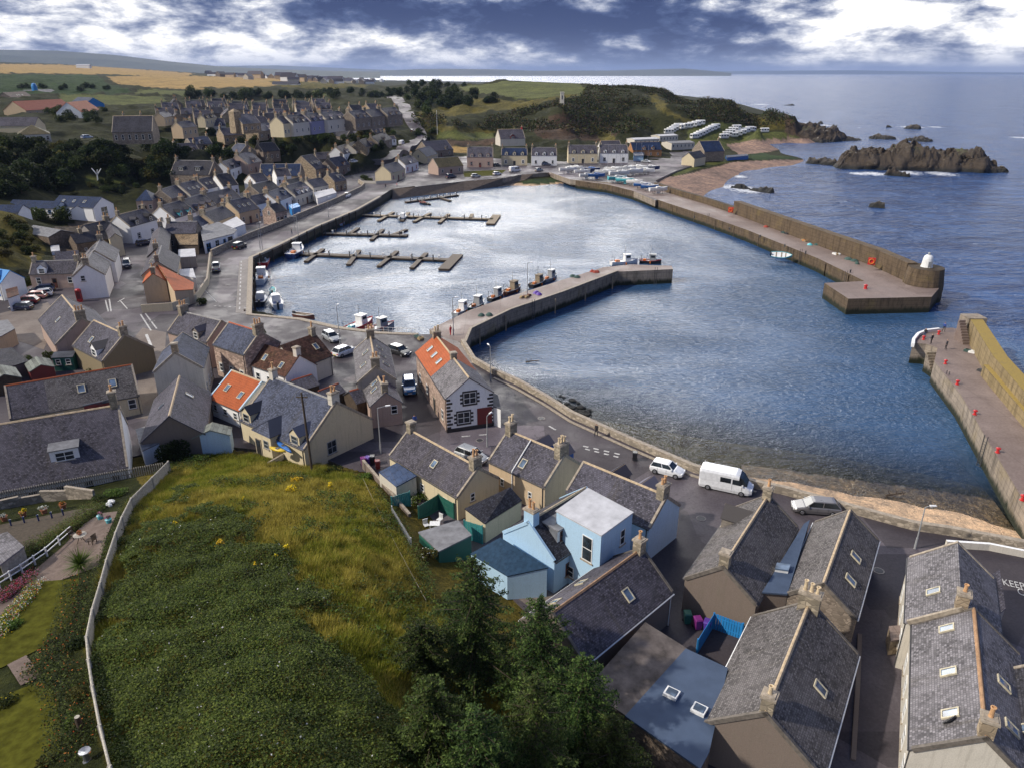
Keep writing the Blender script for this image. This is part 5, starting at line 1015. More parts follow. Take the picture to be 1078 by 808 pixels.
 house('slate_house', 'tan fronted house behind the far end of the harbour terrace', (300,190), (316,186.5), w=6, he=3.4, g=ZQ+.4, wall='tan', roof='slate_dark', chim=((-1,1),(1,1)), front=(3,1), deep=False, gut=None)
 # ---- left edge
 h = house('blue_trimmed_house', 'white house with bright blue roof and dormer at the left edge', (-18,281), (10,285), E=(8,300), he=3.4, wall='white', roof='brightblue', ridge=None, chim=(), dorm=((.5,'gable',1.6,'white','brightblue'),), coping=None, front=(3,1), frame='blue_paint', sur='blue_paint')
 ext(h, [(6,305),(18,302),(20,310),(8,314)], ZQ, ZQ+2.6, 'white', 'roof_brown')
 flat('garage', 'beige garage with grey sheet roof at the left edge', [(-14,340),(8,337),(15.5,346),(-10,360)], ZQ+2.6, 'tan', 'sheet_grey', cat='garage')
 flat('garage', 'low garage with dark slate roof beside the red shed', [(-14,370),(12,366),(30,380),(2,389)], 0, 'dun', 'slate_dark', zs=[ZQ+3.0,ZQ+3.0,ZQ+2.2,ZQ+2.2], cat='garage')
 house('shed', 'grey boarded shed with pale green roof at the left edge', (-2,384), (4,394), E=(16,388), he=2.0, pitch=.5, wall='timber_dark', roof='roof_green', ridge=None, chim=(), coping=None, cat='shed', gut=None)
 house('shed', 'dark red wooden shed with pale roof in the back yard', (38,376), (43,384), E=(54.5,382.5), he=2.0, pitch=.45, wall='darkred', roof='roof_green', ridge=None, chim=(), coping=None, cat='shed', gut=None)
 house('shed', 'green wooden shed with pale door beside the olive gable house', (58,371), (79,370), E=(60,375), he=2.1, pitch=.3, wall='green_paint', roof='felt_roof', ridge=None, chim=(), coping=None, cat='shed', front=(2,1), win=(.7,.9), gut=None)
 h = house('shed', 'pale blue wooden shed with mossy felt roof at the mound edge', (223.5,445), (221,452.5), E=(204,458), he=2.2, pitch=.42, g=3.3, wall='blue_wall_pale', roof='roof_green', ridge=None, chim=(), coping=None, cat='shed', gut=None)
 # small sheds of the cottage yard
 h = flat('garden_shed', 'dark green garden shed with grey felt roof on the yard edge', [(441,560),(482,547.5),(496,563),(462,580)], 0, 'green_paint', 'sheet_grey', zs=[ZQ+2.3,ZQ+2.5,ZQ+2.4,ZQ+2.2], cat='shed')
 h = flat('solar_lean_to', 'lean-to roofed with blue solar panels on the cottage back wall', [(399,497),(418,487),(438,500.5),(417,512)], 0, 'offwhite', 'solar', zs=[ZQ+2.2,ZQ+2.9,ZQ+2.7,ZQ+2.0], cat='lean-to')
 h = flat('lawn_hut', 'small grey slate hut roof in the garden at the left edge', [(-10,565),(8,560),(25,575),(0,594)], 9.4, 'timber_grey', 'slate_pale', g=7, cat='hut')
 # ---- terraces along the promenade
 T = [('white gabled end house of the dormer terrace with two blue dormers',(168,217.5),(191,211),(182,231),'white','slate_purple',((-.35,'gable',1.4,'cyan_paint','slate_dark'),(.5,'gable',1.4,'cyan_paint','slate_dark'))),
  ('middle house of the dormer terrace with three sandstone dormers',(191,211),(214,204.6),(217,219.4),'offwhite','slate_purple',((-.6,'gable',1.4,'sandstone','slate'),(0,'gable',1.4,'sandstone','slate'),(.6,'gable',1.4,'sandstone','slate'))),
  ('far house of the dormer terrace with one tan dormer',(214.2,204.5),(242.5,198),(244,210.5),'sandstone','slate_purple',((-.2,'gable',1.4,'tan','slate'),(.2,'gable',1.2,'tan','slate'))),
  ('brown slate house behind the white gabled terrace end',(168,200),(187,194.5),(175.7,211),'stone','slate',()),
  ('slate house with three roof windows behind the sandstone dormers',(187,194),(206,190),(198.7,206),'offwhite','slate',()),
  ('slate house with white wallhead and four roof windows',(207,189.5),(225,185.5),(218,199.4),'white','slate',()),
  ('navy hip roofed low house beside the stone gable chimney',(145,200),(162,199.5),(160,211),'pink','slate_navy',()),
  ('big slate roofed stone house with two black box dormers under the trees',(184.6,169),(225.5,169.5),(185,184),'stone','slate_dark',((-.5,'box',2.2,'black_paint','felt_roof'),(.35,'box',2.2,'black_paint','felt_roof'))),
  ('slate house with black and white painted dormers',(232,171),(249,166),(241,179),'white','slate',((-.4,'gable',1.3,'black_paint','slate'),(.4,'gable',1.3,'black_paint','slate'))),
  ('pink fronted house with pale slates above the terraces',(249,163),(264,160),(257.5,174),'pink','slate_pale',((0,'gable',1.4,'pink','slate'),)),
  ('brown stone house with steep grey roof at the bank foot',(272,160),(283,165),(286,172),'sandstone','slate_pale',()),
  ('long hall with navy slate roof and sandstone wall',(274.5,173),(317,172.7),(280,185.4),'sandstone','slate_navy',()),
  ('tall stone gabled house right of the navy roofed hall',(317,164.6),(329,162.5),(332,179),'sandstone','slate',((.3,'box',1.6,'white','slate'),)),
  ('dark slate house with white gable behind the dormer terrace',(226,184),(242,182.3),(239,196),'white','slate_dark',()),
  ('small brown house with dark slates behind the harbour terrace',(263,195.5),(285,190),(286,200),'stone','slate_dark',()),
  ('first slate house of the harbour terrace with tan gable',(239,212),(260.5,207.5),(254.4,224),'tan','slate',()),
  ('second slate house of the harbour terrace',(261,207.3),(280,203.5),(285,212.5),'white','slate',()),
  ('blue grey slated house of the harbour terrace with blue dormer',(280.3,203.3),(299,196.5),(301,209),'white','slate_blue',((.3,'box',1.5,'blue_paint','felt_roof'),)),
  ('far end house of the harbour terrace with three white dormers',(299.3,196.3),(318,191),(322,203),'offwhite','slate',((-.5,'gable',1.2,'white','slate'),(0,'gable',1.2,'white','slate'),(.5,'gable',1.2,'white','slate'))),
  ('purple slate house above the blue and white boathouse',(213,225),(235.5,217),(229,233.5),'tan','slate_purple',()),
  ('small blue slated house next to the purple roof',(200,231),(213,225.3),(208,240),'white','slate_blue',()),
  ('dark roofed stone cottage with rose gable by the promenade wall',(282,216),(294,213.5),(291,224),'stone_pink','slate_dark',()),
  ('stone house with grey slates at the corner of the promenade',(344.5,183.5),(357,181.5),(363,190),'sandstone','slate',((.3,'box',1.5,'stone','felt_roof'),)),
  ('dark brown gabled house beside the climbing road',(345,167),(360,164.5),(363,174),'dun','slate',((.2,'gable',1.3,'orange_wall','slate'),)),
  ('low slate house in the dip behind the brown gable',(331,161),(351,160),(334,168),'stone','slate',()),
  ('end house of the road terrace with a white painted front',(353,155),(366,151.5),(361,163),'white','slate_purple',((-.3,'gable',1.4,'white','slate'),(.4,'gable',1.4,'white','slate'))),
  ('red trimmed house of the road terrace',(366,151.5),(377,148),(372,160),'offwhite','slate_purple',((-.3,'gable',1.4,'red_paint','slate'),(.4,'gable',1.4,'red_paint','slate'))),
  ('sandstone house of the road terrace',(377,148),(390,144.3),(386,155),'sandstone','slate_purple',((0,'gable',1.4,'sandstone','slate'),)),
  ('far end house of the road terrace beside the small white lodge',(390,144.3),(405,139.8),(398,151),'stone','slate_purple',((0,'gable',1.4,'stone','slate'),)),
  ('cream house with red trim and porch on the planted corner',(402.5,174.5),(418,170.5),(424,179),'cream','slate',()),
  ('white house with grey slates behind the red trimmed house',(419,167),(433,163.5),(434,172),'white','slate',((0,'gable',1.4,'white','slate'),)),
  ('cream gabled house with blue slates beside the boat store',(440,157),(452,154),(454,164),'cream','slate_blue',()),
  ('tall brown stone house behind the boat store',(444,149.5),(470,147.5),(470,158),'stone','slate',((.5,'gable',1.6,'stone','slate'),)),
  ('pinkish boat store with weathered mossy roof at the water road',(455.6,167),(482,165),(463,176.5),'pink','roof_olive',()),
  ('tall stone house on the plateau edge with a wide pale gable',(264,131.5),(284,129.5),(286,137),'sandstone','slate_pale',((.4,'gable',1.6,'offwhite','slate'),))]
 for lab, A, B, E, wm, rm, dd in T:
  gg = ZQ
  m = on((A[0]+B[0])/2, max(A[1], E[1])+9); gg = max(ZQ, m.z)
  f = lambda v: v
  house({'boat store': 'boat_store', 'hall with': 'village_hall'}.get(next((k for k in ('boat store', 'hall with') if lab.startswith(('pinkish '+k, 'long '+k))), ''), 'terraced_house' if 'terrace' in lab and 'behind' not in lab else 'slate_house'),
   lab, A, B, E=E, he=3.6 if 'boat store' not in lab else 3.2, g=gg, wall=wm, roof=rm, dorm=dd, front=(3 if not dd or len(dd) < 3 else 4, 1), chim=((-1, 2), (1, 2)) if 'hall' not in lab and 'store' not in lab else (), deep=False, ridge='ridge_grey', gut=None, hip='hip roofed low' in lab, door='darkred' if 'red' in lab else ('blue_paint' if 'blue' in lab else 'brown_paint'), sur='red_paint' if 'red trim' in lab else None,
   sky=((-.5,.45),(0,.45),(.5,.45)) if 'roof windows' in lab or 'hall' in lab or 'first slate' in lab else (), gabs='A:0:2.8' if 'gable' in lab else '')
 # flat additions on the promenade
 h = flat('boathouse', 'white boathouse with blue doors and ribbed grey roof by the promenade', [(211,240),(230,234),(249,242),(246,246),(214,254)], 0, 'white', 'sheet_grey', zs=[ZQ+3.9,ZQ+4.2,ZQ+3.2,ZQ+2.9,ZQ+3.2], cat='boathouse')
 a, b = at(214,254,ZQ+3.2), at(246,246,ZQ+2.9)
 for f, w, hh, fr in ((.14,1.6,2.2,'brightblue'),(.42,1.4,1.6,'white_paint'),(.66,1.0,2.1,'brightblue'),(.86,1.8,1.5,'timber_dark')): wallwin(h, a, b, ZQ+(.2 if hh > 2 else .9), f, w, hh, frame=fr, deep=False)
 flat('flat_roofed_house', 'white flat roofed extension above the boathouse', [(231,237),(249,228.5),(258,236),(244,241)], ZQ+3.4, 'white', 'felt_white')
 flat('garden_room', 'white flat roofed garden room by the promenade wall', [(330,203),(350,198.5),(354,203),(334,209)], ZQ+2.6, 'white', 'felt_white', cat='garden room')
 flat('cabin', 'bright blue cabin among the terrace gardens', [(304,216),(313,214),(316,217.5),(307,220)], ZQ+2.4, 'brightblue', 'brightblue', cat='cabin')
 flat('cabin', 'second blue cabin higher up beside the terrace', [(297,205),(304,203.5),(306,206),(299,208)], ZQ+3.2, 'blue_paint', 'brightblue', cat='cabin')
 house('stone_house', 'small lodge with white walls beside the hill road', (406,143.5), (415,143), E=(407,147), he=2.6, g=9, wall='white', roof='slate', chim=(), deep=False, front=(2,1), gut=None)
 # ---- far shore
 for lab, x0, x1, yr, ye, yb, wm, rm, dn, sur in (
  ('pale lilac house with dark red windows on the far shore',492,519,155,165.5,176,'pink','slate',3,'darkred'),
  ('cream house with three white dormers and blue slates on the far shore',528,555,156,163.8,174.6,'cream','slate_navy',3,'white'),
  ('white house with three small dormers and a low annex on the far shore',559.5,586,155.5,164,173.2,'white','slate',3,None),
  ('buff house with a larger middle dormer on the far shore',598,628.5,153,161.8,172.4,'cream','slate_purple',3,'white'),
  ('white house with black painted doorway beside the yacht yard',631,660.5,152.5,161.5,173,'white','slate',3,'black_paint')):
  house('shore_house', lab, (x0, yr), (x1, yr), E=((x0+x1)/2, ye), he=4.6, wall=wm, roof=rm, ridge='ridge_grey', front=(3,1), sur=sur, door='darkred' if 'lilac' in lab else 'black_paint', dorm=[(-.62,'gable',1.5,wm,rm),(0,'gable',1.9 if 'larger' in lab else 1.5,wm,rm),(.62,'gable',1.5,wm,rm)], chim=((-1,2),(1,2)), deep=False, gut=None, win=(1.0,1.5))
 house('shore_house', 'taller slate roofed house behind the black doored white house', (632,148.5), (652,148), E=(640,155), he=4.6, wall='white', roof='slate_purple', chim=(), deep=False, gut=None)
 house('sailing_club', 'orange timber fronted building with dark blue roof by the yacht yard', (664,150), (694,149.5), E=(680,158), he=3.6, wall='orange_wall', roof='slate_navy', chim=(), deep=False, gut=None, front=(4,1), dorm=((-.2,'gable',1.6,'orange_wall','slate_navy'),(.4,'gable',1.6,'orange_wall','slate_navy')), cat='club house', coping=None)
 flat('toilet_block', 'small blue walled block in front of the orange clubhouse', [(667,159),(677,159),(677.5,164),(667,164)], ZQ+2.6, 'blue_wall', 'slate_navy', cat='building')
 for lab, A, B, w, rm in (('long grey low roofed block at the caravan site entrance', (702,149), (726,148), 10, 'sheet_grey'), ('cream fronted low block behind the orange clubhouse', (664,145.5), (690,144.5), 8, 'felt_white'), ('far low white block below the headland slope', (690,142), (709,141), 8, 'felt_white')):
  house('amenity_block', lab, A, B, w=w, he=3.0, pitch=.16, g=max(ZQ, on((A[0]+B[0])/2, A[1]+6).z), wall='offwhite', roof=rm, ridge=None, chim=(), coping=None, front=(6,1), deep=False, gut=None, cat='building')
 house('cottage', 'small cream gabled cottage on the green by the beach', (725,161), (737,158.7), E=(741,165.5), he=3.2, wall='cream', roof='slate_dark', chim=(), deep=False, gut=None, coping=None, ridge=None)
 house('stone_house', 'stone house with blue slate roof and end gable above the beach', (736,149), (757,148.3), E=(744,160), he=4.2, wall='stone', roof='slate_navy', chim=((1,1),), deep=False, gut=None)
 flat('blue_shed', 'long low blue shed on the shingle spit', [(764,164),(786,162.5),(788,164),(766,166)], ZQ+.6, 'blue_paint', 'slate_navy', g=2.0, cat='shed')
 b = on(537, 147); house('bungalow', 'purple roofed bungalow below the war memorial slope', (524,136.5), (550,136), E=(530,146.5), he=3.0, g=b.z, wall='offwhite', roof='slate_purple', chim=((1,1),), chmat='red_paint', deep=False, gut=None, dorm=((0,'gable',2.4,'darkred','slate_purple'),), cat='bungalow')
 # ---- plateau landmarks
 gp = 20.6
 h = house('church_hall', 'large stone hall with broad dark slate roof on the cliff top', (119,122.5), (161,122), E=(130,139.5), he=3.6, g=gp, wall='stone', roof='slate_dark', chim=(), deep=False, gut=None, front=(6,1), win=(.8,1.8), cat='hall')
 house('works_building', 'long factory building with bright orange tiled roof', (13,107), (64,104.5), E=(14,117.5), he=3.2, g=gp, pitch=.7, wall='tan', roof='pantile_red', ridge=None, chim=(), coping=None, deep=False, gut=None, front=(7,1), cat='factory')
 house('works_building', 'red brown roofed factory wing at the left edge', (3,97.5), (26,96.5), E=(5,107), he=4.5, g=gp, pitch=.7, wall='stone', roof='roof_brown', ridge=None, chim=(), coping=None, deep=False, gut=None, sky=((-.2,.6),(0,.6),(.3,.6)), cat='factory')
 house('works_building', 'big pale grey factory roof behind the orange one', (24,95), (54,94), E=(30,103), he=6, g=gp, pitch=.5, wall='grey_wall', roof='slate_pale', ridge=None, chim=(), coping=None, deep=False, gut=None, cat='factory')
 house('works_building', 'blue gabled barn beside the orange roofs', (82,102.5), (98,103), E=(86,110), he=5, g=gp, pitch=.6, wall='brightblue', roof='slate_blue', ridge=None, chim=(), coping=None, deep=False, gut=None, cat='barn')
 house('works_building', 'white gabled house with orange tiled roof on the cliff top', (70,108), (91,106), E=(96,117), he=3.2, g=gp, pitch=.8, wall='white', roof='pantile', ridge=None, chim=(), coping=None, deep=False, gut=None, front=(4,1))
 house('bungalow', 'pale bungalow with olive brown roof right on the cliff edge', (16,132), (50,131), E=(62,140.5), he=3.0, g=gp, pitch=.5, wall='offwhite', roof='roof_olive', ridge=None, chim=((1,1),), coping=None, deep=False, gut=None, front=(5,1), cat='bungalow', hip=True)
 house('bungalow', 'long grey roofed building behind the olive bungalow', (-20,124), (40,123.5), E=(0,133), he=3.4, g=gp, pitch=.6, wall='cream', roof='slate_purple', ridge=None, chim=(), coping=None, deep=False, gut=None)
 p = at(37, 96, gp+9); t = thing('silo', 'bright blue filter tower above the grey factory roof', 'silo', (p.x, p.y, gp)); mb = MB(); mb.lathe([(1.6,6),(2.2,7),(2.2,13),(1.4,15),(.1,15.5)], n=10); mb.build('tank', 'brightblue', t); mb = MB()
 for a in range(4): mb.box(1.3*math.cos(a*1.57)-.15, 1.3*math.cos(a*1.57)+.15, 1.3*math.sin(a*1.57)-.15, 1.3*math.sin(a*1.57)+.15, 0, 7)
 mb.build('frame', 'grey_paint', t)
 for lab, A, B, E, wm, rm in (('sandstone kirk with square tower among the plateau roofs',(247,121),(266,120),(252,131),'sandstone','slate_pale'),
  ('cream gabled end house of the plateau front row',(290,123),(300,122.1),(295,130.8),'cream','slate_purple'),('dormered house of the plateau front row beside the cream gable',(300.3,122.1),(319,120.5),(310,129.6),'offwhite','slate_purple'),
  ('lilac painted house in the plateau front row',(319.3,120.5),(336,119),(328,128),'lilac','slate_purple'),('pink and white fronted house in the plateau front row',(336.3,119),(358,117.2),(347,126.4),'offwhite','slate'),
  ('brown stone pair in the plateau front row',(366,117.5),(383,116.1),(375,125),'stone','slate'),('steep gabled stone house in the plateau front row',(383.3,116),(398,114.7),(391,123.5),'stone','slate_purple'),('tall dark stone house at the top of the hill road',(400,114.5),(416,113),(408,122),'stone','slate_purple'),
  ('tan gabled house above the cliff trees',(185,129),(201,127.5),(191,135),'tan','slate'),('yellow fronted house with black dormers on the plateau',(211,121.5),(224,120),(217,125),'cream','slate_dark'),('tan gabled bungalow left of the plateau rows',(166,119),(176,117.5),(172,124),'tan','slate')):
  two = 'front row' in lab or 'tall' in lab
  h = house('stone_house', lab, A, B, E=E, he=4.6 if two else 3.4, g=gp+.2, wall=wm, roof=rm, chim=((-1,2),(1,2)), deep=False, gut=None, front=(3,2 if two else 1), ridge='ridge_grey', dorm=((-.4,'gable',1.4,wm,rm),(.4,'gable',1.4,wm,rm)) if two and 'gabled' not in lab or 'dormer' in lab else ())
  if 'kirk' in lab:
   mb = MB(); x = -h['sgn']*h['L']/2; mb.box(x-1.7, x+1.7, -1.7, 1.7, 0, 8.2); mb.loft([[(x-1.7,-1.7,8.2),(x+1.7,-1.7,8.2),(x+1.7,1.7,8.2),(x-1.7,1.7,8.2)], [(x-.1,-.1,9.4),(x+.1,-.1,9.4),(x+.1,.1,9.4),(x-.1,.1,9.4)]]); mb.build('tower', 'sandstone', h)
def quoin_front(h):
 s = h['sgn']; x = s*h['L']/2; hw = h['hw']; he = h['he']; hr = h['hr']
 mb = MB(); o = .03*s; mb.face([(x+o, -hw, .5), (x+o, hw, .5), (x+o, hw, he), (x+o, 0, hr-.05), (x+o, -hw, he)] if s > 0 else [(x+o, hw, .5), (x+o, -hw, .5), (x+o, -hw, he), (x+o, 0, hr-.05), (x+o, hw, he)]); mb.build('gable_front', 'white', h)
 for t in (-1, 1):
  mb = MB()
  for k in range(9):
   z = .5+k*.46
   if z+.26 > he: break
   l = .75 if k % 2 else .5; a, b = sorted((t*hw, t*(hw-l))); mb.box(min(x, x+.06*s)-.01, max(x, x+.06*s)+.01, a, b, z, z+.26)
  mb.build('quoin', 'black_paint', h)
 mb = MB(); mb.box(min(x, x+.08*s), max(x, x+.08*s), -hw-.05, hw+.05, -.4, .5); mb.build('plinth', 'black_paint', h)
 ys = -s
 for y, z, w, hh in ((ys*.0, 3.5, 1.6, 1.5), (ys*hw*.28, 1.0, 1.6, 1.5)):
  a = y-w/2-.14; b = y+w/2+.14; mb = MB(); x0, x1 = min(x, x+.07*s), max(x, x+.07*s)
  mb.box(x0, x1, a, b, z+hh, z+hh+.22); mb.box(x0, x1, a, b, z-.25, z); mb.box(x0, x1, a, y-w/2, z, z+hh); mb.box(x0, x1, y+w/2, b, z, z+hh)
  for k in range(3):
   for e, q in ((a, -1), (b, 1)): c, d = sorted((e, e+q*.3)); mb.box(x0, x1, c, d, z+.1+k*.5, z+.36+k*.5)
  mb.build('window_surround', 'black_paint', h); put_window(h, x+.03*s, y, z, math.pi/2*s, w, hh, bars=2, sill=False)
 y = -ys*hw*.62; mb = MB(); mb.box(min(x, x+.08*s), max(x, x+.08*s), y-.95, y+.95, .5, 2.7); mb.build('garage_door', 'darkred', h)
def wing(h, xf, w, out, he, wm, rm):      # hip-ended projecting wing on the visible side
 x = xf*h['sgn']*h['L']/2; hw = h['hw']; y0 = -hw-out*.35; zr = he+w*.36; mb = MB()
 yb = -(hw-max(0, (zr-h['he']))/.8); mb.face([(x-w/2, y0, 0), (x+w/2, y0, 0), (x+w/2, y0, he), (x-w/2, y0, he)])
 for s in (-1, 1):
  P = [(x+s*w/2, y0, 0), (x+s*w/2, -hw+.6, 0), (x+s*w/2, -hw+.6, he), (x+s*w/2, y0, he)]; mb.face(P if s > 0 else P[::-1])
 e = mb.build('wing', wm, h); mr = MB(); yi = -(hw-(he-h['he'])/.8)+.1
 for s in (-1, 1):
  P = [(x, y0+1.0, zr), (x+s*(w/2+.15), y0-.15, he-.05), (x+s*(w/2+.15), yi+.3, he-.05), (x, yb+.4, zr)]; P = P if s < 0 else P[::-1]; mr.slab(P, .1, 0, [(p[1], abs(p[0]-x)*1.2) for p in P])
 P = [(x-w/2-.15, y0-.15, he-.05), (x+w/2+.15, y0-.15, he-.05), (x, y0+1.0, zr)]; mr.slab(P, .1, 0, [(p[0], p[1]) for p in P]); mr.build('wing_roof', rm, e)
 link('window', window_mesh(.9, 1.0, frame='grey_paint')[2], e, (x+w*.2, y0, 1.3)); link('door', door_mesh(.9, 2.0, 'black_paint'), e, (x-w*.28, y0, 0))
near_houses()
# ---- crowded terraces of the plateau: a few house types, repeated
def plateau_rows():
 protos = []
 for k, (wm, rm, dd) in enumerate((('stone', 'slate', ((-.4,'gable',1.4,'stone','slate'),(.4,'gable',1.4,'stone','slate'))), ('sandstone', 'slate_purple', ()), ('stone_grey', 'slate_blue', ((0,'gable',1.5,'stone_grey','slate'),)), ('offwhite', 'slate', ((-.4,'gable',1.4,'offwhite','slate'),(.4,'gable',1.4,'offwhite','slate'))), ('dun', 'slate_dark', ()))):
  h = house('plateau_house', 'slate roofed house in the crowded far rows on the plateau', (300+k*20, 115), (319+k*20, 115), w=7.5, he=3.6, g=20.8, wall=wm, roof=rm, dorm=dd, front=(3,1), chim=((-1,2),(1,2)), deep=False, gut=None, ridge='ridge_grey', group='slate roofed houses in the plateau rows'); protos.append(h)
 k = 0; used = set()
 for x0, y0, x1, y1, dy in ((172,107.3,345,104.6,0),(165,109,350,106.2,0),(160,111,352,108,0),(172,113.2,348,110,0),(180,115.8,345,112.4,0),(186,119,285,115.5,0),(205,122.5,290,118.8,0),(345,106.5,415,104.3,0),(350,109.5,412,107.2,0),(352,113,400,110.5,0),(112,116.5,160,115.3,0),(168,121.5,206,120,0),(300,116,345,114.6,0)):
  a, b = at(x0, y0, 28), at(x1, y1, 28); d = (b-a).normalized(); n = int((b-a).length/11.6); rz = math.atan2(d.y, d.x)
  for i in range(n):
   if R.random() < .07: continue
   p = a+d*((i+.5)*(b-a).length/n); t = R.choice(protos); r2 = rz if R.random() < .82 else rz+math.pi/2
   p = Vector((p.x, p.y+R.uniform(-1.5, 1.5), 0)); p.z = hz(p.x, p.y)-.2; sc = (R.uniform(.92, 1.08), 1, R.uniform(.92, 1.1))
   if t not in used: used.add(t); t.location = p; t.rotation_euler = (0, 0, r2); t.scale = sc
   else: dup(t, p, r2, scale=sc)
 for t in protos:
  if t not in used: t.location = at(330, 108, 28)
plateau_rows()
# ---------------------------------------------------------------- far land and rocks
def proj(X, Y, Z):
 dz = Z-CAMZ; zc = Y*CP-dz*SP; yc = Y*SP+dz*CP
 return PW/2+F*X/zc, PH/2-F*yc/zc
def far_hills():
 def ridge(name, d, pts, depth, mat, base=0):
  mb = MB(); P = []
  for i in range(len(pts)-1):
   for k in range(10):
    t = k/10; x = pts[i][0]+(pts[i+1][0]-pts[i][0])*t; y = pts[i][1]+(pts[i+1][1]-pts[i][1])*t
    P.append((x, y))
  P.append(pts[-1]); rows = []
  for f, s in ((-1, 0), (-.6, .35), (-.3, .75), (0, 1), (.5, .7), (1, 0)):
   r = []
   for i, (x, y) in enumerate(P):
    q = at_d(x, y, d); yy = d+f*depth; n = float(vnoise(np.array([q.x]), np.array([yy]), depth*.35, 3)[0]-.5)
    r.append((q.x*(yy/d), yy, base+(q.z-base)*max(0, s+n*.22*(0 if s in (0, 1) else 1))))
   rows.append(r)
  for a, b in zip(rows[:-1], rows[1:]):
   for i in range(len(P)-1): mb.face([a[i], a[i+1], b[i+1], b[i]])
  return struct(mb.build(name, mat, smooth=True))
 ground('hill_heath', (.035, .045, .03), (.055, .065, .035), (.09, .095, .05), .004)
 ridge('hills', 9000, [(-260,60),(-120,52),(0,52.5),(60,53.5),(120,58),(180,65),(230,70),(300,73.5),(400,76)], 1500, 'hill_heath')
 ridge('far_hills', 22000, [(100,72),(200,70),(290,69),(340,71),(400,73.5),(440,75.5)], 3000, 'hill_heath')
 ridge('coast_hills', 14000, [(300,77.2),(400,74.5),(440,73),(470,72.6),(520,73.2),(560,74.6),(640,74.5),(690,73.2),(720,72.4),(740,74),(770,77)], 1400, 'hill_heath')
 ridge('far_coast', 30000, [(700,76),(760,75.2),(830,74.6),(900,74.2),(960,75.2),(1020,76.2),(1090,76.6)], 2500, 'hill_heath')
far_hills()
def rock_mass(name, label, pl, pr, depth, prof, mat='rock', seed=1, nu=90, nv=26, cat='rock', rough=1.0, parent=None):
 a, b = at(*pl, 0), at(*pr, 0); c = (a+b)/2; L = (b-a).length; ax = (b-a).normalized(); ay = Vector((-ax.y, ax.x, 0))
 if ay.y < 0: ay = -ay
 u = np.linspace(0, 1, nu); v = np.linspace(0, 1, nv); U, V = np.meshgrid(u, v, indexing='ij')
 px, ph = zip(*prof); Pz = np.interp(U, px, ph)
 X = (U-.5)*L; Y = V*depth*(.35+.65*np.sin(np.pi*np.clip(U, .02, .98))**.5)
 w = np.clip(1-np.abs(2*V-1)**2.6, 0, 1)**.6*np.clip(np.minimum(U, 1-U)*14, 0, 1)**.5
 n = (vnoise(X, Y, 7, seed)-.5)*5+(vnoise(X, Y, 3, seed+1)-.5)*3.4+(vnoise(X, Y, 1.3, seed+2)-.5)*2.2+np.abs(vnoise(X+Y*.4, Y*.5, 2.2, seed+7)-.5)*-3.0+(vnoise(X, Y, .6, seed+9)-.5)*.9
 Z = Pz*w+n*w*rough-.8*(1-w)-.4
 Yw = Y+(vnoise(X, Z, 4, seed+5)-.5)*5*rough
 mb = MB(); W3 = np.stack([X, Yw, Z], -1)
 for i in range(nu-1):
  for j in range(nv-1): mb.face([W3[i, j], W3[i+1, j], W3[i+1, j+1], W3[i, j+1]])
 o = mb.build(name, mat, None, (c.x, c.y, 0), math.atan2(ax.y, ax.x), weld=True); o.data.update(); tag(o, label, cat); return o
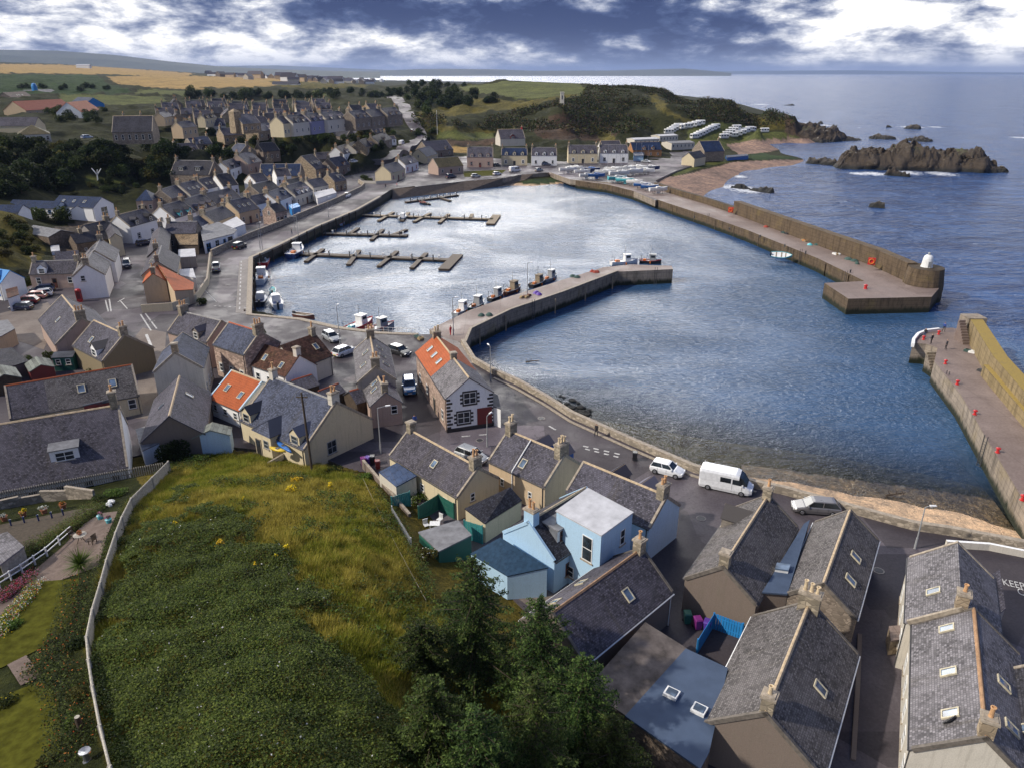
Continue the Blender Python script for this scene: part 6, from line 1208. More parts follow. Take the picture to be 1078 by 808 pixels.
def rocks():
 rock_mass('rock_islet', 'long rugged grass topped rock islet off the outer beach', (879,178), (1074,183.5), 34, [(0,2),(.05,6),(.11,9.5),(.3,9.5),(.4,10.5),(.52,10),(.62,8),(.75,8.5),(.85,6.5),(.93,3.5),(1,.5)], nu=230, nv=56)
 rock_mass('rock_spur', 'low brown rocks in front of the islet foot', (925,184.5), (957,187), 7, [(0,1),(.3,3.5),(.7,2.5),(1,1)], seed=4, rough=.6)
 rock_mass('skerry', 'dark skerry strip joining the headland tip and the islet', (868,150), (912,148), 22, [(0,1),(.3,2.4),(.6,3),(1,1.6)], 'rock_dark', 6, rough=.6)
 rock_mass('skerry', 'dark rock hump behind the middle of the islet', (916,147), (946,147.5), 20, [(0,1),(.4,2.6),(1,1)], 'rock_dark', 8, rough=.6)
 rock_mass('skerry', 'sloping dark rock behind the crest of the islet', (947,148), (976,150), 20, [(0,2),(.3,3.2),(1,1)], 'rock_dark', 9, rough=.6)
 rock_mass('skerry', 'broken dark rocks at the end of the shingle spit', (846,172), (880,175), 10, [(0,1),(.4,3),(.7,2),(1,2.5)], 'rock_dark', 10, rough=.6)
 rock_mass('skerry', 'wave washed reef beside the outer beach', (765,198), (812,204), 8, [(0,.8),(.3,1.8),(.6,1.3),(1,.8)], 'rock_dark', 11, rough=.5)
 rock_mass('skerry', 'single low dark rock in the open bay', (914,219), (932,220), 5, [(0,1),(.5,2.2),(1,1.6)], 'rock_dark', 12, rough=.4)
 rock_mass('skerry', 'small surf ringed skerry beyond the islet', (949,135.5), (966,136.5), 12, [(0,1),(.5,3.5),(1,1.5)], 'rock_dark', 13, rough=.5)
 rock_mass('skerry', 'tiny outlying rock left of the surf ringed skerry', (934,134.5), (940,134.5), 6, [(0,1),(.5,2),(1,1)], 'rock_dark', 14, rough=.4)
 rock_mass('skerry', 'rock off the headland point', (855,130.5), (864,131), 10, [(0,1),(.5,3),(1,1)], 'rock_dark', 15, rough=.5)
 rock_mass('skerry', 'far rock beyond the headland ridge', (824,111), (832,111.5), 12, [(0,1),(.5,3),(1,1)], 'rock_dark', 16, rough=.4)
 rock_mass('headland_crag', 'brown crag at the seaward tip of the headland', (818,147), (866,151), 46, [(0,6),(.25,10),(.5,10),(.75,7),(1,1)], 'rock', 17, rough=1.0)
 # seaweed stones along the inner beach below the sea wall
 mb = MB(); ms = []
 for s in range(3):
  bm = bmesh.new(); bmesh.ops.create_icosphere(bm, subdivisions=2, radius=.5)
  for v in bm.verts: v.co *= R.uniform(.75, 1.15); v.co.z *= .6
  me = bpy.data.meshes.new('boulder'); bm.to_mesh(me); bm.free(); me.materials.append(M('rock_dark')); ms.append(me)
 n = 0
 def beside(k, o):
  i = min(int(k), 6); f = k-i; a, b = EDGE[i], EDGE[i+1]; return (a[0]+(b[0]-a[0])*f+o, a[1]+(b[1]-a[1])*f-o*.55+6)
 for (x, y) in [beside(R.uniform(.6, 7), R.uniform(0, 9)) for i in range(46)]+[beside(R.uniform(3.9, 5.4), R.uniform(2, 22)) for _ in range(40)]:
  p = at(x, y, .1); o = link('boulder', R.choice(ms), None, p, R.uniform(0, 6)); k = R.uniform(.35, 1.25); o.scale = (k*1.3, k, k*.8); tag(o, 'weed dark boulder on the foreshore below the curved sea wall', 'boulder', 'boulders below the sea wall')
rocks()
# ---------------------------------------------------------------- foliage
rng = np.random.default_rng(5)
def leaf_mesh(name, pts, size, mats, mi=None, up=.3, aspect=.6, tri=False):
 pts = np.asarray(pts, float); n = len(pts); size = np.broadcast_to(np.asarray(size, float), (n,))
 nr = rng.normal(size=(n, 3)); nr /= np.linalg.norm(nr, axis=1, keepdims=True); nr[:, 2] = np.abs(nr[:, 2])+up; nr /= np.linalg.norm(nr, axis=1, keepdims=True)
 a = rng.normal(size=(n, 3)); u = np.cross(nr, a); u /= np.linalg.norm(u, axis=1, keepdims=True); w = np.cross(nr, u)
 s = size[:, None]; u = u*s; w = w*s*aspect
 V = np.stack([pts-u, pts-w*.9+u*.1, pts+u, pts+w*.9+u*.1], 1).reshape(-1, 3)
 return raw_mesh(name, V, 4, mats, mi)
def raw_mesh(name, V, k, mats, mi=None):
 me = bpy.data.meshes.new(name); n = len(V)//k; me.vertices.add(len(V)); me.vertices.foreach_set('co', np.ascontiguousarray(V, dtype=np.float32).ravel())
 me.loops.add(n*k); me.loops.foreach_set('vertex_index', np.arange(n*k, dtype=np.int32)); me.polygons.add(n); me.polygons.foreach_set('loop_start', np.arange(0, n*k, k, dtype=np.int32))
 for m in (mats if isinstance(mats, (list, tuple)) else [mats]): me.materials.append(M(m))
 if mi is not None: me.polygons.foreach_set('material_index', np.asarray(mi, np.int32))
 me.update(calc_edges=True); return me
def lobes(seed, rx, rz, n, k=9, zc=None):
 g = np.random.default_rng(seed); zc = rz if zc is None else zc
 C = g.normal(size=(k, 3)); C /= np.linalg.norm(C, axis=1, keepdims=True); C *= g.uniform(.3, .75, (k, 1)); C[:, 2] = np.abs(C[:, 2])*1.1-.35
 rr = g.uniform(.32, .55, k); w = rr**2/np.sum(rr**2); idx = g.choice(k, n, p=w)
 d = g.normal(size=(n, 3)); d /= np.linalg.norm(d, axis=1, keepdims=True); P = C[idx]+d*(rr[idx]*(.55+.5*g.random(n)**.5))[:, None]
 return P*np.array([rx, rx, rz])+np.array([0, 0, zc])
def tree_parts(seed, h, r, n, leaf, mat, trunk=True, crown_z=None):
 cz_ = crown_z or h*.58; P = lobes(seed, r, h-cz_, n, 11, cz_); me = leaf_mesh('crown', P, rng.uniform(.6, 1.25, n)*leaf, mat)
 mb = MB(); g = random.Random(seed)
 mb.tube((0, 0, -.5), (.1, 0, cz_*.8), h*.035, h*.022, 8); 
 for k in range(5):
  a = k*1.3+g.random(); z = cz_*(.5+.1*k); mb.tube((.05, 0, z), (math.cos(a)*r*.6, math.sin(a)*r*.6, z+h*.25), h*.014, h*.005, 5)
 return me, mb.mesh('trunk', 'bark')
def vegetation():
 fam = {}
 for k, (h, r, n, lf, mt) in {'d0': (6, 3.6, 900, .42, 'leaf_dark'), 'd1': (5, 4.2, 900, .42, 'leaf_dark'), 'm0': (5.5, 3.4, 900, .4, 'leaf_mid'), 'o0': (3.4, 3.2, 700, .36, 'leaf_olive'), 'm1': (7.5, 4, 1000, .45, 'leaf_mid')}.items():
  fam[k] = tree_parts(hash(k) % 97+3 if False else len(fam)+3, h, r, n, lf, mt, crown_z=h*.42)
 def put(kind, p, s, label, group, name='tree'):
  cm, tm = fam[kind]; t = thing(name, label, 'tree' if name == 'tree' else 'bush', p, R.uniform(0, 6.3), group); t.scale = (s*R.uniform(.85, 1.2), s*R.uniform(.85, 1.2), s*R.uniform(.8, 1.15))
  link('trunk', tm, t); link('crown', cm, t)
 def fill(poly, n, kinds, s0, s1, label, group, name='tree'):
  xs = [p[0] for p in poly]; ys = [p[1] for p in poly]; c = 0; k = 0
  while c < n and k < n*40:
   k += 1; x, y = R.uniform(min(xs), max(xs)), R.uniform(min(ys), max(ys))
   if not inpoly(np.array([x]), np.array([y]), poly)[0]: continue
   p = on(x, y, it=8)
   if p.z < 2.9: continue
   put(R.choice(kinds), p, R.uniform(s0, s1), label, group, name); c += 1
 lb = 'dense bushy tree in the dark thicket on the cliff bank'; gp = 'trees of the cliff bank thicket'
 fill([(-10,156),(60,156),(110,158),(165,156),(175,164),(178,184),(165,196),(125,193),(95,184),(60,204),(-10,212)], 92, ['d0','d1','m0','o0','d0'], .7, 1.25, lb, gp)
 fill([(165,150),(200,150),(235,156),(262,160),(248,168),(228,166),(185,166)], 26, ['d0','o0','d1'], .6, 1.0, lb, gp)
 fill([(210,140),(245,140),(262,146),(290,150),(262,156),(225,150)], 15, ['d0','m0','d1'], .55, .9, lb, gp)
 lb = 'bush on the green bank below the plateau front row'; gp = 'bushes on the bank below the plateau'
 fill([(306,143),(345,139),(408,136),(422,143),(392,148),(352,153),(330,151),(300,152)], 52, ['d0','m0','d1','o0'], .45, .85, lb, gp, 'bush')
 fill([(284,156),(300,153),(312,160),(300,166),(286,164)], 12, ['d0','m0','o0'], .4, .8, lb, gp, 'bush')
 lb = 'tree in the dark wood on the landward slope of the headland'; gp = 'trees of the headland wood'
 fill([(418,99),(425,88),(450,88),(500,90),(486,98),(520,101),(545,104),(500,112),(470,118),(448,122),(436,112)], 72, ['d0','d1','d0','m0'], .8, 1.6, lb, gp)
 fill([(436,140),(450,136),(462,140),(458,148),(446,152)], 9, ['d0','m0'], .45, .8, 'bush beside the bend of the hill road', 'bushes beside the hill road', 'bush')
 lb = 'tree in the line behind the plateau roofs'; gp = 'trees behind the plateau roofs'
 fill([(196,99),(240,99.5),(300,100),(340,103),(330,104.5),(240,104.5),(198,104)], 32, ['d0','d1','m1'], .8, 1.5, lb, gp)
 fill([(340,98),(385,97),(420,96),(432,101),(415,103),(350,104)], 20, ['d0','d1'], .8, 1.5, lb, gp)
 fill([(46,117),(110,117),(114,126),(96,131),(66,130),(46,124)], 22, ['d0','m0','m1'], .5, .9, 'rounded bush between the orange roofs and the stone hall', 'bushes on the cliff top yard', 'bush')
 fill([(-8,92),(60,93),(110,93),(140,94.5),(150,97),(60,95.5)], 10, ['d0'], .8, 1.2, 'field edge tree below the golden stubble', 'field edge trees')
 fill([(-5,215),(20,228),(44,258),(36,275),(0,270)], 20, ['o0','m0','o0'], .3, .6, 'low bush on the yellowish grass bank at the left edge', 'bushes of the yellowish bank', 'bush')
 fill([(85,192),(142,190),(152,205),(112,204)], 12, ['m0','d0','o0'], .3, .6, 'garden bush between the bleached tree and the white workshops', 'bushes above the workshops', 'bush')
 for x, y, k, s, l in ((42,231,'m0',.75,'bushy tree in front of the navy roofed workshop'),(66,233,'m0',.95,'round green tree between the navy sheds and stone barn'),(150,212,'o0',.6,'low hedge clump left of the navy hip roof'),(384,190,'m0',.5,'green shrub mass in the walled corner garden'),(390,192,'m0',.45,'leafy shrub by the rounded end of the corner wall'),(276,352,'m0',.28,'small round bush by the quay road corner'),(213,320,'m0',.3,'shrub inside the curved cream wall'),
     (402,158,'d0',.8,'dark tree beside the small white lodge'),(396,160,'d0',.7,'dark tree below the road terrace'),(385,159,'m0',.5,'front garden shrub of the sandstone terrace house'),(426,171,'d0',.45,'small tree behind the red trimmed house'),(30,300,'m0',.4,'shrub on the small lawn by the parked cars'),(52,378,'m0',.35,'shrub behind the red shed'),(30,383,'m0',.3,'low shrub left of the red shed'),(96,395,'m0',.25,'small plant by the green shed')):
  put(k, on(x, y), s, l, None, 'bush')
 # headland scrub, one mass
 X = rng.uniform(-80, 330, 90000); Y = rng.uniform(380, 760, 90000); Z = height(X, Y); px, py = proj(X, Y, Z)
 poly = [(430,118),(470,124),(520,118),(560,113),(612,101),(620,92),(700,94),(780,106),(835,125),(845,133),(800,134),(750,128),(700,136),(650,142),(600,146),(545,140),(470,132),(440,138)]
 n1 = vnoise(X, Y, 26, 7)*.6+vnoise(X, Y, 9, 8)*.4
 k = inpoly(px, py, poly) & (Z > 6) & (n1 > .40); k &= ~inpoly(px, py, [(676,100),(692,102),(715,122),(742,131),(716,132),(694,120)])
 X, Y, Z = X[k], Y[k], Z[k]; n = len(X); P = np.stack([X, Y, Z+rng.uniform(.2, 2.2, n)], -1); P = np.repeat(P, 4, 0)+rng.normal(size=(n*4, 3))*[1.0, 1.0, .5]
 o = link('gorse_scrub', leaf_mesh('gorse_scrub', P, rng.uniform(.35, .9, len(P)), ['leaf_dark', 'leaf_heath', 'leaf_olive'], rng.choice(3, len(P), p=[.5, .36, .14]))); stuff(o, 'dark gorse and heather scrub covering the headland slopes', 'scrub')
vegetation()
MOUNDP = [(178,489),(205,478),(270,480),(330,488),(392,508),(418,545),(436,580),(452,625),(500,690),(640,808),(640,860),(112,860),(117,808),(99,723),(93,671),(107,614),(124,561),(140,525)]
IVYP = [(128,585),(160,540),(205,548),(262,552),(285,575),(318,598),(325,622),(300,650),(350,680),(410,735),(450,808),(450,860),(112,860),(117,808),(99,723),(93,671),(107,614)]
def mound_cover():
 n = 680000; X = rng.uniform(-42, 12, n); Y = rng.uniform(14, 78, n); Z = height(X, Y); px, py = proj(X, Y, Z)
 k = inpoly(px, py, MOUNDP); X, Y, Z, px, py = X[k], Y[k], Z[k], px[k], py[k]
 Z = Z+.05; j = (vnoise(X, Y, 3.4, 3)-.5)*90+(vnoise(X, Y, .7, 8)-.5)*50; ivy = inpoly(px+j, py+j*.7, IVYP)
 patch = vnoise(X, Y, 3.1, 9)
 iv = ivy & (rng.random(len(X)) < .95); n = iv.sum(); hump = (vnoise(X, Y, 1.9, 4)*.85+vnoise(X, Y, .8, 6)*.25)
 P = np.stack([X, Y, Z+hump+rng.uniform(0, .12, len(X))], -1)[iv]; P = np.repeat(P, 2, 0)+rng.normal(size=(2*n, 3))*[.10, .10, .04]
 o = link('ivy', leaf_mesh('ivy', P, rng.uniform(.04, .085, len(P)), ['ivy', 'leaf_bright', 'flower_white', 'leaf_mid'], np.where(rng.random(len(P)) < .002, 2, np.where(rng.random(len(P)) < .03+.28*np.clip((np.repeat(patch[iv], 2)-.55)*3, 0, 1), 1, np.where(rng.random(len(P)) < .15, 3, 0))), up=1.0, aspect=.8)); stuff(o, 'dark glossy ground cover leaves smothering the left and lower mound', 'ground cover')
 gr = ~ivy | (rng.random(len(X)) < .02); gr &= rng.random(len(X)) < .62; X, Y, Z, patch = X[gr], Y[gr], Z[gr], patch[gr]; n = len(X)
 V = []; mi = []
 for b in range(4):
  a = rng.uniform(0, 6.28, n); h = rng.uniform(.16, .5, n)*(.35+1.0*patch*vnoise(X, Y, .9, 21)*2); l = h*rng.uniform(.3, 1.1, n); w = rng.uniform(.012, .03, n)
  ox = X+rng.normal(size=n)*.09; oy = Y+rng.normal(size=n)*.09
  V.append(np.stack([np.stack([ox-w*np.sin(a), oy+w*np.cos(a), Z-.05], -1), np.stack([ox+w*np.sin(a), oy-w*np.cos(a), Z-.05], -1), np.stack([ox+l*np.cos(a), oy+l*np.sin(a), Z+h], -1)], 1).reshape(-1, 3))
  q = vnoise(X, Y, 5.5, 12)*.6+vnoise(X, Y, 1.4, 15)*.4+rng.normal(size=n)*.12; mi.append(np.where(q > .47, 0, 1))
 o = link('long_grass', raw_mesh('long_grass', np.concatenate(V), 3, ['grass_dry', 'grass_green'], np.concatenate(mi))); stuff(o, 'long dry yellowing grass over the crown of the mound', 'grass')
mound_cover()
def mound_weeds():
 n = 26000; X = rng.uniform(-40, 8, n); Y = rng.uniform(18, 74, n); Z = height(X, Y); px, py = proj(X, Y, Z)
 w = vnoise(X, Y, 2.6, 31)*.6+vnoise(X, Y, .8, 33)*.4; k = inpoly(px, py, MOUNDP) & (w > .60); X, Y, Z, w = X[k], Y[k], Z[k], w[k]; n = len(X)
 P = np.repeat(np.stack([X, Y, Z], -1), 9, 0); P[:, 2] += rng.uniform(.1, 1, len(P))*np.repeat((w-.55)*4.2, 9).clip(.1, .75); P[:, :2] += rng.normal(size=(len(P), 2))*.14
 o = link('nettles', leaf_mesh('nettles', P, rng.uniform(.05, .12, len(P)), ['leaf_bright', 'leaf_olive', 'leaf_mid'], rng.choice(3, len(P), p=[.34, .33, .33]), up=.6)); stuff(o, 'patches of mixed nettles and docks standing above the mound grass', 'weeds')
mound_weeds()
def small_plants():
 def shrub(name, label, cat, p, r, h, n, leaf, mat, flowers=None, fn=0, seed=1, fs=.06, group=None):
  t = thing(name, label, cat, p, 0, group); P = lobes(seed, r, h*.62, n, 8, h*.42); link('foliage', leaf_mesh('foliage', P, rng.uniform(.7, 1.2, n)*leaf, mat), t)
  mb = MB()
  for k in range(4): mb.tube((0, 0, -.2), (math.cos(k*1.6)*r*.4, math.sin(k*1.6)*r*.4, h*.55), .03, .012, 5)
  mb.build('stem', 'bark', t)
  if flowers:
   Q = lobes(seed, r*1.06, h*.66, fn, 8, h*.46); link('flowers', leaf_mesh('flowers', Q, fs, flowers, up=1.2, aspect=.9), t)
  return t
 S = [('bush', 'dark round bush beside the pale blue shed', (186,489), 2.1, 3.6, 3200, .14, 'leaf_dark', None, 0), ('bush', 'bright green shrub at the mound edge below the pale blue shed', (204,486), 1.1, .9, 700, .12, 'leaf_bright', None, 0),
  ('bush', 'round grey green shrub in front of the green garden shed', (449,590), 1.1, 1.3, 1200, .1, 'leaf_olive', 'flower_white', 30), ('bush', 'flowering shrub in the cottage back yard', (441,527), 1.3, 1.2, 900, .1, 'leaf_bright', 'flower_white', 60), ('bush', 'green shrub at the top corner of the mound by the telegraph pole', (352,497), 1.0, .9, 600, .11, 'leaf_mid', None, 0), ('bush', 'low shrub beside the coloured bins', (385,503), .9, .8, 500, .1, 'leaf_bright', None, 0),
  ('bush', 'leafy dark clump growing out of the ivy on the left of the mound', (152,655), 1.0, 1.0, 900, .1, 'leaf_mid', None, 0), ('bush', 'dark bramble hump in the middle of the mound', (218,605), 1.1, .9, 900, .1, 'leaf_mid', None, 0),
  ('bush', 'clipped golden dome bush beside the garden fence', (84,733), .62, .75, 1300, .055, 'leaf_olive', None, 0), ('bush', 'small yellow green bush at the bottom of the garden', (50,804), .5, .5, 700, .055, 'leaf_olive', None, 0), ('bush', 'round green bush on the upper garden terrace', (104,527), .8, .9, 800, .08, 'leaf_mid', None, 0),
  ('bush', 'mixed border shrub beside the lower lawn', (62,712), 1.0, .8, 900, .08, 'leaf_mid', 'flower_orange', 12), ('bush', 'dark border shrub against the pale garden fence', (82,680), .9, 1.0, 900, .08, 'leaf_dark', None, 0), ('bush', 'bright fern like shrub by the fence corner', (78,758), .9, .8, 900, .08, 'leaf_bright', None, 0), ('bush', 'low green edging shrub left of the upper lawn', (14,660), .7, .6, 700, .07, 'leaf_bright', None, 0),
  ('bush', 'green shrubs above the white rockery stones', (124,521), 1.1, 1.0, 900, .09, 'leaf_bright', None, 0), ('bush', 'dark shrub beside the steps of the lower lawn', (6,742), .8, .7, 700, .07, 'leaf_mid', 'flower_yellow', 10)]
 for i, (nm, lb, px, r, h, n, lf, mt, fl, fn) in enumerate(S): shrub(nm, lb, 'bush', at(186, 489, 3.2) if 'round bush beside the pale' in lb else on(*px), r, h, n, lf, mt, fl, fn, i+20)
 for i, (x, y, r, lb) in enumerate(((312,508,.55,'topmost clump of yellow ragwort on the mound crown'),(306,518,.6,'broad clump of yellow ragwort below the mound crown'),(348,515,.3,'small yellow ragwort right of the crown clumps'),(232,578,.45,'tall yellow ragwort among the ivy hollow'),(187,557,.3,'single bright ragwort head on the left ivy'),(302,583,.3,'yellow ragwort in the dry grass slope'),(292,592,.25,'little yellow ragwort just below the slope clump'),(269,601,.22,'lowest small yellow ragwort on the mound'),(257,530,.2,'pale yellow flower clump near the mound top'))):
  shrub('ragwort', lb, 'wildflower', on(x, y), r, .9, 120, .07, 'leaf_bright', 'flower_yellow', int(170*r/.4), 60+i, .085)
 # hedges and flower borders of the terraced garden
 def band(name, label, pts, w, h, n, mats, p, leaf, cat):
  W3 = [on(*q) for q in pts]; t = rng.random(n)*(len(W3)-1); i = t.astype(int); f = t-i; A = np.array([tuple(v) for v in W3]); P = A[i]*(1-f)[:, None]+A[np.minimum(i+1, len(A)-1)]*f[:, None]
  P += np.stack([rng.uniform(-w, w, n), rng.uniform(-w, w, n), rng.uniform(0, h, n)*(.6+.4*vnoise(P[:, 0], P[:, 1], .6, 2))], -1); o = link(name, leaf_mesh(name, P, rng.uniform(.6, 1.2, n)*leaf, mats, rng.choice(len(mats), n, p=p), up=.8)); return tag(o, label, cat)
 band('hedge', 'clipped yellow green hedge along the white garden rail', [(0,598),(30,583),(58,566),(82,551),(104,535)], .85, 1.0, 11000, ['leaf_olive', 'leaf_bright'], [.6, .4], .06, 'hedge')
 band('flower_border', 'red and pink flower border along the gravel path', [(0,633),(15,622),(35,605)], .55, .6, 3200, ['leaf_mid', 'flower_red', 'flower_pink'], [.55, .25, .2], .06, 'flower bed')
 band('flower_border', 'yellow and white border at the left edge of the upper lawn', [(0,670),(12,648),(28,632),(40,615)], .6, .6, 4200, ['leaf_bright', 'flower_yellow', 'flower_white', 'flower_red'], [.7, .12, .12, .06], .06, 'flower bed')
 band('flower_border', 'dark mixed border between lawns and garden fence', [(86,612),(80,650),(66,684),(48,704),(70,720),(80,760),(76,800)], 1.15, .85, 16000, ['leaf_dark', 'leaf_mid', 'leaf_bright', 'flower_orange'], [.45, .35, .17, .03], .07, 'flower bed')
 band('hedge', 'dark planting strip at the foot of the pale timber fence', [(138,535),(122,570),(108,614),(96,660)], .7, .95, 8000, ['leaf_mid', 'leaf_bright', 'leaf_dark'], [.5, .25, .25], .07, 'hedge')
 band('hedge', 'scrubby growth along the yard wall side of the mound', [(392,515),(412,545),(430,575),(440,600),(452,625)], .8, .7, 3600, ['leaf_mid', 'leaf_olive', 'leaf_bright'], [.5, .3, .2], .08, 'hedge')
 # spiky cordyline
 p = on(86, 600); t = thing('cordyline', 'spiky dark cabbage palm beside the garden table', 'plant', p); V = []
 for k in range(260):
  a, e = R.uniform(0, 6.28), R.uniform(-.1, 1.4); l = R.uniform(1.1, 1.9); d = Vector((math.cos(a)*math.cos(e), math.sin(a)*math.cos(e), math.sin(e))); s = Vector((-math.sin(a), math.cos(a), 0))*.04; b = Vector((0, 0, .6)); tip = b+d*l-Vector((0, 0, .25*math.cos(e)))
  V += [b-s, b+s, tip]
 link('foliage', raw_mesh('foliage', np.array([tuple(v) for v in V]), 3, 'leaf_bright'), t); mb = MB(); mb.tube((0, 0, -.2), (0, 0, .65), .1, .08, 8, 0); mb.build('trunk', 'bark', t)
 # pot plants
 for i, (x, y, fl, lb) in enumerate(((5,545,'flower_white','leftmost terracotta pot with dark foliage on the garden ledge'),(25,540,'flower_yellow','terracotta pot with red and yellow flowers on the garden ledge'),(47,537,'flower_white','terracotta pot with white flowers on the garden ledge'),(67,532,'flower_orange','terracotta pot overflowing with orange flowers'))):
  p = on(x, y+3); t = thing('flower_pot', lb, 'flower pot', p); mb = MB(); mb.lathe([(.2,0),(.3,.45),(.34,.5),(.3,.5),(.05,.42)], n=12); mb.build('pot', 'terracotta', t); P = lobes(80+i, .42, .3, 200, 6, .65); link('foliage', leaf_mesh('foliage', P, .07, ['leaf_mid', fl], rng.choice(2, 200, p=[.5, .5])), t)
 for i, (x, y, lb) in enumerate(((106,546,'blue glazed pot of pink flowers on the gravel'),(115,550,'smaller blue glazed pot beside the larger one'))):
  p = on(x, y); t = thing('flower_pot', lb, 'flower pot', p); mb = MB(); mb.lathe([(.2,0),(.28,.4),(.26,.42),(.05,.38)], n=12); mb.build('pot', 'cyan_paint', t); P = lobes(90+i, .36, .25, 160, 6, .55); link('foliage', leaf_mesh('foliage', P, .06, ['leaf_bright', 'flower_pink'], rng.choice(2, 160, p=[.55, .45])), t)
small_plants()
def conifer(label, base, tip, r, seed, mat='leaf_pine', dens=1.0):
 b = on(*base); d = None
 z = b.z+6                                # height so that the crown tip is where the photo shows it
 for _ in range(40):
  u, v = proj(b.x, b.y, z); z += (v-tip)*.02
 h = max(3, z-b.z); t = thing('conifer', label, 'tree', b); g = np.random.default_rng(seed); mb = MB(); mb.tube((0, 0, -1), (0, 0, h*.96), .03*h**.8, .02, 8); P = []; S = []; Q = []
 lev = 0.10*h
 while lev < h*.985:
  f = 1-lev/h; br = r*(f**.6)*g.uniform(.72, 1.2)+.12; nb = max(4, int(8*f+3))
  a0 = g.uniform(0, 6.28)
  for k in range(nb):
   a = a0+k*6.283/nb+g.normal()*.25; L = br*g.uniform(.7, 1.15); rise = .28-.5*f+g.normal()*.08
   p0 = np.array([0, 0, lev]); dr = np.array([math.cos(a), math.sin(a), 0]); m = max(3, int(L/.16))
   mb.tube(p0, tuple(p0+dr*L*.9+np.array([0, 0, rise*L])), .022+.008*L, .008, 4, cap=False)
   for q in np.linspace(.18, 1, m):
    w = .42*L*(1-q*.72)*.55+.08; kk = int(17*dens*(w+.25))+5
    c = p0+dr*L*q+np.array([0, 0, rise*L*q-.12*L*q*q*.6]); side = np.array([-dr[1], dr[0], 0]); e = g.normal(size=(kk, 3))
    P.append(c+side*(e[:, :1]*w*.6)+dr*(e[:, 1:2]*.10)+np.array([0, 0, 1])*(e[:, 2:]*.055-np.abs(e[:, :1])*w*.12)); S.append(np.full(kk, .095)); Q.append(np.full(kk, q))
  lev += max(.16, .045*h*(.55+f*.7))
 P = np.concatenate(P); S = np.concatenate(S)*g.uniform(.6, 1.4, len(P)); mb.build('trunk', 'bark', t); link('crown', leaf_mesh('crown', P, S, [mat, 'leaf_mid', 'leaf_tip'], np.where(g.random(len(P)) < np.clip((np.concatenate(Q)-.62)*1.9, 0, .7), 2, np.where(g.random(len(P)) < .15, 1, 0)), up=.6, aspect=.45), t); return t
def near_trees():
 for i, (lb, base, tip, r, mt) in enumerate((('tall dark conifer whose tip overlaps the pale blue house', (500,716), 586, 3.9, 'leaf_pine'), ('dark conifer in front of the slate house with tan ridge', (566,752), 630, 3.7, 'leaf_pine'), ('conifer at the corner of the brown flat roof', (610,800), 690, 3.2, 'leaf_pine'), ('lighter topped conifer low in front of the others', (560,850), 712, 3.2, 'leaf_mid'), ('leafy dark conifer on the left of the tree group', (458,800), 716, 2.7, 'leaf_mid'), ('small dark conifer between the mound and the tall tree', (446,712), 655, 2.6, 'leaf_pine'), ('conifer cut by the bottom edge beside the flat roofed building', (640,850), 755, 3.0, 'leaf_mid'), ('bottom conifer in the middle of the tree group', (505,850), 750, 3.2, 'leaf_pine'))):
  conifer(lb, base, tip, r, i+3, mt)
 t = [(476,640,1.4,1.3),(520,690,1.8,1.8),(470,680,1.5,1.2),(540,720,1.8,1.4),(480,760,1.8,1.4),(590,740,1.6,1.6),(425,790,1.4,1.0),(520,800,1.8,1.3),(600,806,1.6,1.2)]
 for i, (x, y, r, h) in enumerate(t):
  th = thing('undergrowth_bush', 'dark bush in the undergrowth below the conifers', 'bush', on(x, y), 0, 'bushes under the conifers'); P = lobes(200+i, r, h*.7, 1800, 9, h*.45); link('foliage', leaf_mesh('foliage', P, rng.uniform(.06, .13, 1800), 'leaf_dark' if i % 3 else 'leaf_mid'), th); mb = MB(); mb.tube((0, 0, -.3), (0, 0, h*.6), .05, .02, 6); mb.build('stem', 'bark', th)
near_trees()
